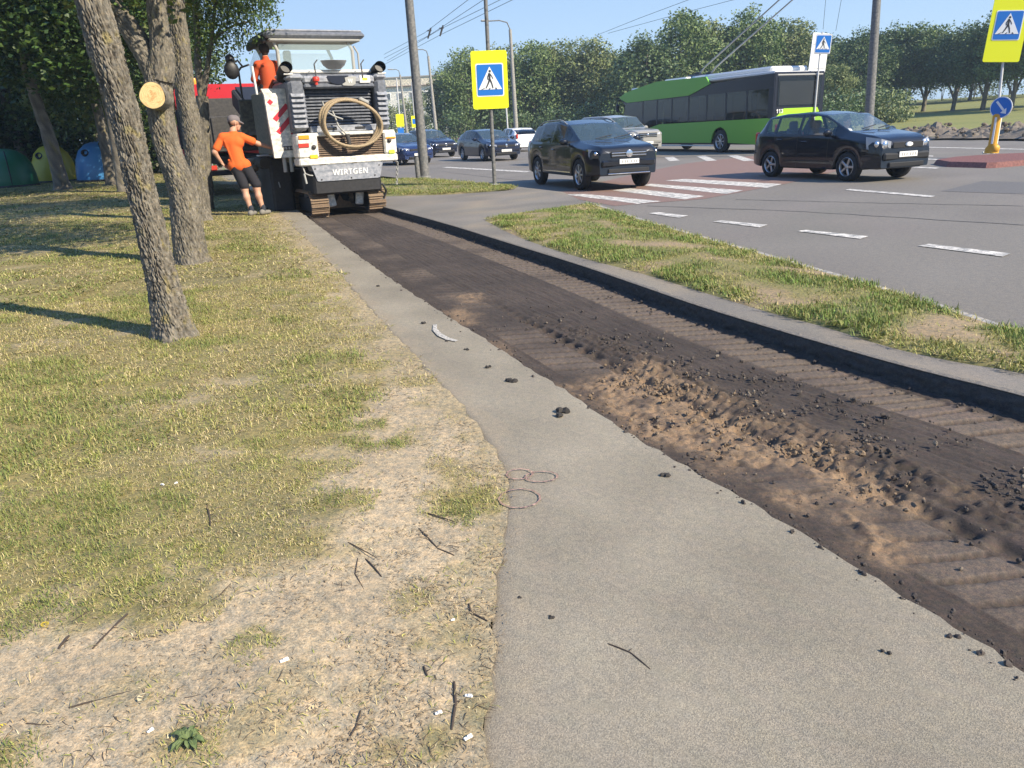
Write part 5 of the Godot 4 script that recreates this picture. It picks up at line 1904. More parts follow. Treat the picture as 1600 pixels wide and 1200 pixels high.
# ---------------------------------------------------------------- red tipper ahead of the machine
func build_truck() -> void:
	var at := Vector3(-6.35, 0.0, -20.2)
	var root := thing("tipper_truck", "tipper truck with red cab and dark steel body, backed up to the milling machine", "truck", at, turn_of(Vector2(0.91, -0.42)))
	var bd := Node3D.new()
	bd.name = "tipper_body"
	root.add_child(bd)
	bx("body_floor", M.dark_steel, bd, Vector3(0, 1.15, -2.3), Vector3(2.4, 0.12, 4.6), 0.02)
	for s in [-1.0, 1.0]:
		bx("body_side", M.dark_steel, bd, Vector3(1.2 * s, 1.72, -2.3), Vector3(0.08, 1.1, 4.6), 0.02)
		for k in 4:
			bx("side_rib", M.dark_steel, bd, Vector3(1.26 * s, 1.7, -0.4 - k * 1.25), Vector3(0.06, 1.05, 0.1), 0.01)
	bx("headboard", M.dark_steel, bd, Vector3(0, 1.85, -4.58), Vector3(2.4, 1.4, 0.08), 0.02)
	bx("tailgate", M.dark_steel, bd, Vector3(0, 1.55, -0.02), Vector3(2.36, 0.75, 0.07), 0.02)
	for x in [-0.7, 0.0, 0.7]:
		bx("gate_rib", M.dark_steel, bd, Vector3(x, 1.55, 0.035), Vector3(0.1, 0.7, 0.06), 0.01)
	# cab
	var cab := Node3D.new()
	cab.name = "cab"
	root.add_child(cab)
	var mb := MB.new()
	mb.prism(PackedVector2Array([Vector2(-1.2, 0.9), Vector2(1.2, 0.9), Vector2(1.2, 2.75), Vector2(1.1, 2.96), Vector2(-1.1, 2.96), Vector2(-1.2, 2.75)]), 1.9)
	var cs := part(mb, "cab_shell", M.truck_red, cab)
	cs.position.z = -5.75
	bx("rear_window", M.tinted_glass, cab, Vector3(0, 2.3, -4.794), Vector3(1.3, 0.5, 0.01), 0.0)
	for s in [-1.0, 1.0]:
		bx("side_window", M.tinted_glass, cab, Vector3(1.203 * s, 2.2, -5.8), Vector3(0.01, 0.7, 1.0), 0.0)
		tb("mirror_arm", M.black_plastic, cab, [Vector3(1.2 * s, 2.62, -6.5), Vector3(1.62 * s, 2.58, -6.45)], [0.02], 6)
		bx("mirror", M.black_plastic, cab, Vector3(1.6 * s, 2.2, -6.45), Vector3(0.22, 0.75, 0.14), 0.05)
	bx("windscreen", M.tinted_glass, cab, Vector3(0, 2.2, -6.706), Vector3(2.0, 0.8, 0.01), 0.0)
	mb = MB.new()
	mb.lathe([Vector2(0, 2.95), Vector2(0.07, 2.95), Vector2(0.07, 3.1), Vector2(0.05, 3.16), Vector2(0, 3.17)], 12)
	var bc := part(mb, "beacon", M.amber, cab)
	bc.position = Vector3(-0.55, 0, -5.3)
	tb("aerial", M.dark_steel, cab, [Vector3(-1.12, 2.9, -5.6), Vector3(-1.2, 3.9, -5.7)], [0.02, 0.012], 6)
	bx("chassis", M.machine_black, root, Vector3(0, 0.85, -3.3), Vector3(0.9, 0.3, 6.6), 0.03)
	bx("tail_bar", M.machine_black, root, Vector3(0, 0.6, -0.1), Vector3(2.3, 0.14, 0.1), 0.02)
	for s in [-1.0, 1.0]:
		bx("tail_lamp", M.red_plastic, root, Vector3(0.95 * s, 0.72, -0.04), Vector3(0.36, 0.12, 0.05), 0.015)
		for z in [-1.3, -2.6, -5.8]:
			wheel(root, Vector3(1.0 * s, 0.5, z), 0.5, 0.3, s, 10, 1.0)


# wheel standing across x or z: side +1 or -1 is the outer face; along x when lie is 1
func wheel(root: Node3D, at: Vector3, r: float, w: float, side: float, spokes: int, lie := 0.0) -> void:
	var t := Node3D.new()
	t.name = "wheel"
	root.add_child(t, true)
	# the lathe's y axis points outwards
	var b := Basis(Vector3.FORWARD, PI / 2 * side) if lie > 0.5 else Basis(Vector3.RIGHT, PI / 2 * side)
	t.transform = Transform3D(b, at)
	var h := w * 0.5
	var mb := MB.new()
	mb.lathe([Vector2(r * 0.66, -h), Vector2(r * 0.9, -h), Vector2(r, -h * 0.75), Vector2(r, h * 0.75), Vector2(r * 0.93, h), Vector2(r * 0.68, h * 0.98), Vector2(r * 0.64, h * 0.7), Vector2(r * 0.64, -h * 0.8)], 30)
	part(mb, "tyre", M.tyre, t)
	mb = MB.new()
	mb.lathe([Vector2(r * 0.66, h * 0.9), Vector2(r * 0.63, h * 0.95), Vector2(r * 0.6, h * 0.85), Vector2(r * 0.58, h * 0.3)], 30)
	mb.lathe([Vector2(r * 0.16, h * 0.5), Vector2(r * 0.16, h * 0.8), Vector2(r * 0.1, h * 0.9), Vector2(0, h * 0.92)], 14)
	for k in spokes:
		var a := TAU * k / spokes
		mb.box(Vector3(cos(a) * r * 0.37, h * 0.66, sin(a) * r * 0.37), Vector3(r * 0.5, h * 0.3, r * (0.85 / spokes)), 0.008, Basis(Vector3.UP, -a))
	part(mb, "rim", M.rim, t)
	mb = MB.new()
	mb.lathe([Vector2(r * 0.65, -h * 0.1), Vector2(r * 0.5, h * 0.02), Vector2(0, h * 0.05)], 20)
	part(mb, "spoke_backing", M.black_plastic, t)  # black backing standing in for the dark hollow behind the spokes


# ---------------------------------------------------------------- cars; x forward, y up, z to the right
func prof(list: Array, x: float) -> float:           # list of (x, y), x rising
	if x <= list[0].x:
		return list[0].y
	for k in list.size() - 1:
		if x <= list[k + 1].x:
			return lerpf(list[k].y, list[k + 1].y, (x - list[k].x) / (list[k + 1].x - list[k].x))
	return list[-1].y


func car_ring(d: Dictionary, x: float) -> PackedVector3Array:
	var half: float = d.L * 0.5
	var t := (prof(d.top, x - 0.045) + 2.0 * prof(d.top, x) + prof(d.top, x + 0.045)) * 0.25
	var belt := minf(prof(d.belt, x), t - 0.015)
	var w: float = d.W * 0.5
	var uf := clampf((x - (half - 0.6)) / 0.6, 0.0, 1.0)
	var ur := clampf((-x - (half - 0.5)) / 0.5, 0.0, 1.0)
	w *= 1.0 - 0.2 * pow(uf, 2.4) - 0.13 * pow(ur, 2.4)
	var yb: float = d.sill + 0.05 * uf + 0.06 * ur
	var ra: float = d.R + 0.055
	for ax in [d.fa, d.ra]:
		var dx := absf(x - ax)
		if dx < ra:
			yb = maxf(yb, d.R + sqrt(ra * ra - dx * dx) - 0.01)
	yb = minf(yb, belt - 0.1)
	var g := t - belt
	var gf := clampf(g / 0.42, 0.0, 1.0)
	var rows := [[yb, 0.8], [yb, 0.955], [yb + 0.03, 0.985], [lerpf(yb, belt, 0.5), 1.0], [lerpf(yb, belt, 0.86), 0.99], [belt, 0.955],
		[belt + g * 0.07, lerpf(0.92, 0.935, gf)], [belt + g * 0.86, lerpf(0.85, 0.765, gf)], [belt + g * 0.955, lerpf(0.78, 0.72, gf)], [t - 0.008 - 0.012 * gf, 0.45], [t, 0.0]]
	var out := PackedVector3Array()
	for r in rows:
		out.append(Vector3(x, r[0], r[1] * w))
	return out


func car(called: String, label: String, d: Dictionary, at: Vector3, dir: Vector2, group := "cars driving on the road") -> Node3D:
	var root := thing(called, label, "car", at, turn_of(dir), group)
	var half: float = d.L * 0.5
	# stations
	var xs := [d.cowl, d.header, d.rg0, d.rg1]
	for s in d.windows:
		xs.append(s[0])
		xs.append(s[1])
	for k in int(d.L / 0.05) + 1:
		xs.append(-half + d.L * k / float(int(d.L / 0.05)))
	xs.sort()
	var st := []
	for x in xs:
		if st.is_empty() or x - st[-1] > 0.006:
			st.append(x)
	var n := st.size()
	var rows := 11
	var full := rows * 2 - 1
	var P := []
	for x in st:
		var r := car_ring(d, x)
		var ring := PackedVector3Array()
		for k in rows:
			ring.append(r[k])
		for k in range(rows - 2, -1, -1):
			ring.append(Vector3(r[k].x, r[k].y, -r[k].z))
		P.append(ring)
	var N := []
	for i in n:
		var ring := PackedVector3Array()
		for j in full:
			var du: Vector3 = P[mini(i + 1, n - 1)][j] - P[maxi(i - 1, 0)][j]
			var dv: Vector3 = P[i][mini(j + 1, full - 1)] - P[i][maxi(j - 1, 0)]
			var q := du.cross(dv).normalized()
			var o := Vector3(0, P[i][j].y - 0.55, P[i][j].z)
			if q.length() < 0.5:
				q = o.normalized()
			ring.append(q if q.dot(o) > 0 else -q)
		N.append(ring)
	var body := MB.new()
	var screen := MB.new()
	var back := MB.new()
	var side := {}
	for i in n - 1:
		var xm: float = (st[i] + st[i + 1]) * 0.5
		for j in full - 1:
			var row := j if j < rows - 1 else full - 2 - j
			var to := body
			if row >= 8 and xm > d.header and xm < d.cowl:
				to = screen
			elif row >= 8 and xm > d.rg0 and xm < d.rg1:
				to = back
			elif row == 6:
				for k in d.windows.size():
					if xm > d.windows[k][0] and xm < d.windows[k][1]:
						var key := "%d%s" % [k, "r" if j < rows else "l"]
						if not side.has(key):
							side[key] = MB.new()
						to = side[key]
			to.quadn(P[i][j], P[i][j + 1], P[i + 1][j + 1], P[i + 1][j], N[i][j], N[i][j + 1], N[i + 1][j + 1], N[i + 1][j])
	# nose and tail faces, bulged a little
	for e in [0, n - 1]:
		var sg := -1.0 if e == 0 else 1.0
		for k in rows - 1:
			var a: Vector3 = P[e][k]
			var b: Vector3 = P[e][k + 1]
			for z in 8:
				var f0 := -1.0 + z / 4.0
				var f1 := -1.0 + (z + 1) / 4.0
				var q := []
				for p in [[a, f0], [a, f1], [b, f1], [b, f0]]:
					var v: Vector3 = p[0]
					q.append(Vector3(v.x + sg * 0.05 * (1.0 - p[1] * p[1]), v.y, v.z * p[1]))
				var nn := Vector3(sg, 0.1, 0).normalized()
				body.quadn(q[0], q[1], q[2], q[3], nn, nn, nn, nn)
	var paint: Material = d.paint
	var bo := part(body, "body", paint, root)
	part(screen, "windscreen", M.glass, root)
	part(back, "rear_window", M.privacy_glass, root)
	for key in side:
		part(side[key], "side_window", d.get("glass", M.glass), root)
	# underbody and cabin
	bx("underbody", M.black_plastic, root, Vector3(0, d.sill + 0.13, 0), Vector3(d.L * 0.94, 0.22, d.W * 0.74), 0.02)
	bx("cabin_floor", M.interior, root, Vector3((d.cowl + d.rg0) * 0.5, d.sill + 0.26, 0), Vector3(d.cowl - d.rg0, 0.06, d.W * 0.78), 0.01)
	var by := prof(d.belt, d.cowl)
	bx("dashboard", M.interior, root, Vector3(d.cowl - 0.28, by - 0.12, 0), Vector3(0.5, 0.24, d.W * 0.74), 0.06)
	for s in [-1.0, 1.0]:
		for sx in [d.cowl - 1.25, d.cowl - 2.05]:
			var seat := MB.new()
			seat.box(Vector3(sx, by - 0.1, s * d.W * 0.21), Vector3(0.16, 0.62, 0.48), 0.06, Basis(Vector3(0, 0, 1), 0.2))
			seat.box(Vector3(sx - 0.07, by + 0.28, s * d.W * 0.21), Vector3(0.09, 0.19, 0.26), 0.04)
			seat.box(Vector3(sx + 0.28, by - 0.42, s * d.W * 0.21), Vector3(0.5, 0.14, 0.48), 0.05)
			part(seat, "seat", d.get("seat", M.interior), root)
	var sw := MB.new()
	var loop := []
	for k in 17:
		var q := TAU * k / 16.0
		loop.append(Vector3(d.cowl - 0.62 + 0.08 * sin(q), by - 0.02 + 0.17 * sin(q), -d.W * 0.21 + 0.18 * cos(q)))
	sw.tube(loop, [0.015], 6)
	part(sw, "steering_wheel", M.black_plastic, root)
	# wheels
	for ax in [d.fa, d.ra]:
		for s in [-1.0, 1.0]:
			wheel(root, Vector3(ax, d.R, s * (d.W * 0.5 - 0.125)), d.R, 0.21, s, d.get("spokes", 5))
			var arch := MB.new()
			var pts := []
			for k in 13:
				var q := PI * k / 12.0
				pts.append(Vector3(ax + cos(q) * (d.R + 0.05), d.R + sin(q) * (d.R + 0.05), s * (d.W * 0.5 * 0.965)))
			arch.tube(pts, [0.016], 6)
			part(arch, "wheel_arch", M.black_plastic, root)
	# seams and handles of the doors
	for s in [-1.0, 1.0]:
		for x in d.doors:
			var r := car_ring(d, x)
			var r2 := car_ring(d, x + 0.012)
			var sm := MB.new()
			for k in range(1, 5):
				var off := Vector3(0, 0, 0.003)
				var q := [r[k] + off, r2[k] + off, r2[k + 1] + off, r[k + 1] + off]
				for m in 4:
					q[m].z *= s
				var nn := Vector3(0, 0, s)
				sm.quadn(q[0], q[1], q[2], q[3], nn, nn, nn, nn)
			part(sm, "door_seam", M.black_plastic, bo)
		for x in d.handles:
			var r := car_ring(d, x)
			bx("door_handle", d.get("handle", paint), root, Vector3(x, r[4].y - 0.02, s * (r[4].z + 0.018)), Vector3(0.2, 0.03, 0.03), 0.012)
		# door mirrors
		var rm := car_ring(d, d.cowl - 0.42)
		var mm := MB.new()
		mm.ball(Vector3(d.cowl - 0.36, rm[5].y + 0.09, s * (rm[5].z + 0.13)), Vector3(0.07, 0.085, 0.12), 8, 12)
		mm.box(Vector3(d.cowl - 0.38, rm[5].y + 0.03, s * (rm[5].z + 0.02)), Vector3(0.06, 0.04, 0.12), 0.01)
		part(mm, "door_mirror", d.get("mirror", paint), root)
		# side trim along the doors
		if d.has("trim"):
			var tr := MB.new()
			for k in 24:
				var x0 := lerpf(d.ra + 0.5, d.fa - 0.5, k / 24.0)
				var x1 := lerpf(d.ra + 0.5, d.fa - 0.5, (k + 1) / 24.0)
				var z0 := car_ring(d, x0)[2].z + 0.006
				tr.box(Vector3((x0 + x1) * 0.5, d.trim, s * z0), Vector3(x1 - x0, 0.025, 0.014), 0.0)
			part(tr, "side_trim", d.get("trim_mat", M.black_plastic), root)
		if d.has("rails"):
			var rl := []
			for k in 9:
				var x := lerpf(d.rg1 + 0.1, d.header - 0.15, k / 8.0)
				var r := car_ring(d, x)
				rl.append(r[8] * Vector3(1, 1, s) + Vector3(0, 0.035 if k > 0 and k < 8 else -0.01, 0))
			tb("roof_rail", d.rails, root, rl, [0.016], 7)
	# head: lamps, grille, bumper, plate
	var nose: float = half + 0.05
	var hy: float = d.lamp_y
	for s in [-1.0, 1.0]:
		var lamp := MB.new()
		var zz: float = d.W * 0.5
		var q := [Vector3(nose - 0.055, hy - d.lamp_h * 0.5, s * zz * 0.52), Vector3(nose - 0.055, hy + d.lamp_h * 0.3, s * zz * 0.52), Vector3(half - 0.34, hy + d.lamp_h * 0.75, s * zz * 0.955), Vector3(half - 0.3, hy - d.lamp_h * 0.3, s * zz * 0.96), Vector3(nose - 0.1, hy - d.lamp_h * 0.5, s * zz * 0.77), Vector3(nose - 0.12, hy + d.lamp_h * 0.55, s * zz * 0.77)]
		lamp.quad(q[0], q[1], q[5], q[4])
		lamp.quad(q[4], q[5], q[2], q[3])
		for k in lamp.v.size():
			lamp.v[k] += Vector3(0.012, 0, s * 0.008)
		var hl := part(lamp, "headlight", M.lamp_glass, root)
		var bowl := MB.new()
		bowl.ball(Vector3(nose - 0.1, hy, s * zz * 0.66), Vector3(0.05, d.lamp_h * 0.38, 0.085), 8, 12)
		bowl.ball(Vector3(nose - 0.17, hy + 0.02, s * zz * 0.84), Vector3(0.05, d.lamp_h * 0.3, 0.06), 8, 12)
		part(bowl, "reflector", M.chrome, hl)
		# tail lamps
		var tl := MB.new()
		tl.box(Vector3(-half + 0.06, prof(d.belt, -half) - 0.1, s * zz * 0.78), Vector3(0.16, 0.28, 0.14), 0.04)
		part(tl, "tail_light", M.red_plastic, root)
		if d.has("fog_y"):
			var fg := MB.new()
			fg.ball(Vector3(nose - 0.09, d.fog_y, s * zz * 0.68), Vector3(0.03, 0.04, 0.06), 6, 10)
			part(fg, "fog_lamp", M.lamp_glass, root)
	bx("grille", M.black_plastic, root, Vector3(nose - 0.012, hy - 0.01, 0), Vector3(0.03, d.grille_h, d.W * 0.5), 0.01)
	for k in d.bars:
		bx("grille_bar", M.chrome, root, Vector3(nose + 0.008, hy - 0.01 + d.grille_h * (k - (d.bars - 1) * 0.5) * 0.42, 0), Vector3(0.014, 0.022, d.W * 0.49), 0.006)
	var bad := MB.new()
	bad.xf = Transform3D(Basis(Vector3.FORWARD, PI / 2), Vector3(nose + 0.012, hy, 0))
	bad.lathe([Vector2(d.badge.y, -0.01), Vector2(d.badge.y, 0.012), Vector2(d.badge.y * 0.8, 0.018), Vector2(0, 0.02)], 20, d.badge.x / d.badge.y)
	part(bad, "badge", d.get("badge_mat", M.chrome), root)
	bx("bumper", d.get("bumper", paint), root, Vector3(nose - 0.03, d.bump_y, 0), Vector3(0.08, 0.16, d.W * 0.76), 0.04)
	bx("lower_intake", M.black_plastic, root, Vector3(nose - 0.012, d.bump_y - 0.17, 0), Vector3(0.05, 0.1, d.W * 0.58), 0.015)
	if d.has("intake_trim"):
		bx("intake_trim", M.chrome, root, Vector3(nose + 0.01, d.bump_y - 0.235, 0), Vector3(0.03, 0.025, d.W * 0.6), 0.008)
	var pl := bx("number_plate", M.white_plastic, root, Vector3(nose + 0.022, d.plate_y, d.get("plate_z", 0.0)), Vector3(0.012, 0.112, 0.52), 0.004)
	for k in 6:
		bx("plate_character", M.light_plastic, pl, Vector3(nose + 0.03, d.plate_y, d.get("plate_z", 0.0) - 0.19 + k * 0.066 + (0.04 if k > 2 else 0.0)), Vector3(0.004, 0.06, 0.03), 0.0)
	# wipers
	for s in [0.1, -0.45]:
		tb("wiper", M.black_plastic, root, [Vector3(d.cowl - 0.02, prof(d.top, d.cowl) + 0.03, d.W * 0.5 * s + 0.2), Vector3(d.cowl - 0.14, prof(d.top, d.cowl - 0.14) + 0.03, d.W * 0.5 * s - 0.3)], [0.01], 5)
	return root


func p2(list: Array) -> Array:
	var out := []
	for k in range(list.size() - 1, -1, -1):
		out.append(Vector2(list[k][0], list[k][1]))
	return out


func build_cars() -> void:
	# small black high-roofed hatchback
	var fusion := {"L": 4.02, "W": 1.72, "sill": 0.24, "R": 0.31, "fa": 1.2, "ra": -1.285, "paint": M.paint_black,
		"top": p2([[2.03, 0.6], [1.99, 0.78], [1.9, 0.9], [1.72, 0.97], [1.08, 1.06], [0.3, 1.44], [-0.2, 1.51], [-1.0, 1.5], [-1.6, 1.43], [-1.86, 1.05], [-1.97, 0.85], [-2.02, 0.55]]),
		"belt": p2([[2.0, 0.8], [1.1, 0.93], [-1.9, 1.03]]), "cowl": 1.06, "header": 0.3, "rg0": -1.84, "rg1": -1.62,
		"windows": [[-1.5, -1.22], [-1.12, -0.42], [-0.32, 0.72]], "doors": [-1.15, -0.36, 0.62], "handles": [-0.95, -0.12],
		"lamp_y": 0.76, "lamp_h": 0.24, "grille_h": 0.13, "bars": 0, "badge": Vector2(0.1, 0.045), "badge_mat": M.sign_white, "bump_y": 0.52, "plate_y": 0.56, "plate_z": 0.0, "trim": 0.42, "bumper": M.black_plastic, "spokes": 5}
	var r := gp(1196, 276, ROAD_Y)
	var f := gp(1318, 283, ROAD_Y)
	var dir := Vector2(f.x - r.x, f.z - r.z).normalized()
	var across := Vector2(-dir.y, dir.x)
	var mid: Vector2 = Vector2(f.x, f.z) - dir * fusion.fa * 0.93 - across * 0.78
	car("small_car", "small black high-roofed hatchback turning past the traffic island", fusion, v3(mid, ROAD_Y), dir)
	fusion_at = Transform3D(Basis(Vector3.UP, turn_of(dir)), v3(mid, ROAD_Y))

	# big black off-roader
	var tou := {"L": 4.75, "W": 1.88, "sill": 0.33, "R": 0.38, "fa": 1.48, "ra": -1.41, "paint": M.paint_black, "glass": M.privacy_glass,
		"top": p2([[2.42, 0.72], [2.36, 0.98], [2.2, 1.06], [1.22, 1.17], [0.42, 1.59], [-0.2, 1.69], [-1.2, 1.67], [-1.85, 1.58], [-2.2, 1.14], [-2.33, 0.98], [-2.42, 0.6]]),
		"belt": p2([[2.4, 0.94], [1.2, 1.06], [-2.2, 1.14]]), "cowl": 1.2, "header": 0.42, "rg0": -2.18, "rg1": -1.86,
		"windows": [[-1.85, -1.3], [-1.2, -0.42], [-0.32, 0.8]], "doors": [-1.25, -0.37, 0.72], "handles": [-1.05, -0.15],
		"lamp_y": 0.86, "lamp_h": 0.17, "grille_h": 0.15, "bars": 2, "badge": Vector2(0.085, 0.085), "bump_y": 0.64, "plate_y": 0.68, "trim": 0.42, "trim_mat": M.chrome, "rails": M.light_plastic, "spokes": 7, "intake_trim": true, "fog_y": 0.5}
	r = gp(836, 290, ROAD_Y)
	f = gp(907, 298, ROAD_Y)
	dir = Vector2(0.31, 0.95).normalized()
	across = Vector2(-dir.y, dir.x)
	mid = Vector2(f.x, f.z) - dir * 1.5 - across * 0.86
	var big := car("off_road_car", "big black off-road car with roof rails waiting on the crossing", tou, v3(mid, ROAD_Y), dir)
	big.scale = Vector3.ONE * 0.93

	# silver off-roader behind it
	var silver := {"L": 4.6, "W": 1.86, "sill": 0.36, "R": 0.37, "fa": 1.42, "ra": -1.36, "paint": M.paint_silver,
		"top": p2([[2.32, 0.8], [2.28, 1.04], [2.1, 1.13], [1.1, 1.22], [0.5, 1.7], [-0.2, 1.79], [-1.8, 1.78], [-2.12, 1.66], [-2.26, 1.1], [-2.32, 0.7]]),
		"belt": p2([[2.3, 1.0], [1.1, 1.12], [-2.2, 1.16]]), "cowl": 1.08, "header": 0.5, "rg0": -2.24, "rg1": -2.1,
		"windows": [[-1.95, -1.3], [-1.2, -0.42], [-0.32, 0.75]], "doors": [-1.25, -0.37, 0.7], "handles": [-1.05, -0.15],
		"lamp_y": 0.92, "lamp_h": 0.2, "grille_h": 0.18, "bars": 2, "badge": Vector2(0.06, 0.06), "bump_y": 0.66, "plate_y": 0.6, "trim": 0.5, "spokes": 6}
	var q := gp(1016, 244, ROAD_Y)
	dir = Vector2(0.42, 0.9).normalized()
	across = Vector2(-dir.y, dir.x)
	mid = Vector2(q.x, q.z) - dir * 1.4 + across * 0.8
	car("silver_off_road_car", "silver boxy off-road car half hidden behind the black one", silver, v3(mid, ROAD_Y), dir)

	# dark estate with glossy nose behind the sign post
	var hatch := {"L": 4.35, "W": 1.78, "sill": 0.22, "R": 0.32, "fa": 1.3, "ra": -1.34, "paint": M.paint_navy, "glass": M.privacy_glass,
		"top": p2([[2.2, 0.55], [2.15, 0.74], [1.95, 0.85], [1.1, 0.99], [0.2, 1.39], [-0.4, 1.46], [-1.2, 1.42], [-1.85, 1.22], [-2.08, 0.98], [-2.2, 0.55]]),
		"belt": p2([[2.2, 0.72], [1.1, 0.9], [-2.1, 1.02]]), "cowl": 1.08, "header": 0.2, "rg0": -2.02, "rg1": -1.5,
		"windows": [[-1.5, -1.05], [-0.95, -0.3], [-0.2, 0.75]], "doors": [-1.0, -0.25, 0.66], "handles": [-0.8, -0.05],
		"lamp_y": 0.68, "lamp_h": 0.17, "grille_h": 0.09, "bars": 0, "badge": Vector2(0.06, 0.08), "bump_y": 0.5, "plate_y": 0.46, "spokes": 6, "fog_y": 0.36}
	q = gp(756, 252, ROAD_Y)
	dir = Vector2(0.4, 0.92).normalized()
	across = Vector2(-dir.y, dir.x)
	mid = Vector2(q.x, q.z) - dir * 1.3 - across * 0.8
	car("dark_hatchback", "dark blue hatchback approaching behind the yellow sign's post", hatch, v3(mid, ROAD_Y), dir)
	# the others, farther up the street
	var e := hatch.duplicate()
	e.paint = M.paint_navy
	e.top = p2([[2.2, 0.55], [2.15, 0.8], [1.95, 0.92], [1.1, 1.05], [0.3, 1.5], [-0.4, 1.6], [-1.4, 1.55], [-1.95, 1.3], [-2.1, 1.0], [-2.2, 0.55]])
	q = gp(655, 247, ROAD_Y)
	car("dark_crossover", "dark car with bright lamps, seen behind the grey lamp pole", e, Vector3(q.x + 0.55, ROAD_Y, q.z - 1.6), Vector2(0.5, 0.87))
	var e2 := hatch.duplicate()
	e2.paint = M.paint_blue
	q = gp(628, 258, ROAD_Y)
	car("blue_car", "dark blue car half hidden by the machine's rear corner", e2, Vector3(q.x - 0.2, ROAD_Y, q.z - 1.5), Vector2(0.5, 0.87))
	var e3 := hatch.duplicate()
	e3.paint = M.paint_white
	q = gp(806, 237, ROAD_Y)
	car("white_car", "white car beyond the dark blue hatchback, driving away", e3, Vector3(q.x, ROAD_Y, q.z - 1.4), Vector2(-0.35, -0.94))
	var e4 := hatch.duplicate()
	e4.top = e.top
	e4.paint = M.paint_black
	q = gp(905, 250, ROAD_Y)
	car("hidden_dark_car", "dark car of which little but the roof shows behind the black off-roader", e4, Vector3(q.x - 0.2, ROAD_Y, q.z + 4.0), Vector2(0.42, 0.9))
	# cream van by the truck
	var van := {"L": 4.9, "W": 1.95, "sill": 0.32, "R": 0.33, "fa": 1.55, "ra": -1.45, "paint": M.paint_cream,
		"top": p2([[2.45, 0.8], [2.4, 1.05], [2.15, 1.2], [1.6, 1.32], [0.9, 2.0], [0.2, 2.15], [-1.9, 2.15], [-2.35, 2.08], [-2.44, 1.2], [-2.45, 0.6]]),
		"belt": p2([[2.4, 1.0], [1.5, 1.15], [-2.4, 1.25]]), "cowl": 1.58, "header": 0.9, "rg0": -2.44, "rg1": -2.36,
		"windows": [[0.2, 1.15]], "doors": [0.1, 1.1], "handles": [0.3],
		"lamp_y": 0.88, "lamp_h": 0.22, "grille_h": 0.16, "bars": 1, "badge": Vector2(0.07, 0.07), "bump_y": 0.6, "plate_y": 0.55, "bumper": M.black_plastic, "spokes": 6}
	q = gp(318, 262, 0.0)
	car("cream_van", "cream van parked beyond the red tipper truck", van, Vector3(q.x, 0.01, q.z), Vector2(0.35, 0.94), "")


var fusion_at := Transform3D()


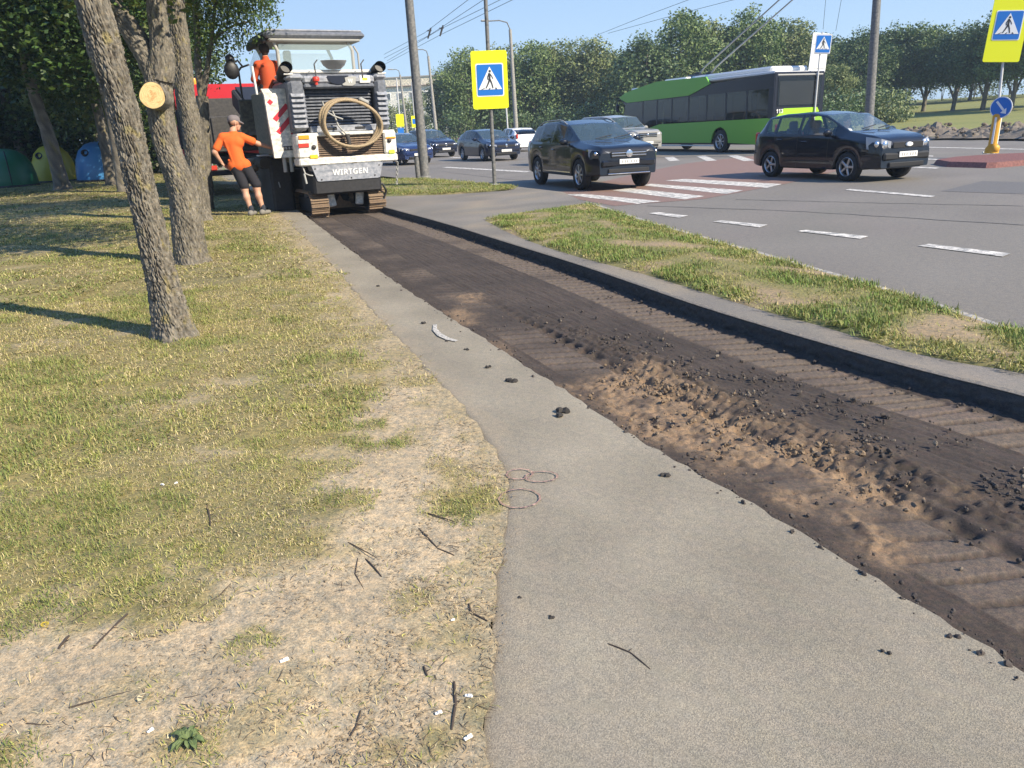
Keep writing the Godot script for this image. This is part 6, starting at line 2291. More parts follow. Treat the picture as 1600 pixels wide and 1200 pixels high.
# ---------------------------------------------------------------- trolleybus; x forward, y up, z right
func build_bus() -> void:
	var c0 := gp(1203, 240, ROAD_Y)
	var dir := Vector2(-0.365, -0.931).normalized()
	var right := Vector2(-dir.y, dir.x)
	var mid := Vector2(c0.x, c0.z) + dir * 6.0 + right * 1.275
	var root := thing("trolleybus", "green trolleybus with dark window band and raised trolley poles", "bus", v3(mid, ROAD_Y), turn_of(dir))
	var L := 12.0
	var hw := 1.275
	# lower side panels with wheel openings
	var fa := 3.35
	var ra := -2.6
	for s in [-1.0, 1.0]:
		var pts := PackedVector2Array([Vector2(-L / 2, 0.32)])
		for ax in [ra, fa]:
			for k in 13:
				var q := PI - PI * k / 12.0
				pts.append(Vector2(ax + cos(q) * 0.62, 0.42 + sin(q) * 0.66))
		pts.append_array([Vector2(L / 2 - 0.1, 0.32), Vector2(L / 2 - 0.02, 1.0), Vector2(L / 2 - 0.1, 1.02), Vector2(3.9, 1.02), Vector2(2.3, 1.3), Vector2(-L / 2, 1.38)])
		var mb := MB.new()
		mb.prism(pts, 0.05)
		var o := part(mb, "side_panel", M.bus_green, root)
		o.position.z = s * (hw - 0.025)
		# dark band above the windows, and the green sweep over the front
		mb = MB.new()
		mb.prism(PackedVector2Array([Vector2(-L / 2, 2.5), Vector2(L / 2 - 0.15, 2.42), Vector2(L / 2 - 0.2, 2.7), Vector2(-L / 2, 3.05)]), 0.05)
		o = part(mb, "roof_band", M.bus_dark, root)
		o.position.z = s * (hw - 0.03)
		mb = MB.new()
		mb.prism(PackedVector2Array([Vector2(-1.5, 3.24), Vector2(-1.8, 2.92), Vector2(-0.9, 2.68), Vector2(-0.2, 2.52), Vector2(L / 2 - 0.6, 2.44), Vector2(L / 2 + 0.1, 2.66), Vector2(L / 2 + 0.2, 2.74), Vector2(L / 2 - 0.5, 2.95), Vector2(L / 2 - 1.0, 3.02), Vector2(2.6, 3.3)]), 0.07)
		o = part(mb, "roof_fairing", M.bus_green, root)
		o.position.z = s * (hw + 0.006)
		# windows between dark pillars
		var wx := [-5.75, -4.35, -2.95, -1.55, -0.15, 1.25, 2.55, 3.9, 5.85]
		for k in wx.size() - 1:
			var low := 1.37 if wx[k] < 2.3 else (1.3 if wx[k] < 3.8 else 1.03)
			bx("side_window", M.bus_glass, root, Vector3((wx[k] + wx[k + 1]) * 0.5, (low + 2.5) * 0.5, s * (hw - 0.03)), Vector3(wx[k + 1] - wx[k] - 0.09, 2.5 - low, 0.015), 0.0)
			bx("window_pillar", M.bus_dark, root, Vector3(wx[k], (low + 2.5) * 0.5, s * (hw - 0.032)), Vector3(0.1, 2.5 - low, 0.04), 0.0)
		bx("rear_quarter", M.bus_dark, root, Vector3(-L / 2 + 0.13, 1.95, s * (hw - 0.02)), Vector3(0.28, 1.2, 0.045), 0.01)
	bx("floor", M.bus_dark, root, Vector3(0, 0.42, 0), Vector3(L - 0.3, 0.16, 2.3), 0.02)
	bx("roof", M.bus_white, root, Vector3(-0.3, 3.06, 0), Vector3(L - 0.8, 0.14, 2.3), 0.06)
	bx("roof_equipment", M.bus_white, root, Vector3(-2.6, 3.24, 0), Vector3(5.6, 0.24, 1.9), 0.07)
	bx("roof_equipment", M.bus_white, root, Vector3(1.6, 3.25, 0), Vector3(1.9, 0.26, 1.8), 0.07)
	bx("roof_edge", M.bus_white, root, Vector3(-3.1, 3.09, -hw + 0.1), Vector3(5.7, 0.12, 0.1), 0.03)
	for k in 6:
		for s in [-0.8, 0.8]:
			var seat := MB.new()
			seat.box(Vector3(-4.8 + k * 1.35, 1.25, s), Vector3(0.12, 0.75, 0.9), 0.05)
			seat.box(Vector3(-4.55 + k * 1.35, 0.92, s), Vector3(0.45, 0.12, 0.9), 0.04)
			part(seat, "seat", M.interior, root)
	for k in 4:
		tb("grab_pole", M.bollard_yellow, root, [Vector3(-3.9 + k * 2.1, 0.5, -0.35), Vector3(-3.9 + k * 2.1, 2.9, -0.35)], [0.018], 6)
	# tail, facing the viewer
	var tail := Node3D.new()
	tail.name = "rear_end"
	root.add_child(tail)
	var mb := MB.new()
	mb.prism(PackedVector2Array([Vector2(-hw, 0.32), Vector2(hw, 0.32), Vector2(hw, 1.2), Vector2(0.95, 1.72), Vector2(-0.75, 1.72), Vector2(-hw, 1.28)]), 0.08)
	var rp := part(mb, "rear_panel", M.bus_green_sunlit, tail)
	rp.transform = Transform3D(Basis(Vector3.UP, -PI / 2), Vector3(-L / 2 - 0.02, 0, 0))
	bx("rear_frame", M.bus_dark, tail, Vector3(-L / 2 + 0.02, 2.2, 0), Vector3(0.08, 1.8, 2.5), 0.03)
	bx("rear_window", M.tinted_glass, tail, Vector3(-L / 2 - 0.04, 2.36, 0), Vector3(0.02, 1.1, 2.2), 0.0)
	bx("rear_backing", M.light_plastic, tail, Vector3(-L / 2 - 0.028, 2.3, 0), Vector3(0.004, 0.9, 2.0), 0.0)  # pale sheet behind the glass that greys the rear window
	bx("top_rail", M.light_plastic, tail, Vector3(-L / 2 - 0.03, 2.98, 0), Vector3(0.05, 0.07, 2.3), 0.02)
	for s in [-1.0, 1.0]:
		bx("tail_light", M.red_plastic, tail, Vector3(-L / 2 - 0.07, 0.95, s * 1.08), Vector3(0.03, 0.35, 0.16), 0.02)
	var tm := TextMesh.new()
	tm.text = "113"
	var sf := SystemFont.new()
	sf.font_names = PackedStringArray(["Droid Sans"])
	sf.font_weight = 700
	tm.font = sf
	tm.font_size = 48
	tm.pixel_size = 0.0045
	tm.depth = 0.006
	tm.material = M.white_plastic
	var num := node("fleet_number", tm, tail)
	num.transform = Transform3D(Basis(Vector3.UP, -PI / 2), Vector3(-L / 2 - 0.075, 1.62, -0.98))
	# front, turned away
	bx("windscreen", M.bus_glass, root, Vector3(L / 2 - 0.1, 1.75, 0), Vector3(0.03, 1.4, 2.35), 0.0)
	bx("front_panel", M.bus_green, root, Vector3(L / 2 - 0.06, 0.68, 0), Vector3(0.1, 0.72, 2.4), 0.04)
	bx("front_cowl", M.bus_green, root, Vector3(L / 2 - 0.35, 2.78, 0), Vector3(0.9, 0.34, 2.4), 0.1)
	for s in [-1.0, 1.0]:
		bx("mirror", M.bus_dark, root, Vector3(L / 2 + 0.2, 2.2, s * 1.42), Vector3(0.16, 0.4, 0.2), 0.05)
		tb("mirror_arm", M.bus_dark, root, [Vector3(L / 2 - 0.1, 2.65, s * 1.2), Vector3(L / 2 + 0.2, 2.6, s * 1.4), Vector3(L / 2 + 0.2, 2.35, s * 1.42)], [0.03], 6)
		for ax in [ra, fa]:
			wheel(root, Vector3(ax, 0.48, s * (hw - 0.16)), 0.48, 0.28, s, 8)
			bx("wheel_box", M.bus_dark, root, Vector3(ax, 0.75, s * (hw - 0.5)), Vector3(1.2, 0.6, 0.3), 0.03)
	bx("white_skirt", M.bus_white, root, Vector3(0.2, 0.3, -hw + 0.06), Vector3(4.6, 0.06, 0.05), 0.01)
	# trolley poles, resting on the wires behind
	var base := bx("pole_base", M.bus_dark, root, Vector3(0.6, 3.4, 0), Vector3(0.9, 0.12, 1.1), 0.03)
	for s in [-1.0, 1.0]:
		var pole := tb("trolley_pole", M.light_plastic, root, [Vector3(0.45, 3.42, s * 0.32), Vector3(0.0, 3.75, s * 0.32), Vector3(-5.6, 6.0, s * 0.32 - 0.25)], [0.045, 0.04, 0.028], 8)
		bx("pole_spring", M.dark_steel, base, Vector3(0.55, 3.52, s * 0.32), Vector3(0.4, 0.1, 0.1), 0.02)
		bx("pole_shoe", M.dark_steel, pole, Vector3(-5.62, 6.03, s * 0.32 - 0.25), Vector3(0.16, 0.05, 0.05), 0.01)


# ---------------------------------------------------------------- signs and street furniture
func plate(poly: Array, z: float, thick: float, called: String, m: Material, parent: Node) -> MeshInstance3D:
	var mb := MB.new()
	mb.prism(PackedVector2Array(poly), thick)
	var o := part(mb, called, m, parent)
	o.position.z = z
	return o


func rrect(w: float, h: float, r: float, cy := 0.0) -> Array:
	var out := []
	for c in [[1, 1, 0.0], [-1, 1, PI / 2], [-1, -1, PI], [1, -1, PI * 1.5]]:
		for k in 4:
			var a: float = c[2] + PI / 2 * k / 3.0
			out.append(Vector2(c[0] * (w / 2 - r) + cos(a) * r, cy + c[1] * (h / 2 - r) + sin(a) * r))
	return out


func bar2(a: Vector2, b: Vector2, w0: float, w1: float) -> Array:
	var d := (b - a).normalized()
	var s := Vector2(-d.y, d.x)
	return [a + s * w0, a - s * w0, b - s * w1, b + s * w1]


# a walker in a triangle on blue; w is the blue square's width, front is +z
func crossing_face(parent: Node3D, w: float, h: float, cy: float, z: float) -> void:
	plate(rrect(w + 0.05, h + 0.05, 0.04, cy), z, 0.006, "sign_border", M.sign_white, parent)
	var f := plate(rrect(w, h, 0.03, cy), z + 0.005, 0.006, "sign_face", M.sign_blue, parent)
	var b := cy - h * 0.31
	var t := cy + h * 0.43
	plate([Vector2(-w * 0.46, b), Vector2(w * 0.46, b), Vector2(0, t)], 0.005, 0.006, "triangle", M.sign_white, f)
	var mb := MB.new()
	var s := t - b
	var p := func(x: float, y: float) -> Vector2: return Vector2(x * s, b + y * s)
	for q in [bar2(p.call(-0.02, 0.72), p.call(-0.01, 0.42), 0.05 * s, 0.045 * s), bar2(p.call(-0.01, 0.44), p.call(-0.1, 0.24), 0.04 * s, 0.03 * s), bar2(p.call(-0.1, 0.24), p.call(-0.2, 0.06), 0.03 * s, 0.024 * s), bar2(p.call(0.0, 0.44), p.call(0.08, 0.26), 0.04 * s, 0.03 * s), bar2(p.call(0.08, 0.26), p.call(0.13, 0.05), 0.03 * s, 0.024 * s), bar2(p.call(-0.03, 0.7), p.call(-0.12, 0.52), 0.025 * s, 0.02 * s), bar2(p.call(-0.12, 0.52), p.call(-0.08, 0.42), 0.02 * s, 0.018 * s), bar2(p.call(0.0, 0.7), p.call(0.1, 0.56), 0.024 * s, 0.02 * s), bar2(p.call(0.1, 0.56), p.call(0.15, 0.46), 0.02 * s, 0.018 * s)]:
		mb.prism(PackedVector2Array(q), 0.004)
	var head := []
	for k in 14:
		head.append(p.call(0.01, 0.8) + Vector2(cos(TAU * k / 14), sin(TAU * k / 14)) * 0.055 * s)
	mb.prism(PackedVector2Array(head), 0.004)
	for x in [-0.34, 0.0, 0.34]:
		mb.prism(PackedVector2Array([p.call(x - 0.09, 0.01), p.call(x - 0.02, 0.01), p.call(x + 0.03 - x * 0.25, 0.075), p.call(x - 0.02 - x * 0.25, 0.075)]), 0.004)
	var wk := part(mb, "walker", M.ink, f)
	wk.position.z = 0.0105


func sign_board(root: Node3D, w: float, h: float, cy: float, face: float, with_board := true) -> Node3D:
	var sg := Node3D.new()
	sg.name = "sign"
	root.add_child(sg)
	if with_board:
		plate(rrect(w, h, 0.05, cy), 0.06, 0.025, "sign_board", M.sign_yellow, sg)
	else:
		plate(rrect(w, h, 0.04, cy), 0.06, 0.02, "sign_board", M.sign_back, sg)
	crossing_face(sg, face, face * 1.12, cy, 0.077)
	for y in [cy - h * 0.3, cy + h * 0.3]:
		bx("clamp", M.sign_back, sg, Vector3(0, y, 0.02), Vector3(w * 0.7, 0.04, 0.03), 0.005)
	return sg


func lamp_post(called: String, label: String, base: Vector3, top: Vector3, r0: float, r1: float, arm: Vector3, m: Material) -> Node3D:
	var root := thing(called, label, "lamp post", base, 0.0, "lamp posts along the street")
	var up := top - base
	var mb := MB.new()
	mb.tube([Vector3(0, -0.1, 0), up * 0.5, up], [r0, (r0 + r1) * 0.5, r1], 16)
	var po := part(mb, "post", m, root)
	if arm != Vector3.ZERO:
		tb("arm", M.pole_steel, po, [up, up + Vector3(arm.x * 0.12, arm.y * 0.8, arm.z * 0.12), up + Vector3(arm.x * 0.45, arm.y * 1.05, arm.z * 0.45), up + Vector3(arm.x, arm.y, arm.z)], [0.04], 8)
		bx("lamp_head", M.light_plastic, root, up + arm * 1.06 + Vector3(0, 0.0, 0), Vector3(0.6, 0.12, 0.25), 0.05, Basis(Vector3.UP, turn_of(Vector2(arm.x, arm.z))))
	return root


func build_street() -> void:
	# grey steel pole on the verge, cut by the frame's top
	var b := gp(664, 279)
	var top := dp(639, 0, -b.z)
	var up := (top - b)
	var o := lamp_post("lamp_post", "stout grey steel lamp pole on the grass verge beside the machine", b, b + up * 1.75, 0.15, 0.1, Vector3(1.6, 0.8, -0.6), M.pole_steel)
	mb_collar(o, 0.19)
	b = gp(654, 280)
	var st := thing("marker_post", "short grey post standing at the foot of the lamp pole", "post", b)
	var mb := MB.new()
	mb.tube([Vector3(0, -0.05, 0), Vector3(-0.02, 0.62, 0), Vector3(-0.02, 0.66, 0)], [0.075, 0.07, 0.04], 12)
	part(mb, "post", M.pole_steel, st)
	bx("cap", M.dark_steel, st, Vector3(-0.02, 0.67, 0), Vector3(0.1, 0.02, 0.1), 0.006)

	# yellow crossing sign on the verge
	b = gp(773, 292)
	var s := thing("crossing_sign", "tall yellow pedestrian crossing sign on a grey post at the verge's tip", "road sign", b, 0.12, "yellow crossing signs")
	var px := -b.z
	var bot := dp(770, 170, px).y
	var tp := dp(770, 79, px).y
	tb("post", M.pole_steel, s, [Vector3(0, -0.1, 0), Vector3(0, dp(767, -60, px).y, 0)], [0.045], 12)
	sign_board(s, 0.84, tp - bot, (tp + bot) * 0.5, 0.6)
	mb = MB.new()
	mb.lathe([Vector2(0.16, -0.03), Vector2(0.13, 0.05), Vector2(0.06, 0.08)], 12)
	part(mb, "footing", M.kerb, s)

	# refuge with keep-right bollard and the second yellow sign
	b = gp(1548, 246, ROAD_Y)
	var isl := gl([[1458, 257], [1478, 261], [1540, 263], [1556, 262.5], [1680, 252], [1680, 242], [1592, 246], [1560, 247], [1490, 252]], ROAD_Y)
	var il := thing("traffic_island", "low red-brown traffic island in the middle of the road", "traffic island", Vector3(isl[2].x, ROAD_Y, isl[2].y))
	mb = MB.new()
	mb.xf = Transform3D(Basis(), -Vector3(isl[2].x, ROAD_Y, isl[2].y))
	var pv := PackedVector2Array(isl)
	var cen := Vector2.ZERO
	for q in pv:
		cen += q / pv.size()
	for k in pv.size():
		var p0 := pv[k]
		var p1 := pv[(k + 1) % pv.size()]
		var i0 := p0.lerp(cen, 0.05)
		var i1 := p1.lerp(cen, 0.05)
		var e := (p1 - p0).normalized()
		mb.quad(v3(p0, ROAD_Y), v3(p1, ROAD_Y), v3(i1, ROAD_Y + 0.13), v3(i0, ROAD_Y + 0.13))
		mb.tri(v3(i0, ROAD_Y + 0.13), v3(i1, ROAD_Y + 0.13), v3(cen, ROAD_Y + 0.14), Vector3.UP, Vector3.UP, Vector3.UP)
	part(mb, "island_slab", M.island_red, il)
	var bo := thing("keep_right_bollard", "leaning yellow bollard with a round blue arrow sign on the traffic island", "bollard", Vector3(b.x, ROAD_Y + 0.125, b.z), 0.0)
	var dz := -b.z
	var lean := (dp(1558, 182, dz) - dp(1548, 243, dz))
	mb = MB.new()
	mb.tube([Vector3.ZERO, lean * 0.12, lean * 0.2, lean * 0.96, lean], [0.19, 0.18, 0.12, 0.12, 0.08], 18)
	part(mb, "bollard_body", M.bollard_yellow, bo)
	var per := lean.normalized().cross(Vector3(0, 0, 1)).normalized()
	for a in [-0.8, 0.8]:
		bx("reflective_strip", M.sign_white, bo, lean * 0.58 + Vector3(sin(a) * 0.112, 0, cos(a) * 0.112), Vector3(0.06, 0.75, 0.02), 0.008, Basis(Vector3.FORWARD, atan2(lean.x, lean.y)) * Basis(Vector3.UP, a))
	mb = MB.new()
	mb.ball(lean * 0.1 + Vector3(0.02, 0.02, 0.14), Vector3(0.12, 0.12, 0.08), 8, 12)
	part(mb, "base_lug", M.bollard_yellow, bo)
	var disc := Node3D.new()
	disc.name = "arrow_sign"
	bo.add_child(disc)
	disc.transform = Transform3D(Basis(Vector3.UP, -0.95), dp(1561, 168, dz) - bo.position + Vector3(0, 0, 0.1))
	var circ := []
	var circ2 := []
	for k in 32:
		circ.append(Vector2(cos(TAU * k / 32), sin(TAU * k / 32)) * 0.3)
		circ2.append(Vector2(cos(TAU * k / 32), sin(TAU * k / 32)) * 0.275)
	plate(circ, 0.0, 0.02, "disc_rim", M.sign_white, disc)
	plate(circ2, 0.012, 0.006, "disc_face", M.sign_blue, disc)
	mb = MB.new()
	mb.prism(PackedVector2Array(bar2(Vector2(-0.13, 0.17), Vector2(0.09, -0.09), 0.03, 0.03)), 0.005)
	mb.prism(PackedVector2Array([Vector2(0.16, -0.18), Vector2(0.15, -0.02), Vector2(0.0, -0.15)]), 0.005)
	var ar := part(mb, "arrow", M.sign_white, disc)
	ar.position.z = 0.018
	var ys := thing("crossing_sign", "tilted yellow pedestrian crossing sign above the traffic island's bollard", "road sign", Vector3(b.x, ROAD_Y + 0.13, b.z - 0.35), -0.3, "yellow crossing signs")
	var pz := dz + 0.35
	tb("post", M.sign_back, ys, [Vector3(-0.05, 0, 0), ys.transform.affine_inverse() * dp(1552, 240, pz), ys.transform.affine_inverse() * dp(1585, -70, pz)], [0.035], 10)
	var cx := ys.transform.affine_inverse() * dp(1574, 40, pz)
	var hh := dp(1570, -18, pz).y - dp(1570, 97, pz).y
	var sg := sign_board(ys, 0.95, hh, 0.0, 0.66)
	sg.transform = Transform3D(Basis(Vector3.FORWARD, 0.06), cx)

	# blue crossing sign beyond the small car, with the pale back of another board behind it
	b = gp(1266, 236, ROAD_Y)
	dz = -b.z
	var bs := thing("crossing_sign", "blue pedestrian crossing sign on a pale post behind the small black car", "road sign", b, -0.1)
	var inv := bs.transform.affine_inverse()
	tb("post", M.sign_back, bs, [inv * dp(1267, 240, dz), inv * dp(1281, 85, dz), inv * dp(1285, 50, dz)], [0.035], 10)
	sg = sign_board(bs, 0.62, 0.74, 0.0, 0.56, false)
	sg.transform = Transform3D(Basis(Vector3.FORWARD, 0.06), inv * dp(1285.5, 69, dz))
	var bk := thing("sign_back", "pale blank back of a tall sign board behind the blue crossing sign", "road sign", b + Vector3(0.1, 0, -0.7), 0.25)
	inv = bk.transform.affine_inverse()
	tb("post", M.sign_back, bk, [inv * dp(1275, 232, dz + 0.7), inv * dp(1282, 60, dz + 0.7)], [0.035], 10)
	var bp := plate(rrect(0.78, 1.75, 0.04), 0.0, 0.03, "board", M.sign_white, bk)
	bp.transform = Transform3D(Basis(Vector3.FORWARD, 0.07), inv * dp(1279, 88, dz + 0.65))
	for y in [-0.45, 0.45]:
		bx("rail", M.sign_back, bp, Vector3(0, y, 0.02), Vector3(0.7, 0.04, 0.02), 0.004)

	# tall pole beyond the small car
	b = gp(1354, 240, ROAD_Y)
	dz = -b.z
	o = lamp_post("lamp_post", "tall grey steel pole beyond the small black car", b, dp(1378, -120, dz), 0.17, 0.12, Vector3(-2.0, 0.8, 0.8), M.pole_steel)
	# concrete lamp posts up the street
	for q in [[[808, 222], [797, 46], 58.0, 33, "concrete lamp post with curved arm behind the yellow crossing sign"], [[684, 226], [669, 88], 74.0, 16, "concrete lamp post with curved arm right of the grey pole"], [[638, 224], [625, 117], 92.0, 12, "concrete lamp post with curved arm close to the machine's exhaust"], [[650, 224], [644, 150], 125.0, 8, "most distant concrete lamp post, by the far yellow signs"]]:
		var base := dp(q[0][0], q[0][1], q[2])
		base.y = 0.0
		var t2 := dp(q[1][0], q[1][1], q[2])
		lamp_post("lamp_post", q[4], base, t2, 0.17, 0.1, Vector3(-q[3] * q[2] / FOCAL, 0.55, 0.3), M.pole_concrete)
	b = dp(795, 222, 62.0)
	b.y = 0.0
	var th := thing("slim_post", "slim pale post beside the concrete lamp post", "post", b)
	tb("post", M.sign_back, th, [Vector3(0, -0.1, 0), Vector3(-0.1, 3.4, 0)], [0.06], 8)
	bx("cap", M.dark_steel, th, Vector3(-0.1, 3.41, 0), Vector3(0.12, 0.03, 0.12), 0.01)
	# far yellow signs
	for q in [[625, 188, 66.0, 0.62, 0.95, true, "small distant yellow sign with a blue plate under it"], [648, 190, 70.0, 0.55, 0.95, false, "small distant yellow sign right beside the grey pole"]]:
		var c := dp(q[0], q[1], q[2])
		var fs := thing("far_sign", q[6], "road sign", Vector3(c.x, 0, c.z), 0.2, "distant yellow signs")
		tb("post", M.sign_back, fs, [Vector3(0, -0.1, -0.04), Vector3(0, c.y + 3.2, -0.04)], [0.05], 8)
		plate(rrect(q[3], q[4], 0.04, c.y), 0.02, 0.02, "sign_board", M.sign_yellow, fs)
		if q[5]:
			plate(rrect(0.5, 0.5, 0.04, c.y - 0.85), 0.02, 0.02, "blue_plate", M.sign_blue, fs)
		else:
			plate(rrect(0.4, 0.42, 0.02, c.y + 0.02), 0.034, 0.006, "blue_face", M.sign_blue, fs)

	# overhead wires of the trolleybus, along the street
	var k := 0
	for w in [[[600, 85], [664, 51], [731, 0], [860, -110]], [[600, 91], [671, 55], [755, 0], [900, -105]], [[605, 95], [689, 45], [781, 0], [960, -95]], [[600, 101], [691, 53], [800, 0], [990, -95]]]:
		var pts := []
		for q in w:
			pts.append(gp(q[0], q[1], 6.1 if k % 2 else 6.3))
		var root: Vector3 = pts[0]
		for i in pts.size():
			pts[i] -= root
		var wn := thing("trolley_wire", ["highest overhead trolley wire running up the street", "second highest overhead trolley wire running up the street", "third overhead trolley wire running up the street", "lowest overhead trolley wire running up the street"][k], "wire", root, 0.0, "overhead trolley wires")
		tb("wire_run", M.wire, wn, pts, [0.01], 6)
		k += 1
	for w in [[[930, 56], [1000, 28], [1075, 0], [1250, -66]], [[950, 52], [1060, 22], [1160, -4], [1320, -46]]]:
		var pts := []
		for q in w:
			pts.append(gp(q[0], q[1], 6.6))
		var root: Vector3 = pts[0]
		for i in pts.size():
			pts[i] -= root
		var wn := thing("trolley_wire", "upper thin wire above the park trees behind the bus" if w[0][0] == 930 else "lower thin wire above the park trees behind the bus", "wire", root, 0.0, "overhead wires by the park")
		tb("wire_run", M.wire, wn, pts, [0.01], 6)
	for w in [[1286, 46, 1292, -20], [1306, 48, 1318, -20]]:
		var a := dp(w[0], w[1], 34.0)
		var wn := thing("span_wire", "steep span wire above the blue crossing sign's left half" if w[0] == 1286 else "steep span wire above the blue crossing sign's right edge", "wire", a, 0.0, "span wires above the blue sign")
		tb("wire_run", M.wire, wn, [Vector3.ZERO, dp(w[2], w[3], 34.0) - a], [0.008], 5)
	for q in [[671, 52], [690, 48]]:
		var a := gp(q[0], q[1], 6.2)
		var sp := thing("wire_spacer", "insulator bracket on the trolley wires nearer the grey pole" if q[0] == 671 else "insulator bracket on the trolley wires nearer the yellow sign", "insulator", a, 0.0, "insulators on the trolley wires")
		tb("bracket", M.dark_steel, sp, [Vector3(-0.1, -0.25, 0), Vector3(0.0, 0.0, 0), Vector3(0.1, 0.25, 0)], [0.04, 0.05, 0.04], 7)
		bx("clip", M.dark_steel, sp, Vector3(0, 0.12, 0), Vector3(0.24, 0.05, 0.05), 0.01)

	build_bins()
	build_house()
	build_mounds()


func mb_collar(o: Node3D, r: float) -> void:
	var mb := MB.new()
	mb.lathe([Vector2(r, -0.02), Vector2(r, 0.05), Vector2(r * 0.82, 0.09)], 18)
	part(mb, "collar", M.pole_steel, o)


func build_bins() -> void:
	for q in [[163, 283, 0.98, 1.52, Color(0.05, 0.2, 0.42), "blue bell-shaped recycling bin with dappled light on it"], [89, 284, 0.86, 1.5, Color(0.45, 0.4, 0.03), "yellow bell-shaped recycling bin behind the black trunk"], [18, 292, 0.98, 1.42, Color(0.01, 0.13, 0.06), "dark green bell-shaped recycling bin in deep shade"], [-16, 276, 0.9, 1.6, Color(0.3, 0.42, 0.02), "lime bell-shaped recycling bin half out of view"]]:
		var b := gp(q[0], q[1])
		b.y = lawn_y(b.x, b.z)
		var o := thing("recycling_bin", q[5], "recycling bin", b, 0.25, "recycling bins under the trees")
		var key := "bin_%d" % q[0]
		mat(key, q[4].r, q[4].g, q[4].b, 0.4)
		var r: float = q[2]
		var h: float = q[3]
		var mb := MB.new()
		mb.lathe([Vector2(r * 0.98, 0.0), Vector2(r, 0.08), Vector2(r * 0.97, h * 0.3), Vector2(r * 0.9, h * 0.55), Vector2(r * 0.74, h * 0.78), Vector2(r * 0.48, h * 0.93), Vector2(r * 0.2, h * 0.99), Vector2(0, h)], 36)
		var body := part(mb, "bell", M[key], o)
		mb = MB.new()
		mb.lathe([Vector2(r * 1.02, 0.0), Vector2(r * 1.03, 0.03), Vector2(r * 1.0, 0.07)], 36)
		part(mb, "base_ring", M.black_plastic, o)
		# raised seam, filling hole and lifting eye
		var pts := []
		for p in [[0.98, 0.06], [0.97, 0.3], [0.9, 0.55], [0.74, 0.78], [0.48, 0.93]]:
			pts.append(Vector3(r * p[0] * 0.34, h * p[1], r * p[0] * 0.94))
		tb("seam", M.black_plastic, body, pts, [0.022], 6)
		mb = MB.new()
		mb.xf = Transform3D(Basis(Vector3.RIGHT, 1.0), Vector3(-r * 0.35, h * 0.72, r * 0.72))
		mb.lathe([Vector2(0.14, -0.03), Vector2(0.14, 0.04), Vector2(0.1, 0.04), Vector2(0.1, -0.03), Vector2(0, -0.03)], 16)
		part(mb, "filling_hole", M.black_plastic, body)
		tb("lifting_eye", M.dark_steel, o, [Vector3(-0.08, h - 0.02, 0), Vector3(-0.06, h + 0.1, 0), Vector3(0.06, h + 0.1, 0), Vector3(0.08, h - 0.02, 0)], [0.015], 6)
	var b := gp(54, 281)
	b.y = 0.0
	var wb := thing("waste_container", "light green waste container standing between two bell bins", "waste container", b + Vector3(0, 0, -1.0), 0.2)
	mat("container_green", 0.13, 0.33, 0.14, 0.5)
	bx("container_body", M.container_green, wb, Vector3(0, 0.65, 0), Vector3(0.9, 1.05, 0.8), 0.05)
	bx("container_lid", M.container_green, wb, Vector3(0, 1.22, 0), Vector3(0.96, 0.09, 0.86), 0.03)
	for x in [-0.34, 0.34]:
		bx("rib", M.container_green, wb, Vector3(x, 0.66, 0.41), Vector3(0.05, 0.9, 0.03), 0.01)
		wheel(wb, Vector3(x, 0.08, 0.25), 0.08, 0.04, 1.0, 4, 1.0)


func build_house() -> void:
	var a := dp(560, 200, 185.0)
	var o := thing("apartment_building", "long cream building with a pale lower wall at the end of the street", "building", Vector3(a.x, 0, a.z), -0.12)
	var h := dp(650, 119, 185.0).y
	bx("wall", M.wall_pale, o, Vector3(6, h * 0.42, -6), Vector3(36, h * 0.84, 12), 0.1)
	bx("upper_wall", M.wall_cream, o, Vector3(6, h * 0.91, -5.9), Vector3(36.4, h * 0.14, 12.4), 0.05)
	bx("cornice", M.dusty_slat, o, Vector3(6, h * 0.845, -5.8), Vector3(36.8, 0.22, 12.8), 0.03)
	bx("roof", M.kerb, o, Vector3(6, h * 0.985, -5.9), Vector3(36.8, 0.3, 12.8), 0.04)
	for r in 4:
		for k in 12:
			var w := bx("window", M.sign_white, o, Vector3(-10.0 + k * 2.9, h * (0.12 + 0.19 * r), 0.03), Vector3(1.5, 1.5, 0.12), 0.03)
			bx("pane", M.tinted_glass, w, Vector3(-10.0 + k * 2.9, h * (0.12 + 0.19 * r), 0.1), Vector3(1.3, 1.3, 0.02), 0.0)


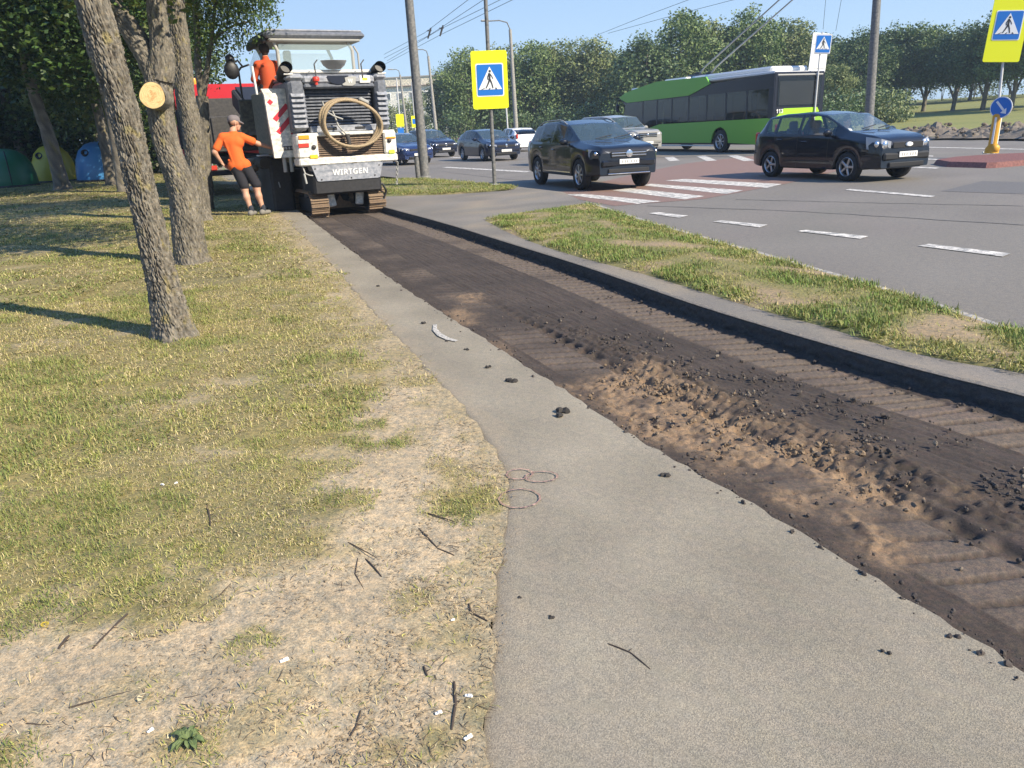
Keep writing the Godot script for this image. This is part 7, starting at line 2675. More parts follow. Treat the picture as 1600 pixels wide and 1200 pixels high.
func build_mounds() -> void:
	# heaps of dug-up earth along the far kerb
	var list := [[1432, 214, 1.3, 0.5, "low earth heap showing just past the small car's bonnet"], [1462, 212, 1.4, 0.62, "taller earth heap right of the small car's bonnet"], [1502, 214, 1.3, 0.36, "flat earth heap midway between the small car and the bollard"], [1532, 214, 1.2, 0.34, "low earth heap just short of the bollard"], [1548, 212, 1.3, 0.55, "earth heap right behind the yellow bollard"], [1585, 213, 1.5, 0.6, "large earth heap just past the yellow bollard"], [1620, 214, 1.5, 0.5, "earth heap beyond the traffic island's far end"], [1660, 214, 1.5, 0.55, "last earth heap beyond the traffic island's far end"], [700, 217, 2.6, 0.9, "pale earth heap behind the dark blue hatchback's tail"], [735, 216, 2.4, 0.8, "pale earth heap behind the dark blue hatchback's roof"], [668, 218, 2.4, 0.9, "pale earth heap right of the grey lamp pole"], [640, 219, 2.4, 0.9, "pale earth heap left of the grey lamp pole"]]
	for q in list:
		var b := gp(q[0], q[1], 0.0)
		b.y = field_y(b.x, b.z)
		var right: bool = q[0] > 1000
		var o := thing("earth_heap", q[4], "earth heap", b, rng.randf() * TAU, "earth heaps beyond the road" if right else "earth heaps under the park trees")
		var mb := MB.new()
		var r: float = q[2]
		var h: float = q[3]
		var nr := 16
		var na := 36
		var P := []
		for i in nr + 1:
			var row := []
			for j in na:
				var an := TAU * j / na
				var f := float(i) / nr
				var rr := r * f * (1.0 + 0.25 * noise_a.get_noise_2d(cos(an) + b.x, sin(an) + b.z))
				var x := cos(an) * rr
				var z := sin(an) * rr
				var y := h * pow(1.0 - f * f, 1.2) * (0.85 + 0.5 * noise_b.get_noise_2d((x + b.x) * 0.9, (z + b.z) * 0.9)) + 0.16 * noise_r.get_noise_2d((x + b.x) * 2.2, (z + b.z) * 2.2) * (1.0 - f * f) - 0.04
				row.append(Vector3(x, y, z))
			P.append(row)
		for i in nr:
			for j in na:
				var j2 := (j + 1) % na
				var g := 0.17 + 0.06 * noise_b.get_noise_2d(i * 0.7 + b.x, j * 0.7)
				mb.col = Color(g, g * 0.84, g * 0.66)
				mb.quad(P[i][j], P[i][j2], P[i + 1][j2], P[i + 1][j])
		part(mb, "heap", M.soil, o)
		for k in 14:
			var an := rng.randf() * TAU
			var f := rng.randf_range(0.3, 1.0)
			var s := rng.randf_range(0.06, 0.16)
			var cl := MB.new()
			cl.col = Color(0.15, 0.12, 0.09)
			clod(cl, Vector3(cos(an) * r * f, h * pow(maxf(1.0 - f * f, 0.0), 1.2) + 0.02, sin(an) * r * f), s, k)
			part(cl, "clod", M.soil, o)


func clod(mb: MB, at: Vector3, s: float, sd: int) -> void:
	var r := RandomNumberGenerator.new()
	r.seed = sd * 7 + 3
	var rad := []
	for k in 26:
		rad.append(r.randf_range(0.65, 1.15))
	for i in 4:
		for j in 6:
			var q := []
			for k in [[0, 0], [1, 0], [1, 1], [0, 1]]:
				var t: float = PI * (i + k[0]) / 4.0
				var f: float = TAU * ((j + k[1]) % 6) / 6.0
				var key: int = (i + k[0]) * 6 + (j + k[1]) % 6
				if i + k[0] == 0 or i + k[0] == 4:
					key = 0
				q.append(at + Vector3(sin(t) * cos(f), cos(t) * 0.7, sin(t) * sin(f)) * s * rad[key % 26])
			mb.quad(q[0], q[3], q[2], q[1])


# ---------------------------------------------------------------- loose things on the ground
func build_litter() -> void:
	# clods and stones in the torn ground
	var mb := MB.new()
	mb.col = Color(0.21, 0.15, 0.095)
	clod(mb, Vector3.ZERO, 1.0, 1)
	var sandy := []
	var dark := []
	var pale := []
	var poly: PackedVector2Array = sand_polys[0]
	for k in 34000:
		var t := rng.randf()
		var z := -1.5 - 5.4 * pow(rng.randf(), 0.8)
		var x0 := x_at(E1, z)
		var x1 := x_at(ST, z)
		var x := lerpf(x0, x1, t)
		var d := inside_by(Vector2(x, z), poly)
		var ridge := smooth01(0.3, 0.0, absf(t - 0.53)) * smooth01(-6.4, -4.0, z)
		var w := maxf(smooth01(-0.25, 0.15, d) * 0.5, ridge * 0.8) * (0.4 + noise_b.get_noise_2d(x * 2.5, z * 2.5) * 1.6)
		w = maxf(w, 0.006)
		if rng.randf() > w:
			continue
		var s := 0.003 + 0.014 * pow(rng.randf(), 4.0)
		var tr := Transform3D(Basis.from_euler(Vector3(rng.randf() * 6, rng.randf() * 6, rng.randf() * 6)).scaled(Vector3(s, s, s)), Vector3(x, BED_Y + 0.004 + ridge * 0.025 + rng.randf() * 0.008, z))
		(sandy if rng.randf() < smooth01(-0.2, 0.1, d) * 0.8 else (pale if rng.randf() < 0.1 else dark)).append(tr)
	scatter("sandy_clods", "orange-brown clods strewn over the torn milled bed", mb.mesh(M.clod), sandy, "clods")
	mb = MB.new()
	mb.col = Color(0.07, 0.058, 0.048)
	clod(mb, Vector3.ZERO, 1.0, 2)
	var dm := mb.mesh(M.clod)
	# asphalt crumbs by both cuts
	for k in 1400:
		var z := -1.5 - 13.0 * pow(rng.randf(), 1.5)
		var s := 0.003 + 0.012 * pow(rng.randf(), 3.0)
		var left := rng.randf() < 0.5
		var x := x_at(E1, z) + rng.randfn() * 0.04 + 0.03 if left else x_at(ST, z) - absf(rng.randfn()) * 0.1
		var y := 0.004 if left and x < x_at(E1, z) else (-0.02 if left else BED_Y + 0.015)
		dark.append(Transform3D(Basis.from_euler(Vector3(rng.randf() * 6, rng.randf() * 6, 0)).scaled(Vector3(s, s, s)), Vector3(x, y, z)))
	scatter("dark_crumbs", "dark asphalt crumbs along the cut edges of the bed", dm, dark, "crumbs")
	mb = MB.new()
	mb.col = Color(0.2, 0.165, 0.125)
	clod(mb, Vector3.ZERO, 1.0, 3)
	scatter("pale_stones", "pale pebbles in the torn milled bed", mb.mesh(M.clod), pale, "pebbles")
	# asphalt lumps left on the footpath
	var lumps := [[880, 648, 0.03, "largest dark asphalt lump on the footpath, level with the sandy patch"], [798, 598, 0.022, "second largest asphalt lump on the footpath, up the path from the largest"], [762, 575, 0.016, "asphalt lump at the cut edge near the painted white arc"], [730, 548, 0.014, "small asphalt crumb at the cut edge just below the painted white arc"], [660, 506, 0.016, "flat asphalt crumb on the footpath beside the painted white arc's outer side"], [700, 534, 0.012, "tiny asphalt crumb on the painted white arc itself"], [1040, 745, 0.016, "flat asphalt lump by the cut edge below the sandy patch"], [590, 448, 0.016, "small asphalt lump on the footpath well beyond the painted arc"], [1095, 640, 0.014, "asphalt lump lying in the sandy part of the bed"], [812, 937, 0.006, "tiny asphalt crumb on the footpath below the pink rings"], [860, 967, 0.008, "small asphalt crumb on the footpath between the pink rings and the curved twig"], [1383, 1021, 0.008, "lone asphalt crumb on the bare footpath beyond the curved twig"]]
	for q in lumps:
		var b := gp(q[0], q[1])
		var o := thing("asphalt_lump", q[3], "asphalt lump", Vector3(b.x, 0.004, b.z), rng.randf() * TAU, "asphalt lumps on the footpath")
		for j in 3:
			var c := MB.new()
			c.col = Color(0.04, 0.036, 0.032)
			clod(c, Vector3(rng.randf_range(-1, 1), 0.3, rng.randf_range(-1, 1)) * q[2], q[2] * rng.randf_range(0.6, 1.0), j + 11)
			part(c, "crumb", M.clod, o)
	# twigs: pixel ends, and a bend
	var tw := [[[710, 1070], [712, 1105], [706, 1145], 0.004, "thick dark bent twig near the path's edge among white scraps"], [[950, 1008], [985, 1022], [1016, 1048], 0.0022, "thin curved twig lying alone on the footpath"], [[203, 975], [178, 1000], [149, 1030], 0.0035, "straight dark twig on bare earth near a yellow leaf"], [[142, 968], [110, 990], [30, 1036], 0.003, "long broken twig beside the yellow leaf"], [[112, 1010], [104, 1020], [96, 1030], 0.004, "short thick twig end beside the yellow leaf"], [[112, 1120], [160, 1108], [216, 1092], 0.003, "straight peeled twig on the bare earth in the foreground"], [[545, 857], [565, 868], [590, 882], 0.002, "thin straight twig on the worn earth, upper of a crossing pair"], [[572, 880], [585, 893], [597, 908], 0.003, "thick short twig on the worn earth below the thin one"], [[560, 880], [556, 905], [570, 930], 0.002, "hooked thin twig on the worn earth"], [[655, 830], [685, 862], [710, 872], 0.003, "forked dark twig below the big grass tuft"], [[565, 1120], [558, 1145], [545, 1168], 0.0025, "slim twig standing out on pale earth"], [[325, 800], [330, 820], [332, 845], 0.003, "upright dark twig in the short grass"], [[660, 805], [690, 814], [715, 822], 0.0025, "dark twig lying through the big grass tuft"], [[363, 926], [345, 945], [312, 966], 0.002, "branched thin twig at the edge of the turf"], [[733, 948], [736, 962], [762, 975], 0.003, "dark hooked twig touching the path's edge"], [[663, 1048], [666, 1058], [669, 1064], 0.003, "tiny black twig on bare earth"], [[45, 1145], [70, 1148], [103, 1148], 0.002, "thin brown twig in the lower corner of bare earth"]]
	for q in tw:
		var a := gp(q[0][0], q[0][1])
		var m := gp(q[1][0], q[1][1]) - a
		var e := gp(q[2][0], q[2][1]) - a
		var y: float = (0.004 if a.x > x_at(E0, a.z) else lawn_y(a.x, a.z)) + q[3] * 0.4
		var o := thing("twig", q[4], "twig", Vector3(a.x, y, a.z))
		var r: float = q[3]
		tb("stem", M.twig, o, [Vector3.ZERO, m * 0.5 + Vector3(0, r * 0.5, 0), m, m.lerp(e, 0.5) + Vector3(0, r * 0.4, 0), e], [r * 0.8, r, r, r * 0.9, r * 0.6], 6)
		tb("side_shoot", M.twig, o, [m * 0.9, m * 0.9 + Vector3(e.z, 0.02, -e.x).normalized() * 0.015], [r * 0.6, r * 0.3], 5)
	# fallen leaves and paper
	var lf := [[75, 994, 0.018, Color(0.6, 0.42, 0.02), "bright yellow fallen leaf on bare earth"], [228, 1110, 0.022, Color(0.5, 0.43, 0.26), "pale dry curled leaf on bare earth"], [632, 1002, 0.008, Color(0.55, 0.5, 0.12), "small yellowish leaf scrap by a grass tuft"], [15, 856, 0.016, Color(0.55, 0.45, 0.28), "pale dry leaf in the grass at the lawn's worn edge"], [158, 602, 0.035, Color(0.42, 0.3, 0.13), "big crumpled tan leaf on the lawn"], [392, 484, 0.03, Color(0.6, 0.52, 0.36), "pale crumpled leaf on the lawn beyond the trunk"], [490, 1125, 0.016, Color(0.5, 0.38, 0.2), "narrow tan leaf on the foreground earth"], [8, 1152, 0.012, Color(0.6, 0.42, 0.03), "yellow leaf fragment in the corner of bare earth"], [430, 718, 0.012, Color(0.5, 0.38, 0.25), "small tan leaf at the turf's edge"], [216, 696, 0.01, Color(0.5, 0.2, 0.06), "small orange leaf in the grass"]]
	for q in lf:
		var b := gp(q[0], q[1])
		var o := thing("fallen_leaf", q[4], "leaf", Vector3(b.x, lawn_y(b.x, b.z) + 0.003, b.z), rng.randf() * TAU)
		var key := "leaf_%d" % q[0]
		mat(key, q[3].r, q[3].g, q[3].b, 0.8)
		mb = MB.new()
		var s: float = q[2]
		for side in [-1.0, 1.0]:
			var rim := [Vector3(-s, 0, 0), Vector3(-s * 0.5, s * 0.25, side * s * 0.5), Vector3(0, s * 0.35, side * s * 0.62), Vector3(s * 0.55, s * 0.2, side * s * 0.42), Vector3(s, s * 0.15, 0)]
			for k in 4:
				mb.tri(Vector3(lerpf(-s, s, (k + 0.5) / 4.0), 0.0, 0), rim[k], rim[k + 1])
		part(mb, "blade", M[key], o)
		tb("stalk", M.twig, o, [Vector3(-s, 0, 0), Vector3(-s * 1.7, 0.002, s * 0.2)], [s * 0.05], 5)
	var pp := [[447, 1047, 0.012, 0.5, "folded white paper scrap on the bare earth"], [732, 1158, 0.011, 0.6, "white paper scrap by the path's edge, below the bent twig"], [733, 1093, 0.01, -0.3, "white cigarette end right of the bent twig"], [686, 1121, 0.009, 0.3, "white cigarette end left of the bent twig"], [256, 768, 0.009, -0.5, "white scrap in the short grass"], [277, 765, 0.007, 0.4, "tiny white scrap beside another in the grass"], [240, 1162, 0.008, 0.8, "white scrap among the weeds in the foreground"], [708, 975, 0.006, 0.1, "small white scrap on pale earth near the path"]]
	for q in pp:
		var b := gp(q[0], q[1])
		var o := thing("paper_scrap", q[4], "litter", Vector3(b.x, lawn_y(b.x, b.z) + 0.001, b.z), q[3])
		var s: float = q[2]
		bx("sheet", M.paper, o, Vector3(0, 0.003, 0), Vector3(s * 2, 0.004, s * 0.8), 0.001)
		bx("fold", M.paper, o, Vector3(s * 0.3, 0.007, s * 0.1), Vector3(s * 1.1, 0.003, s * 0.6), 0.001, Basis(Vector3(1, 0, 0.3).normalized(), 0.4))
	# broad-leaved weed in the foreground
	var wd := gp(300, 1178)
	var weed := thing("weed", "low broad-leaved green weed in the foreground earth", "plant", Vector3(wd.x, lawn_y(wd.x, wd.z), wd.z))
	mat("weed_green", 0.11, 0.15, 0.05, 0.75)
	for k in 16:
		var a := TAU * k / 16.0 + rng.randf() * 0.4
		var l := rng.randf_range(0.018, 0.055)
		mb = MB.new()
		var u := Vector3(cos(a), 0, sin(a))
		var v := Vector3(-sin(a), 0, cos(a))
		var pr := Vector3.ZERO
		for j in 4:
			var f0 := j / 4.0
			var f1 := (j + 1) / 4.0
			var w0 := 0.008 * sin(PI * clampf(f0, 0.05, 1)) * (1.2 if j % 2 else 0.8)
			var w1 := 0.008 * sin(PI * clampf(f1, 0.05, 0.98)) * (0.8 if j % 2 else 1.2)
			var h0 := 0.014 * sin(PI * f0 * 0.9)
			var h1 := 0.014 * sin(PI * f1 * 0.9)
			mb.quad(u * l * f0 + v * w0 + Vector3(0, h0 + 0.004, 0), u * l * f1 + v * w1 + Vector3(0, h1 + 0.004, 0), u * l * f1 + Vector3(0, h1, 0), u * l * f0 + Vector3(0, h0, 0))
			mb.quad(u * l * f0 - v * w0 + Vector3(0, h0 + 0.004, 0), u * l * f1 - v * w1 + Vector3(0, h1 + 0.004, 0), u * l * f1 + Vector3(0, h1, 0), u * l * f0 + Vector3(0, h0, 0))
		part(mb, "leaf", M.weed_green, weed)


# ---------------------------------------------------------------- people: tapered bones melted into one skin
func skin_of(mb: MB, bones: Array, cell: float, k: float) -> void:
	var lo := Vector3.INF
	var hi := -Vector3.INF
	for b in bones:
		for e in [[b[0], b[2]], [b[1], b[3]]]:
			lo = lo.min(e[0] - Vector3.ONE * (e[1] + cell * 3.0))
			hi = hi.max(e[0] + Vector3.ONE * (e[1] + cell * 3.0))
	var nx := int((hi.x - lo.x) / cell) + 2
	var ny := int((hi.y - lo.y) / cell) + 2
	var nz := int((hi.z - lo.z) / cell) + 2
	var f := PackedFloat32Array()
	f.resize(nx * ny * nz)
	f.fill(1.0)
	for b in bones:
		var a: Vector3 = b[0]
		var ba: Vector3 = b[1] - b[0]
		var l2 := maxf(ba.length_squared(), 1e-8)
		var mr: float = maxf(b[2], b[3]) + k + cell * 2.0
		var p0: Vector3 = (a.min(b[1]) - Vector3.ONE * mr - lo) / cell
		var p1: Vector3 = (a.max(b[1]) + Vector3.ONE * mr - lo) / cell
		for x in range(maxi(0, int(p0.x)), mini(nx, int(p1.x) + 1)):
			for y in range(maxi(0, int(p0.y)), mini(ny, int(p1.y) + 1)):
				for z in range(maxi(0, int(p0.z)), mini(nz, int(p1.z) + 1)):
					var p := lo + Vector3(x, y, z) * cell - a
					var h := clampf(p.dot(ba) / l2, 0.0, 1.0)
					var d: float = (p - ba * h).length() - lerpf(b[2], b[3], h)
					var i := (x * ny + y) * nz + z
					var o := f[i]
					var q := maxf(k - absf(o - d), 0.0) / k
					f[i] = minf(o, d) - q * q * k * 0.25
	# one vertex in every cell that the surface crosses
	var vid := {}
	var vp := PackedVector3Array()
	var off := [0, nz, ny * nz, ny * nz + nz, 1, nz + 1, ny * nz + 1, ny * nz + nz + 1]
	var cor := [Vector3(0, 0, 0), Vector3(0, 1, 0), Vector3(1, 0, 0), Vector3(1, 1, 0), Vector3(0, 0, 1), Vector3(0, 1, 1), Vector3(1, 0, 1), Vector3(1, 1, 1)]
	var edges := [[0, 1], [0, 2], [1, 3], [2, 3], [4, 5], [4, 6], [5, 7], [6, 7], [0, 4], [1, 5], [2, 6], [3, 7]]
	for x in nx - 1:
		for y in ny - 1:
			var row := (x * ny + y) * nz
			for z in nz - 1:
				var i := row + z
				var neg := 0
				for c in 8:
					if f[i + off[c]] < 0.0:
						neg += 1
				if neg == 0 or neg == 8:
					continue
				var s := Vector3.ZERO
				var m := 0
				for e in edges:
					var fa := f[i + off[e[0]]]
					var fb := f[i + off[e[1]]]
					if (fa < 0.0) != (fb < 0.0):
						s += (cor[e[0]] as Vector3).lerp(cor[e[1]], fa / (fa - fb))
						m += 1
				vid[i] = vp.size()
				vp.append(lo + (Vector3(x, y, z) + s / m) * cell)
	var vn := PackedVector3Array()
	vn.resize(vp.size())
	for i in vid:
		var g := Vector3.ZERO
		for c in 8:
			g += (cor[c] - Vector3(0.5, 0.5, 0.5)) * f[i + off[c]]
		vn[vid[i]] = g.normalized()
	for i in vid:
		for ax in [[1, nz, ny * nz], [nz, ny * nz, 1], [ny * nz, 1, nz]]:
			var fa := f[i]
			var fb := f[i + ax[0]]
			if (fa < 0.0) == (fb < 0.0):
				continue
			var q := [i, i - ax[1], i - ax[1] - ax[2], i - ax[2]]
			if vid.has(q[1]) and vid.has(q[2]) and vid.has(q[3]):
				var w := [vid[q[0]], vid[q[1]], vid[q[2]], vid[q[3]]]
				mb.quadn(vp[w[0]], vp[w[1]], vp[w[2]], vp[w[3]], vn[w[0]], vn[w[1]], vn[w[2]], vn[w[3]])


func flesh(called: String, m: Material, parent: Node, bones: Array, cell: float, k: float) -> MeshInstance3D:
	var mb := MB.new()
	skin_of(mb, bones, cell, k)
	return part(mb, called, m, parent)


# a hand: palm, four bent fingers and a thumb off its side. fwd along the fingers, out the palm's back, side towards the thumb
func hand_bones(w: Vector3, fwd: Vector3, back: Vector3, thumb: Vector3, curl: float) -> Array:
	var out := []
	var pc := w + fwd * 0.045
	for s in [-0.028, -0.01, 0.01, 0.028]:
		out.append([w + thumb * s * 0.6, w + fwd * 0.085 + thumb * s, 0.017, 0.014])
	var ln := [0.062, 0.076, 0.082, 0.072]
	for k in 4:
		var s: float = [-0.032, -0.011, 0.011, 0.032][k]
		var p := w + fwd * 0.088 + thumb * s
		var d := fwd
		for j in 3:
			d = (d * cos(curl) - back * sin(curl)).normalized()
			var l: float = ln[k] * [0.45, 0.3, 0.25][j]
			out.append([p, p + d * l, 0.0095 - 0.001 * j, 0.0088 - 0.001 * j])
			p += d * l
	var t0 := w + fwd * 0.02 + thumb * 0.025
	var t1 := t0 + (fwd * 0.6 + thumb * 0.8).normalized() * 0.045
	var t2 := t1 + (fwd * 0.9 + thumb * 0.25 - back * 0.3).normalized() * 0.04
	out.append([t0, t1, 0.014, 0.012])
	out.append([t1, t2, 0.011, 0.009])
	return out


func head_bones(c: Vector3, face: Vector3, up: Vector3) -> Array:
	var side := face.cross(up).normalized()
	var out := [[c + up * 0.03 - face * 0.02, c + up * 0.03 + face * 0.015, 0.088, 0.082], [c - up * 0.05 + face * 0.045, c - up * 0.085 + face * 0.06, 0.05, 0.035], [c + up * 0.0 + face * 0.075, c - up * 0.03 + face * 0.105, 0.011, 0.015], [c - up * 0.06 + face * 0.088 - side * 0.018, c - up * 0.06 + face * 0.088 + side * 0.018, 0.009, 0.009], [c + up * 0.025 + face * 0.082 - side * 0.03, c + up * 0.025 + face * 0.082 + side * 0.03, 0.012, 0.012]]
	for s in [-1.0, 1.0]:
		out.append([c + side * 0.078 * s + up * 0.02, c + side * 0.082 * s - up * 0.025, 0.014, 0.01])
	return out


func build_people() -> void:
	# worker at the machine's side, back to the viewer; x right, z towards the viewer
	var b := (gp(384, 339) + gp(405, 336)) * 0.5
	var w := thing("person", "person in orange T-shirt, dark shorts and grey cap reaching to the machine's controls", "person", Vector3(b.x + 0.04, 0.012, b.z), 0.05)
	var lf := Vector3(-0.03, 0.0, 0.06)
	var rf := Vector3(0.17, 0.0, -0.02)
	var lk := Vector3(-0.11, 0.48, 0.0)
	var rk := Vector3(0.1, 0.49, -0.05)
	var lh := Vector3(-0.24, 0.9, 0.0)
	var rh := Vector3(-0.06, 0.9, -0.03)
	var chest := Vector3(-0.21, 1.3, -0.06)
	var neck := Vector3(-0.19, 1.5, -0.09)
	var head := Vector3(-0.155, 1.635, -0.12)
	var ls := Vector3(-0.385, 1.4, -0.03)
	var rs := Vector3(-0.045, 1.39, -0.1)
	var le := Vector3(-0.53, 1.15, 0.06)
	var lw := Vector3(-0.45, 0.95, -0.02)
	var re := Vector3(0.2, 1.26, -0.22)
	var rw := Vector3(0.43, 1.17, -0.32)
	var face := Vector3(0.86, -0.22, -0.45).normalized()
	var up := Vector3(0.1, 1, -0.05).normalized()
	var torso := [[lh + Vector3(0.03, 0, 0), rh - Vector3(0.03, 0, 0), 0.105, 0.105], [(lh + rh) * 0.5, chest, 0.118, 0.115], [ls + Vector3(0.02, 0, 0), rs - Vector3(0.02, 0, 0), 0.07, 0.07], [chest + Vector3(-0.06, 0, 0), chest + Vector3(0.07, 0, 0), 0.11, 0.11]]
	var mb := MB.new()
	skin_of(mb, torso + [[chest, neck, 0.08, 0.06], [neck, head - up * 0.05, 0.055, 0.052], [lh, lk, 0.095, 0.062], [rh, rk, 0.095, 0.062], [lk, lk.lerp(lf, 0.3) + Vector3(0, 0, 0.02), 0.058, 0.057], [lk.lerp(lf, 0.3) + Vector3(0, 0, 0.02), lf + Vector3(0, 0.08, 0), 0.057, 0.036], [rk, rk.lerp(rf, 0.3) + Vector3(0, 0, 0.02), 0.058, 0.057], [rk.lerp(rf, 0.3) + Vector3(0, 0, 0.02), rf + Vector3(0, 0.08, 0), 0.057, 0.036], [ls, le, 0.055, 0.042], [le, lw, 0.042, 0.028], [rs, re, 0.055, 0.042], [re, rw, 0.042, 0.028]], 0.014, 0.035)
	skin_of(mb, head_bones(head, face, up), 0.0065, 0.02)
	skin_of(mb, hand_bones(rw, (rw - re).normalized(), Vector3(0.1, 0.95, 0.1).normalized(), Vector3(0.2, 0, -0.95).normalized(), 0.35), 0.004, 0.008)
	skin_of(mb, hand_bones(lw, (Vector3(-0.36, 0.84, -0.06) - lw).normalized(), Vector3(-0.8, 0.2, 0.4).normalized(), Vector3(0.2, 0, -0.95).normalized(), 0.25), 0.004, 0.008)
	part(mb, "body", M.skin, w)
	# shirt: looser than the body, with folds across the back
	var sh := []
	for t in torso:
		sh.append([t[0], t[1], t[2] + 0.014, t[3] + 0.014])
	sh[0] = [lh + Vector3(0.01, 0.0, 0), rh + Vector3(-0.0, 0.0, 0), 0.12, 0.12]
	sh.append([chest, neck - Vector3(0, 0.035, 0), 0.1, 0.075])
	sh.append([ls, ls.lerp(le, 0.72), 0.066, 0.07])
	sh.append([rs, rs.lerp(re, 0.62), 0.068, 0.072])
	for k in 4:
		sh.append([Vector3(-0.33 + 0.05 * k, 1.33 - 0.05 * k, 0.035), Vector3(-0.21 + 0.045 * k, 0.93 + 0.02 * k, 0.085 - 0.01 * k), 0.02, 0.026])
	sh.append([Vector3(-0.3, 1.0, 0.06), Vector3(-0.08, 0.95, 0.06), 0.022, 0.02])
	flesh("shirt", M.shirt_orange, w, sh, 0.014, 0.02)
	flesh("shorts", M.shorts, w, [[lh + Vector3(0.03, -0.02, 0), rh - Vector3(0.02, 0.02, 0), 0.115, 0.115], [lh + Vector3(0.02, 0, 0), lk + Vector3(0, 0.06, 0), 0.105, 0.088], [rh, rk + Vector3(0, 0.06, 0), 0.105, 0.088]], 0.014, 0.03)
	for f in [lf, rf]:
		flesh("sock", M.sock, w, [[f + Vector3(0, 0.08, 0), f + Vector3(0, 0.15, 0), 0.045, 0.046]], 0.01, 0.01)
		var fo := Vector3(0.5, 0, -0.85).normalized() if f == rf else Vector3(0.25, 0, -0.95)
		flesh("shoe", M.shoe, w, [[f + Vector3(0, 0.045, 0) - fo * 0.05, f + Vector3(0, 0.04, 0) + fo * 0.14, 0.045, 0.036], [f + Vector3(0, 0.06, 0) - fo * 0.03, f + Vector3(0, 0.08, 0), 0.045, 0.042]], 0.01, 0.02)
	flesh("cap", M.cap_grey, w, [[head + up * 0.05 - face * 0.03, head + up * 0.06 + face * 0.02, 0.088, 0.084], [head + up * 0.035 + face * 0.09, head + up * 0.02 + face * 0.16, 0.022, 0.014], [head + up * 0.035 + face * 0.08 + Vector3(0.03, 0, 0.05), head + up * 0.022 + face * 0.145 + Vector3(0.02, 0, 0.03), 0.02, 0.012]], 0.009, 0.02)
	flesh("hair", M.hair, w, [[head - face * 0.045 + up * 0.0, head - face * 0.04 - up * 0.04, 0.068, 0.05]], 0.009, 0.01)

	# operator standing on the platform
	var mc: Node3D = get_node("milling_machine")
	var op := thing("person", "person in orange jacket standing at the controls on the machine's platform", "person", mc.transform * Vector3(-0.82, 1.79, -1.75), mc.rotation.y)
	var oh := Vector3(0.0, 1.46, -0.08)
	mb = MB.new()
	skin_of(mb, [[Vector3(-0.1, 0.05, 0), Vector3(-0.09, 0.45, 0), 0.05, 0.06], [Vector3(0.1, 0.05, 0), Vector3(0.09, 0.45, 0), 0.05, 0.06], [Vector3(-0.09, 0.45, 0), Vector3(-0.09, 0.78, 0), 0.07, 0.09], [Vector3(0.09, 0.45, 0), Vector3(0.09, 0.78, 0), 0.07, 0.09], [Vector3(0, 0.78, 0), Vector3(0, 1.15, -0.02), 0.14, 0.14], [Vector3(-0.15, 1.2, -0.03), Vector3(0.15, 1.2, -0.03), 0.07, 0.07], [Vector3(0, 1.15, -0.03), oh, 0.07, 0.05], [Vector3(-0.18, 1.2, -0.03), Vector3(-0.26, 0.95, -0.1), 0.05, 0.04], [Vector3(-0.26, 0.95, -0.1), Vector3(-0.12, 0.9, -0.3), 0.04, 0.03], [Vector3(0.18, 1.2, -0.03), Vector3(0.26, 0.95, -0.1), 0.05, 0.04], [Vector3(0.26, 0.95, -0.1), Vector3(0.16, 0.9, -0.3), 0.04, 0.03]], 0.016, 0.03)
	skin_of(mb, head_bones(oh, Vector3(0.1, -0.1, -1).normalized(), Vector3.UP), 0.008, 0.02)
	for s in [-1.0, 1.0]:
		skin_of(mb, hand_bones(Vector3(-0.12 if s < 0 else 0.16, 0.9, -0.3), Vector3(0, -0.1, -1).normalized(), Vector3.UP, Vector3(-s, 0, 0), 0.5), 0.005, 0.008)
	part(mb, "body", M.skin, op)
	flesh("jacket", M.jacket_orange, op, [[Vector3(-0.05, 0.72, 0), Vector3(0.05, 0.72, 0), 0.15, 0.15], [Vector3(0, 0.75, 0), Vector3(0, 1.13, -0.02), 0.165, 0.16], [Vector3(-0.15, 1.2, -0.03), Vector3(0.15, 1.2, -0.03), 0.09, 0.09], [Vector3(-0.18, 1.2, -0.03), Vector3(-0.26, 0.95, -0.1), 0.072, 0.062], [Vector3(-0.26, 0.95, -0.1), Vector3(-0.15, 0.91, -0.25), 0.06, 0.05], [Vector3(0.18, 1.2, -0.03), Vector3(0.26, 0.95, -0.1), 0.072, 0.062], [Vector3(0.26, 0.95, -0.1), Vector3(0.18, 0.91, -0.25), 0.06, 0.05], [Vector3(0, 1.2, -0.03), Vector3(0, 1.32, -0.05), 0.09, 0.065]], 0.016, 0.025)
	flesh("trousers", M.shorts, op, [[Vector3(-0.1, 0.06, 0), Vector3(-0.09, 0.78, 0), 0.075, 0.11], [Vector3(0.1, 0.06, 0), Vector3(0.09, 0.78, 0), 0.075, 0.11]], 0.018, 0.02)
	flesh("hair", M.hair, op, [[oh + Vector3(0, 0.05, 0.0), oh + Vector3(0, 0.03, 0.03), 0.1, 0.095], [oh + Vector3(0, 0.0, 0.03), oh + Vector3(0, -0.04, 0.03), 0.08, 0.06]], 0.01, 0.01)

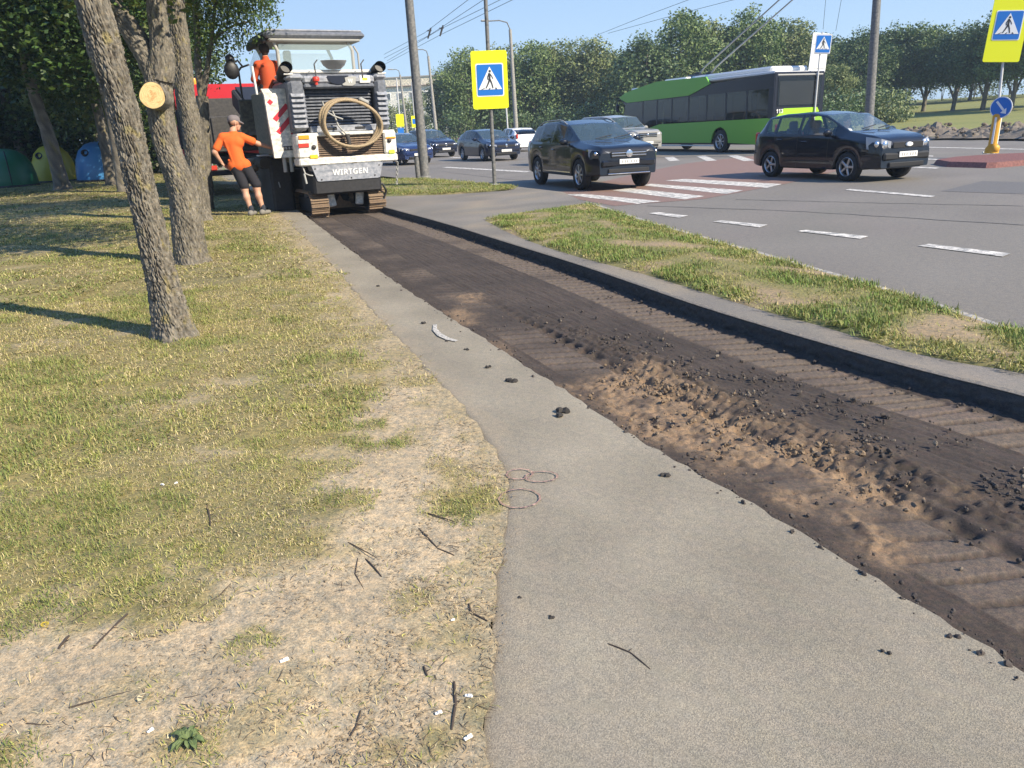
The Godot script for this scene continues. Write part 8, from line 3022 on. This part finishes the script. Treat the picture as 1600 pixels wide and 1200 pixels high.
	# driver of the small car
	var dr := thing("person", "person in pale shirt driving the small black hatchback", "person", fusion_at * Vector3(-0.12, 0.52, -0.37), fusion_at.basis.get_euler().y)
	var dh := Vector3(0.02, 0.72, 0)
	mb = MB.new()
	skin_of(mb, [[Vector3(0, 0.1, 0), Vector3(-0.05, 0.45, 0), 0.13, 0.13], [Vector3(-0.04, 0.5, -0.15), Vector3(-0.04, 0.5, 0.15), 0.06, 0.06], [Vector3(-0.03, 0.5, 0), dh, 0.06, 0.05], [Vector3(-0.04, 0.5, -0.17), Vector3(0.12, 0.3, -0.24), 0.05, 0.04], [Vector3(0.12, 0.3, -0.24), Vector3(0.4, 0.42, -0.14), 0.04, 0.03], [Vector3(-0.04, 0.5, 0.17), Vector3(0.12, 0.3, 0.24), 0.05, 0.04], [Vector3(0.12, 0.3, 0.24), Vector3(0.4, 0.42, 0.14), 0.04, 0.03], [Vector3(0.0, 0.08, -0.1), Vector3(0.45, 0.16, -0.12), 0.08, 0.06], [Vector3(0.0, 0.08, 0.1), Vector3(0.45, 0.16, 0.12), 0.08, 0.06]], 0.016, 0.03)
	skin_of(mb, head_bones(dh, Vector3.RIGHT, Vector3.UP), 0.009, 0.02)
	for s in [-1.0, 1.0]:
		skin_of(mb, hand_bones(Vector3(0.4, 0.42, 0.14 * s), Vector3(0.6, 0.6, -0.3 * s).normalized(), Vector3(-0.5, 0.7, 0).normalized(), Vector3(0, 0.3, -s).normalized(), 0.7), 0.005, 0.008)
	part(mb, "body", M.skin, dr)
	flesh("shirt", M.white_plastic, dr, [[Vector3(0, 0.1, 0), Vector3(-0.05, 0.45, 0), 0.15, 0.15], [Vector3(-0.04, 0.5, -0.15), Vector3(-0.04, 0.5, 0.15), 0.075, 0.075], [Vector3(-0.04, 0.5, -0.17), Vector3(0.1, 0.33, -0.23), 0.065, 0.06], [Vector3(-0.04, 0.5, 0.17), Vector3(0.1, 0.33, 0.23), 0.065, 0.06]], 0.016, 0.025)
	flesh("hair", M.hair, dr, [[dh + Vector3(-0.01, 0.05, 0), dh + Vector3(-0.03, 0.02, 0), 0.1, 0.09]], 0.011, 0.01)
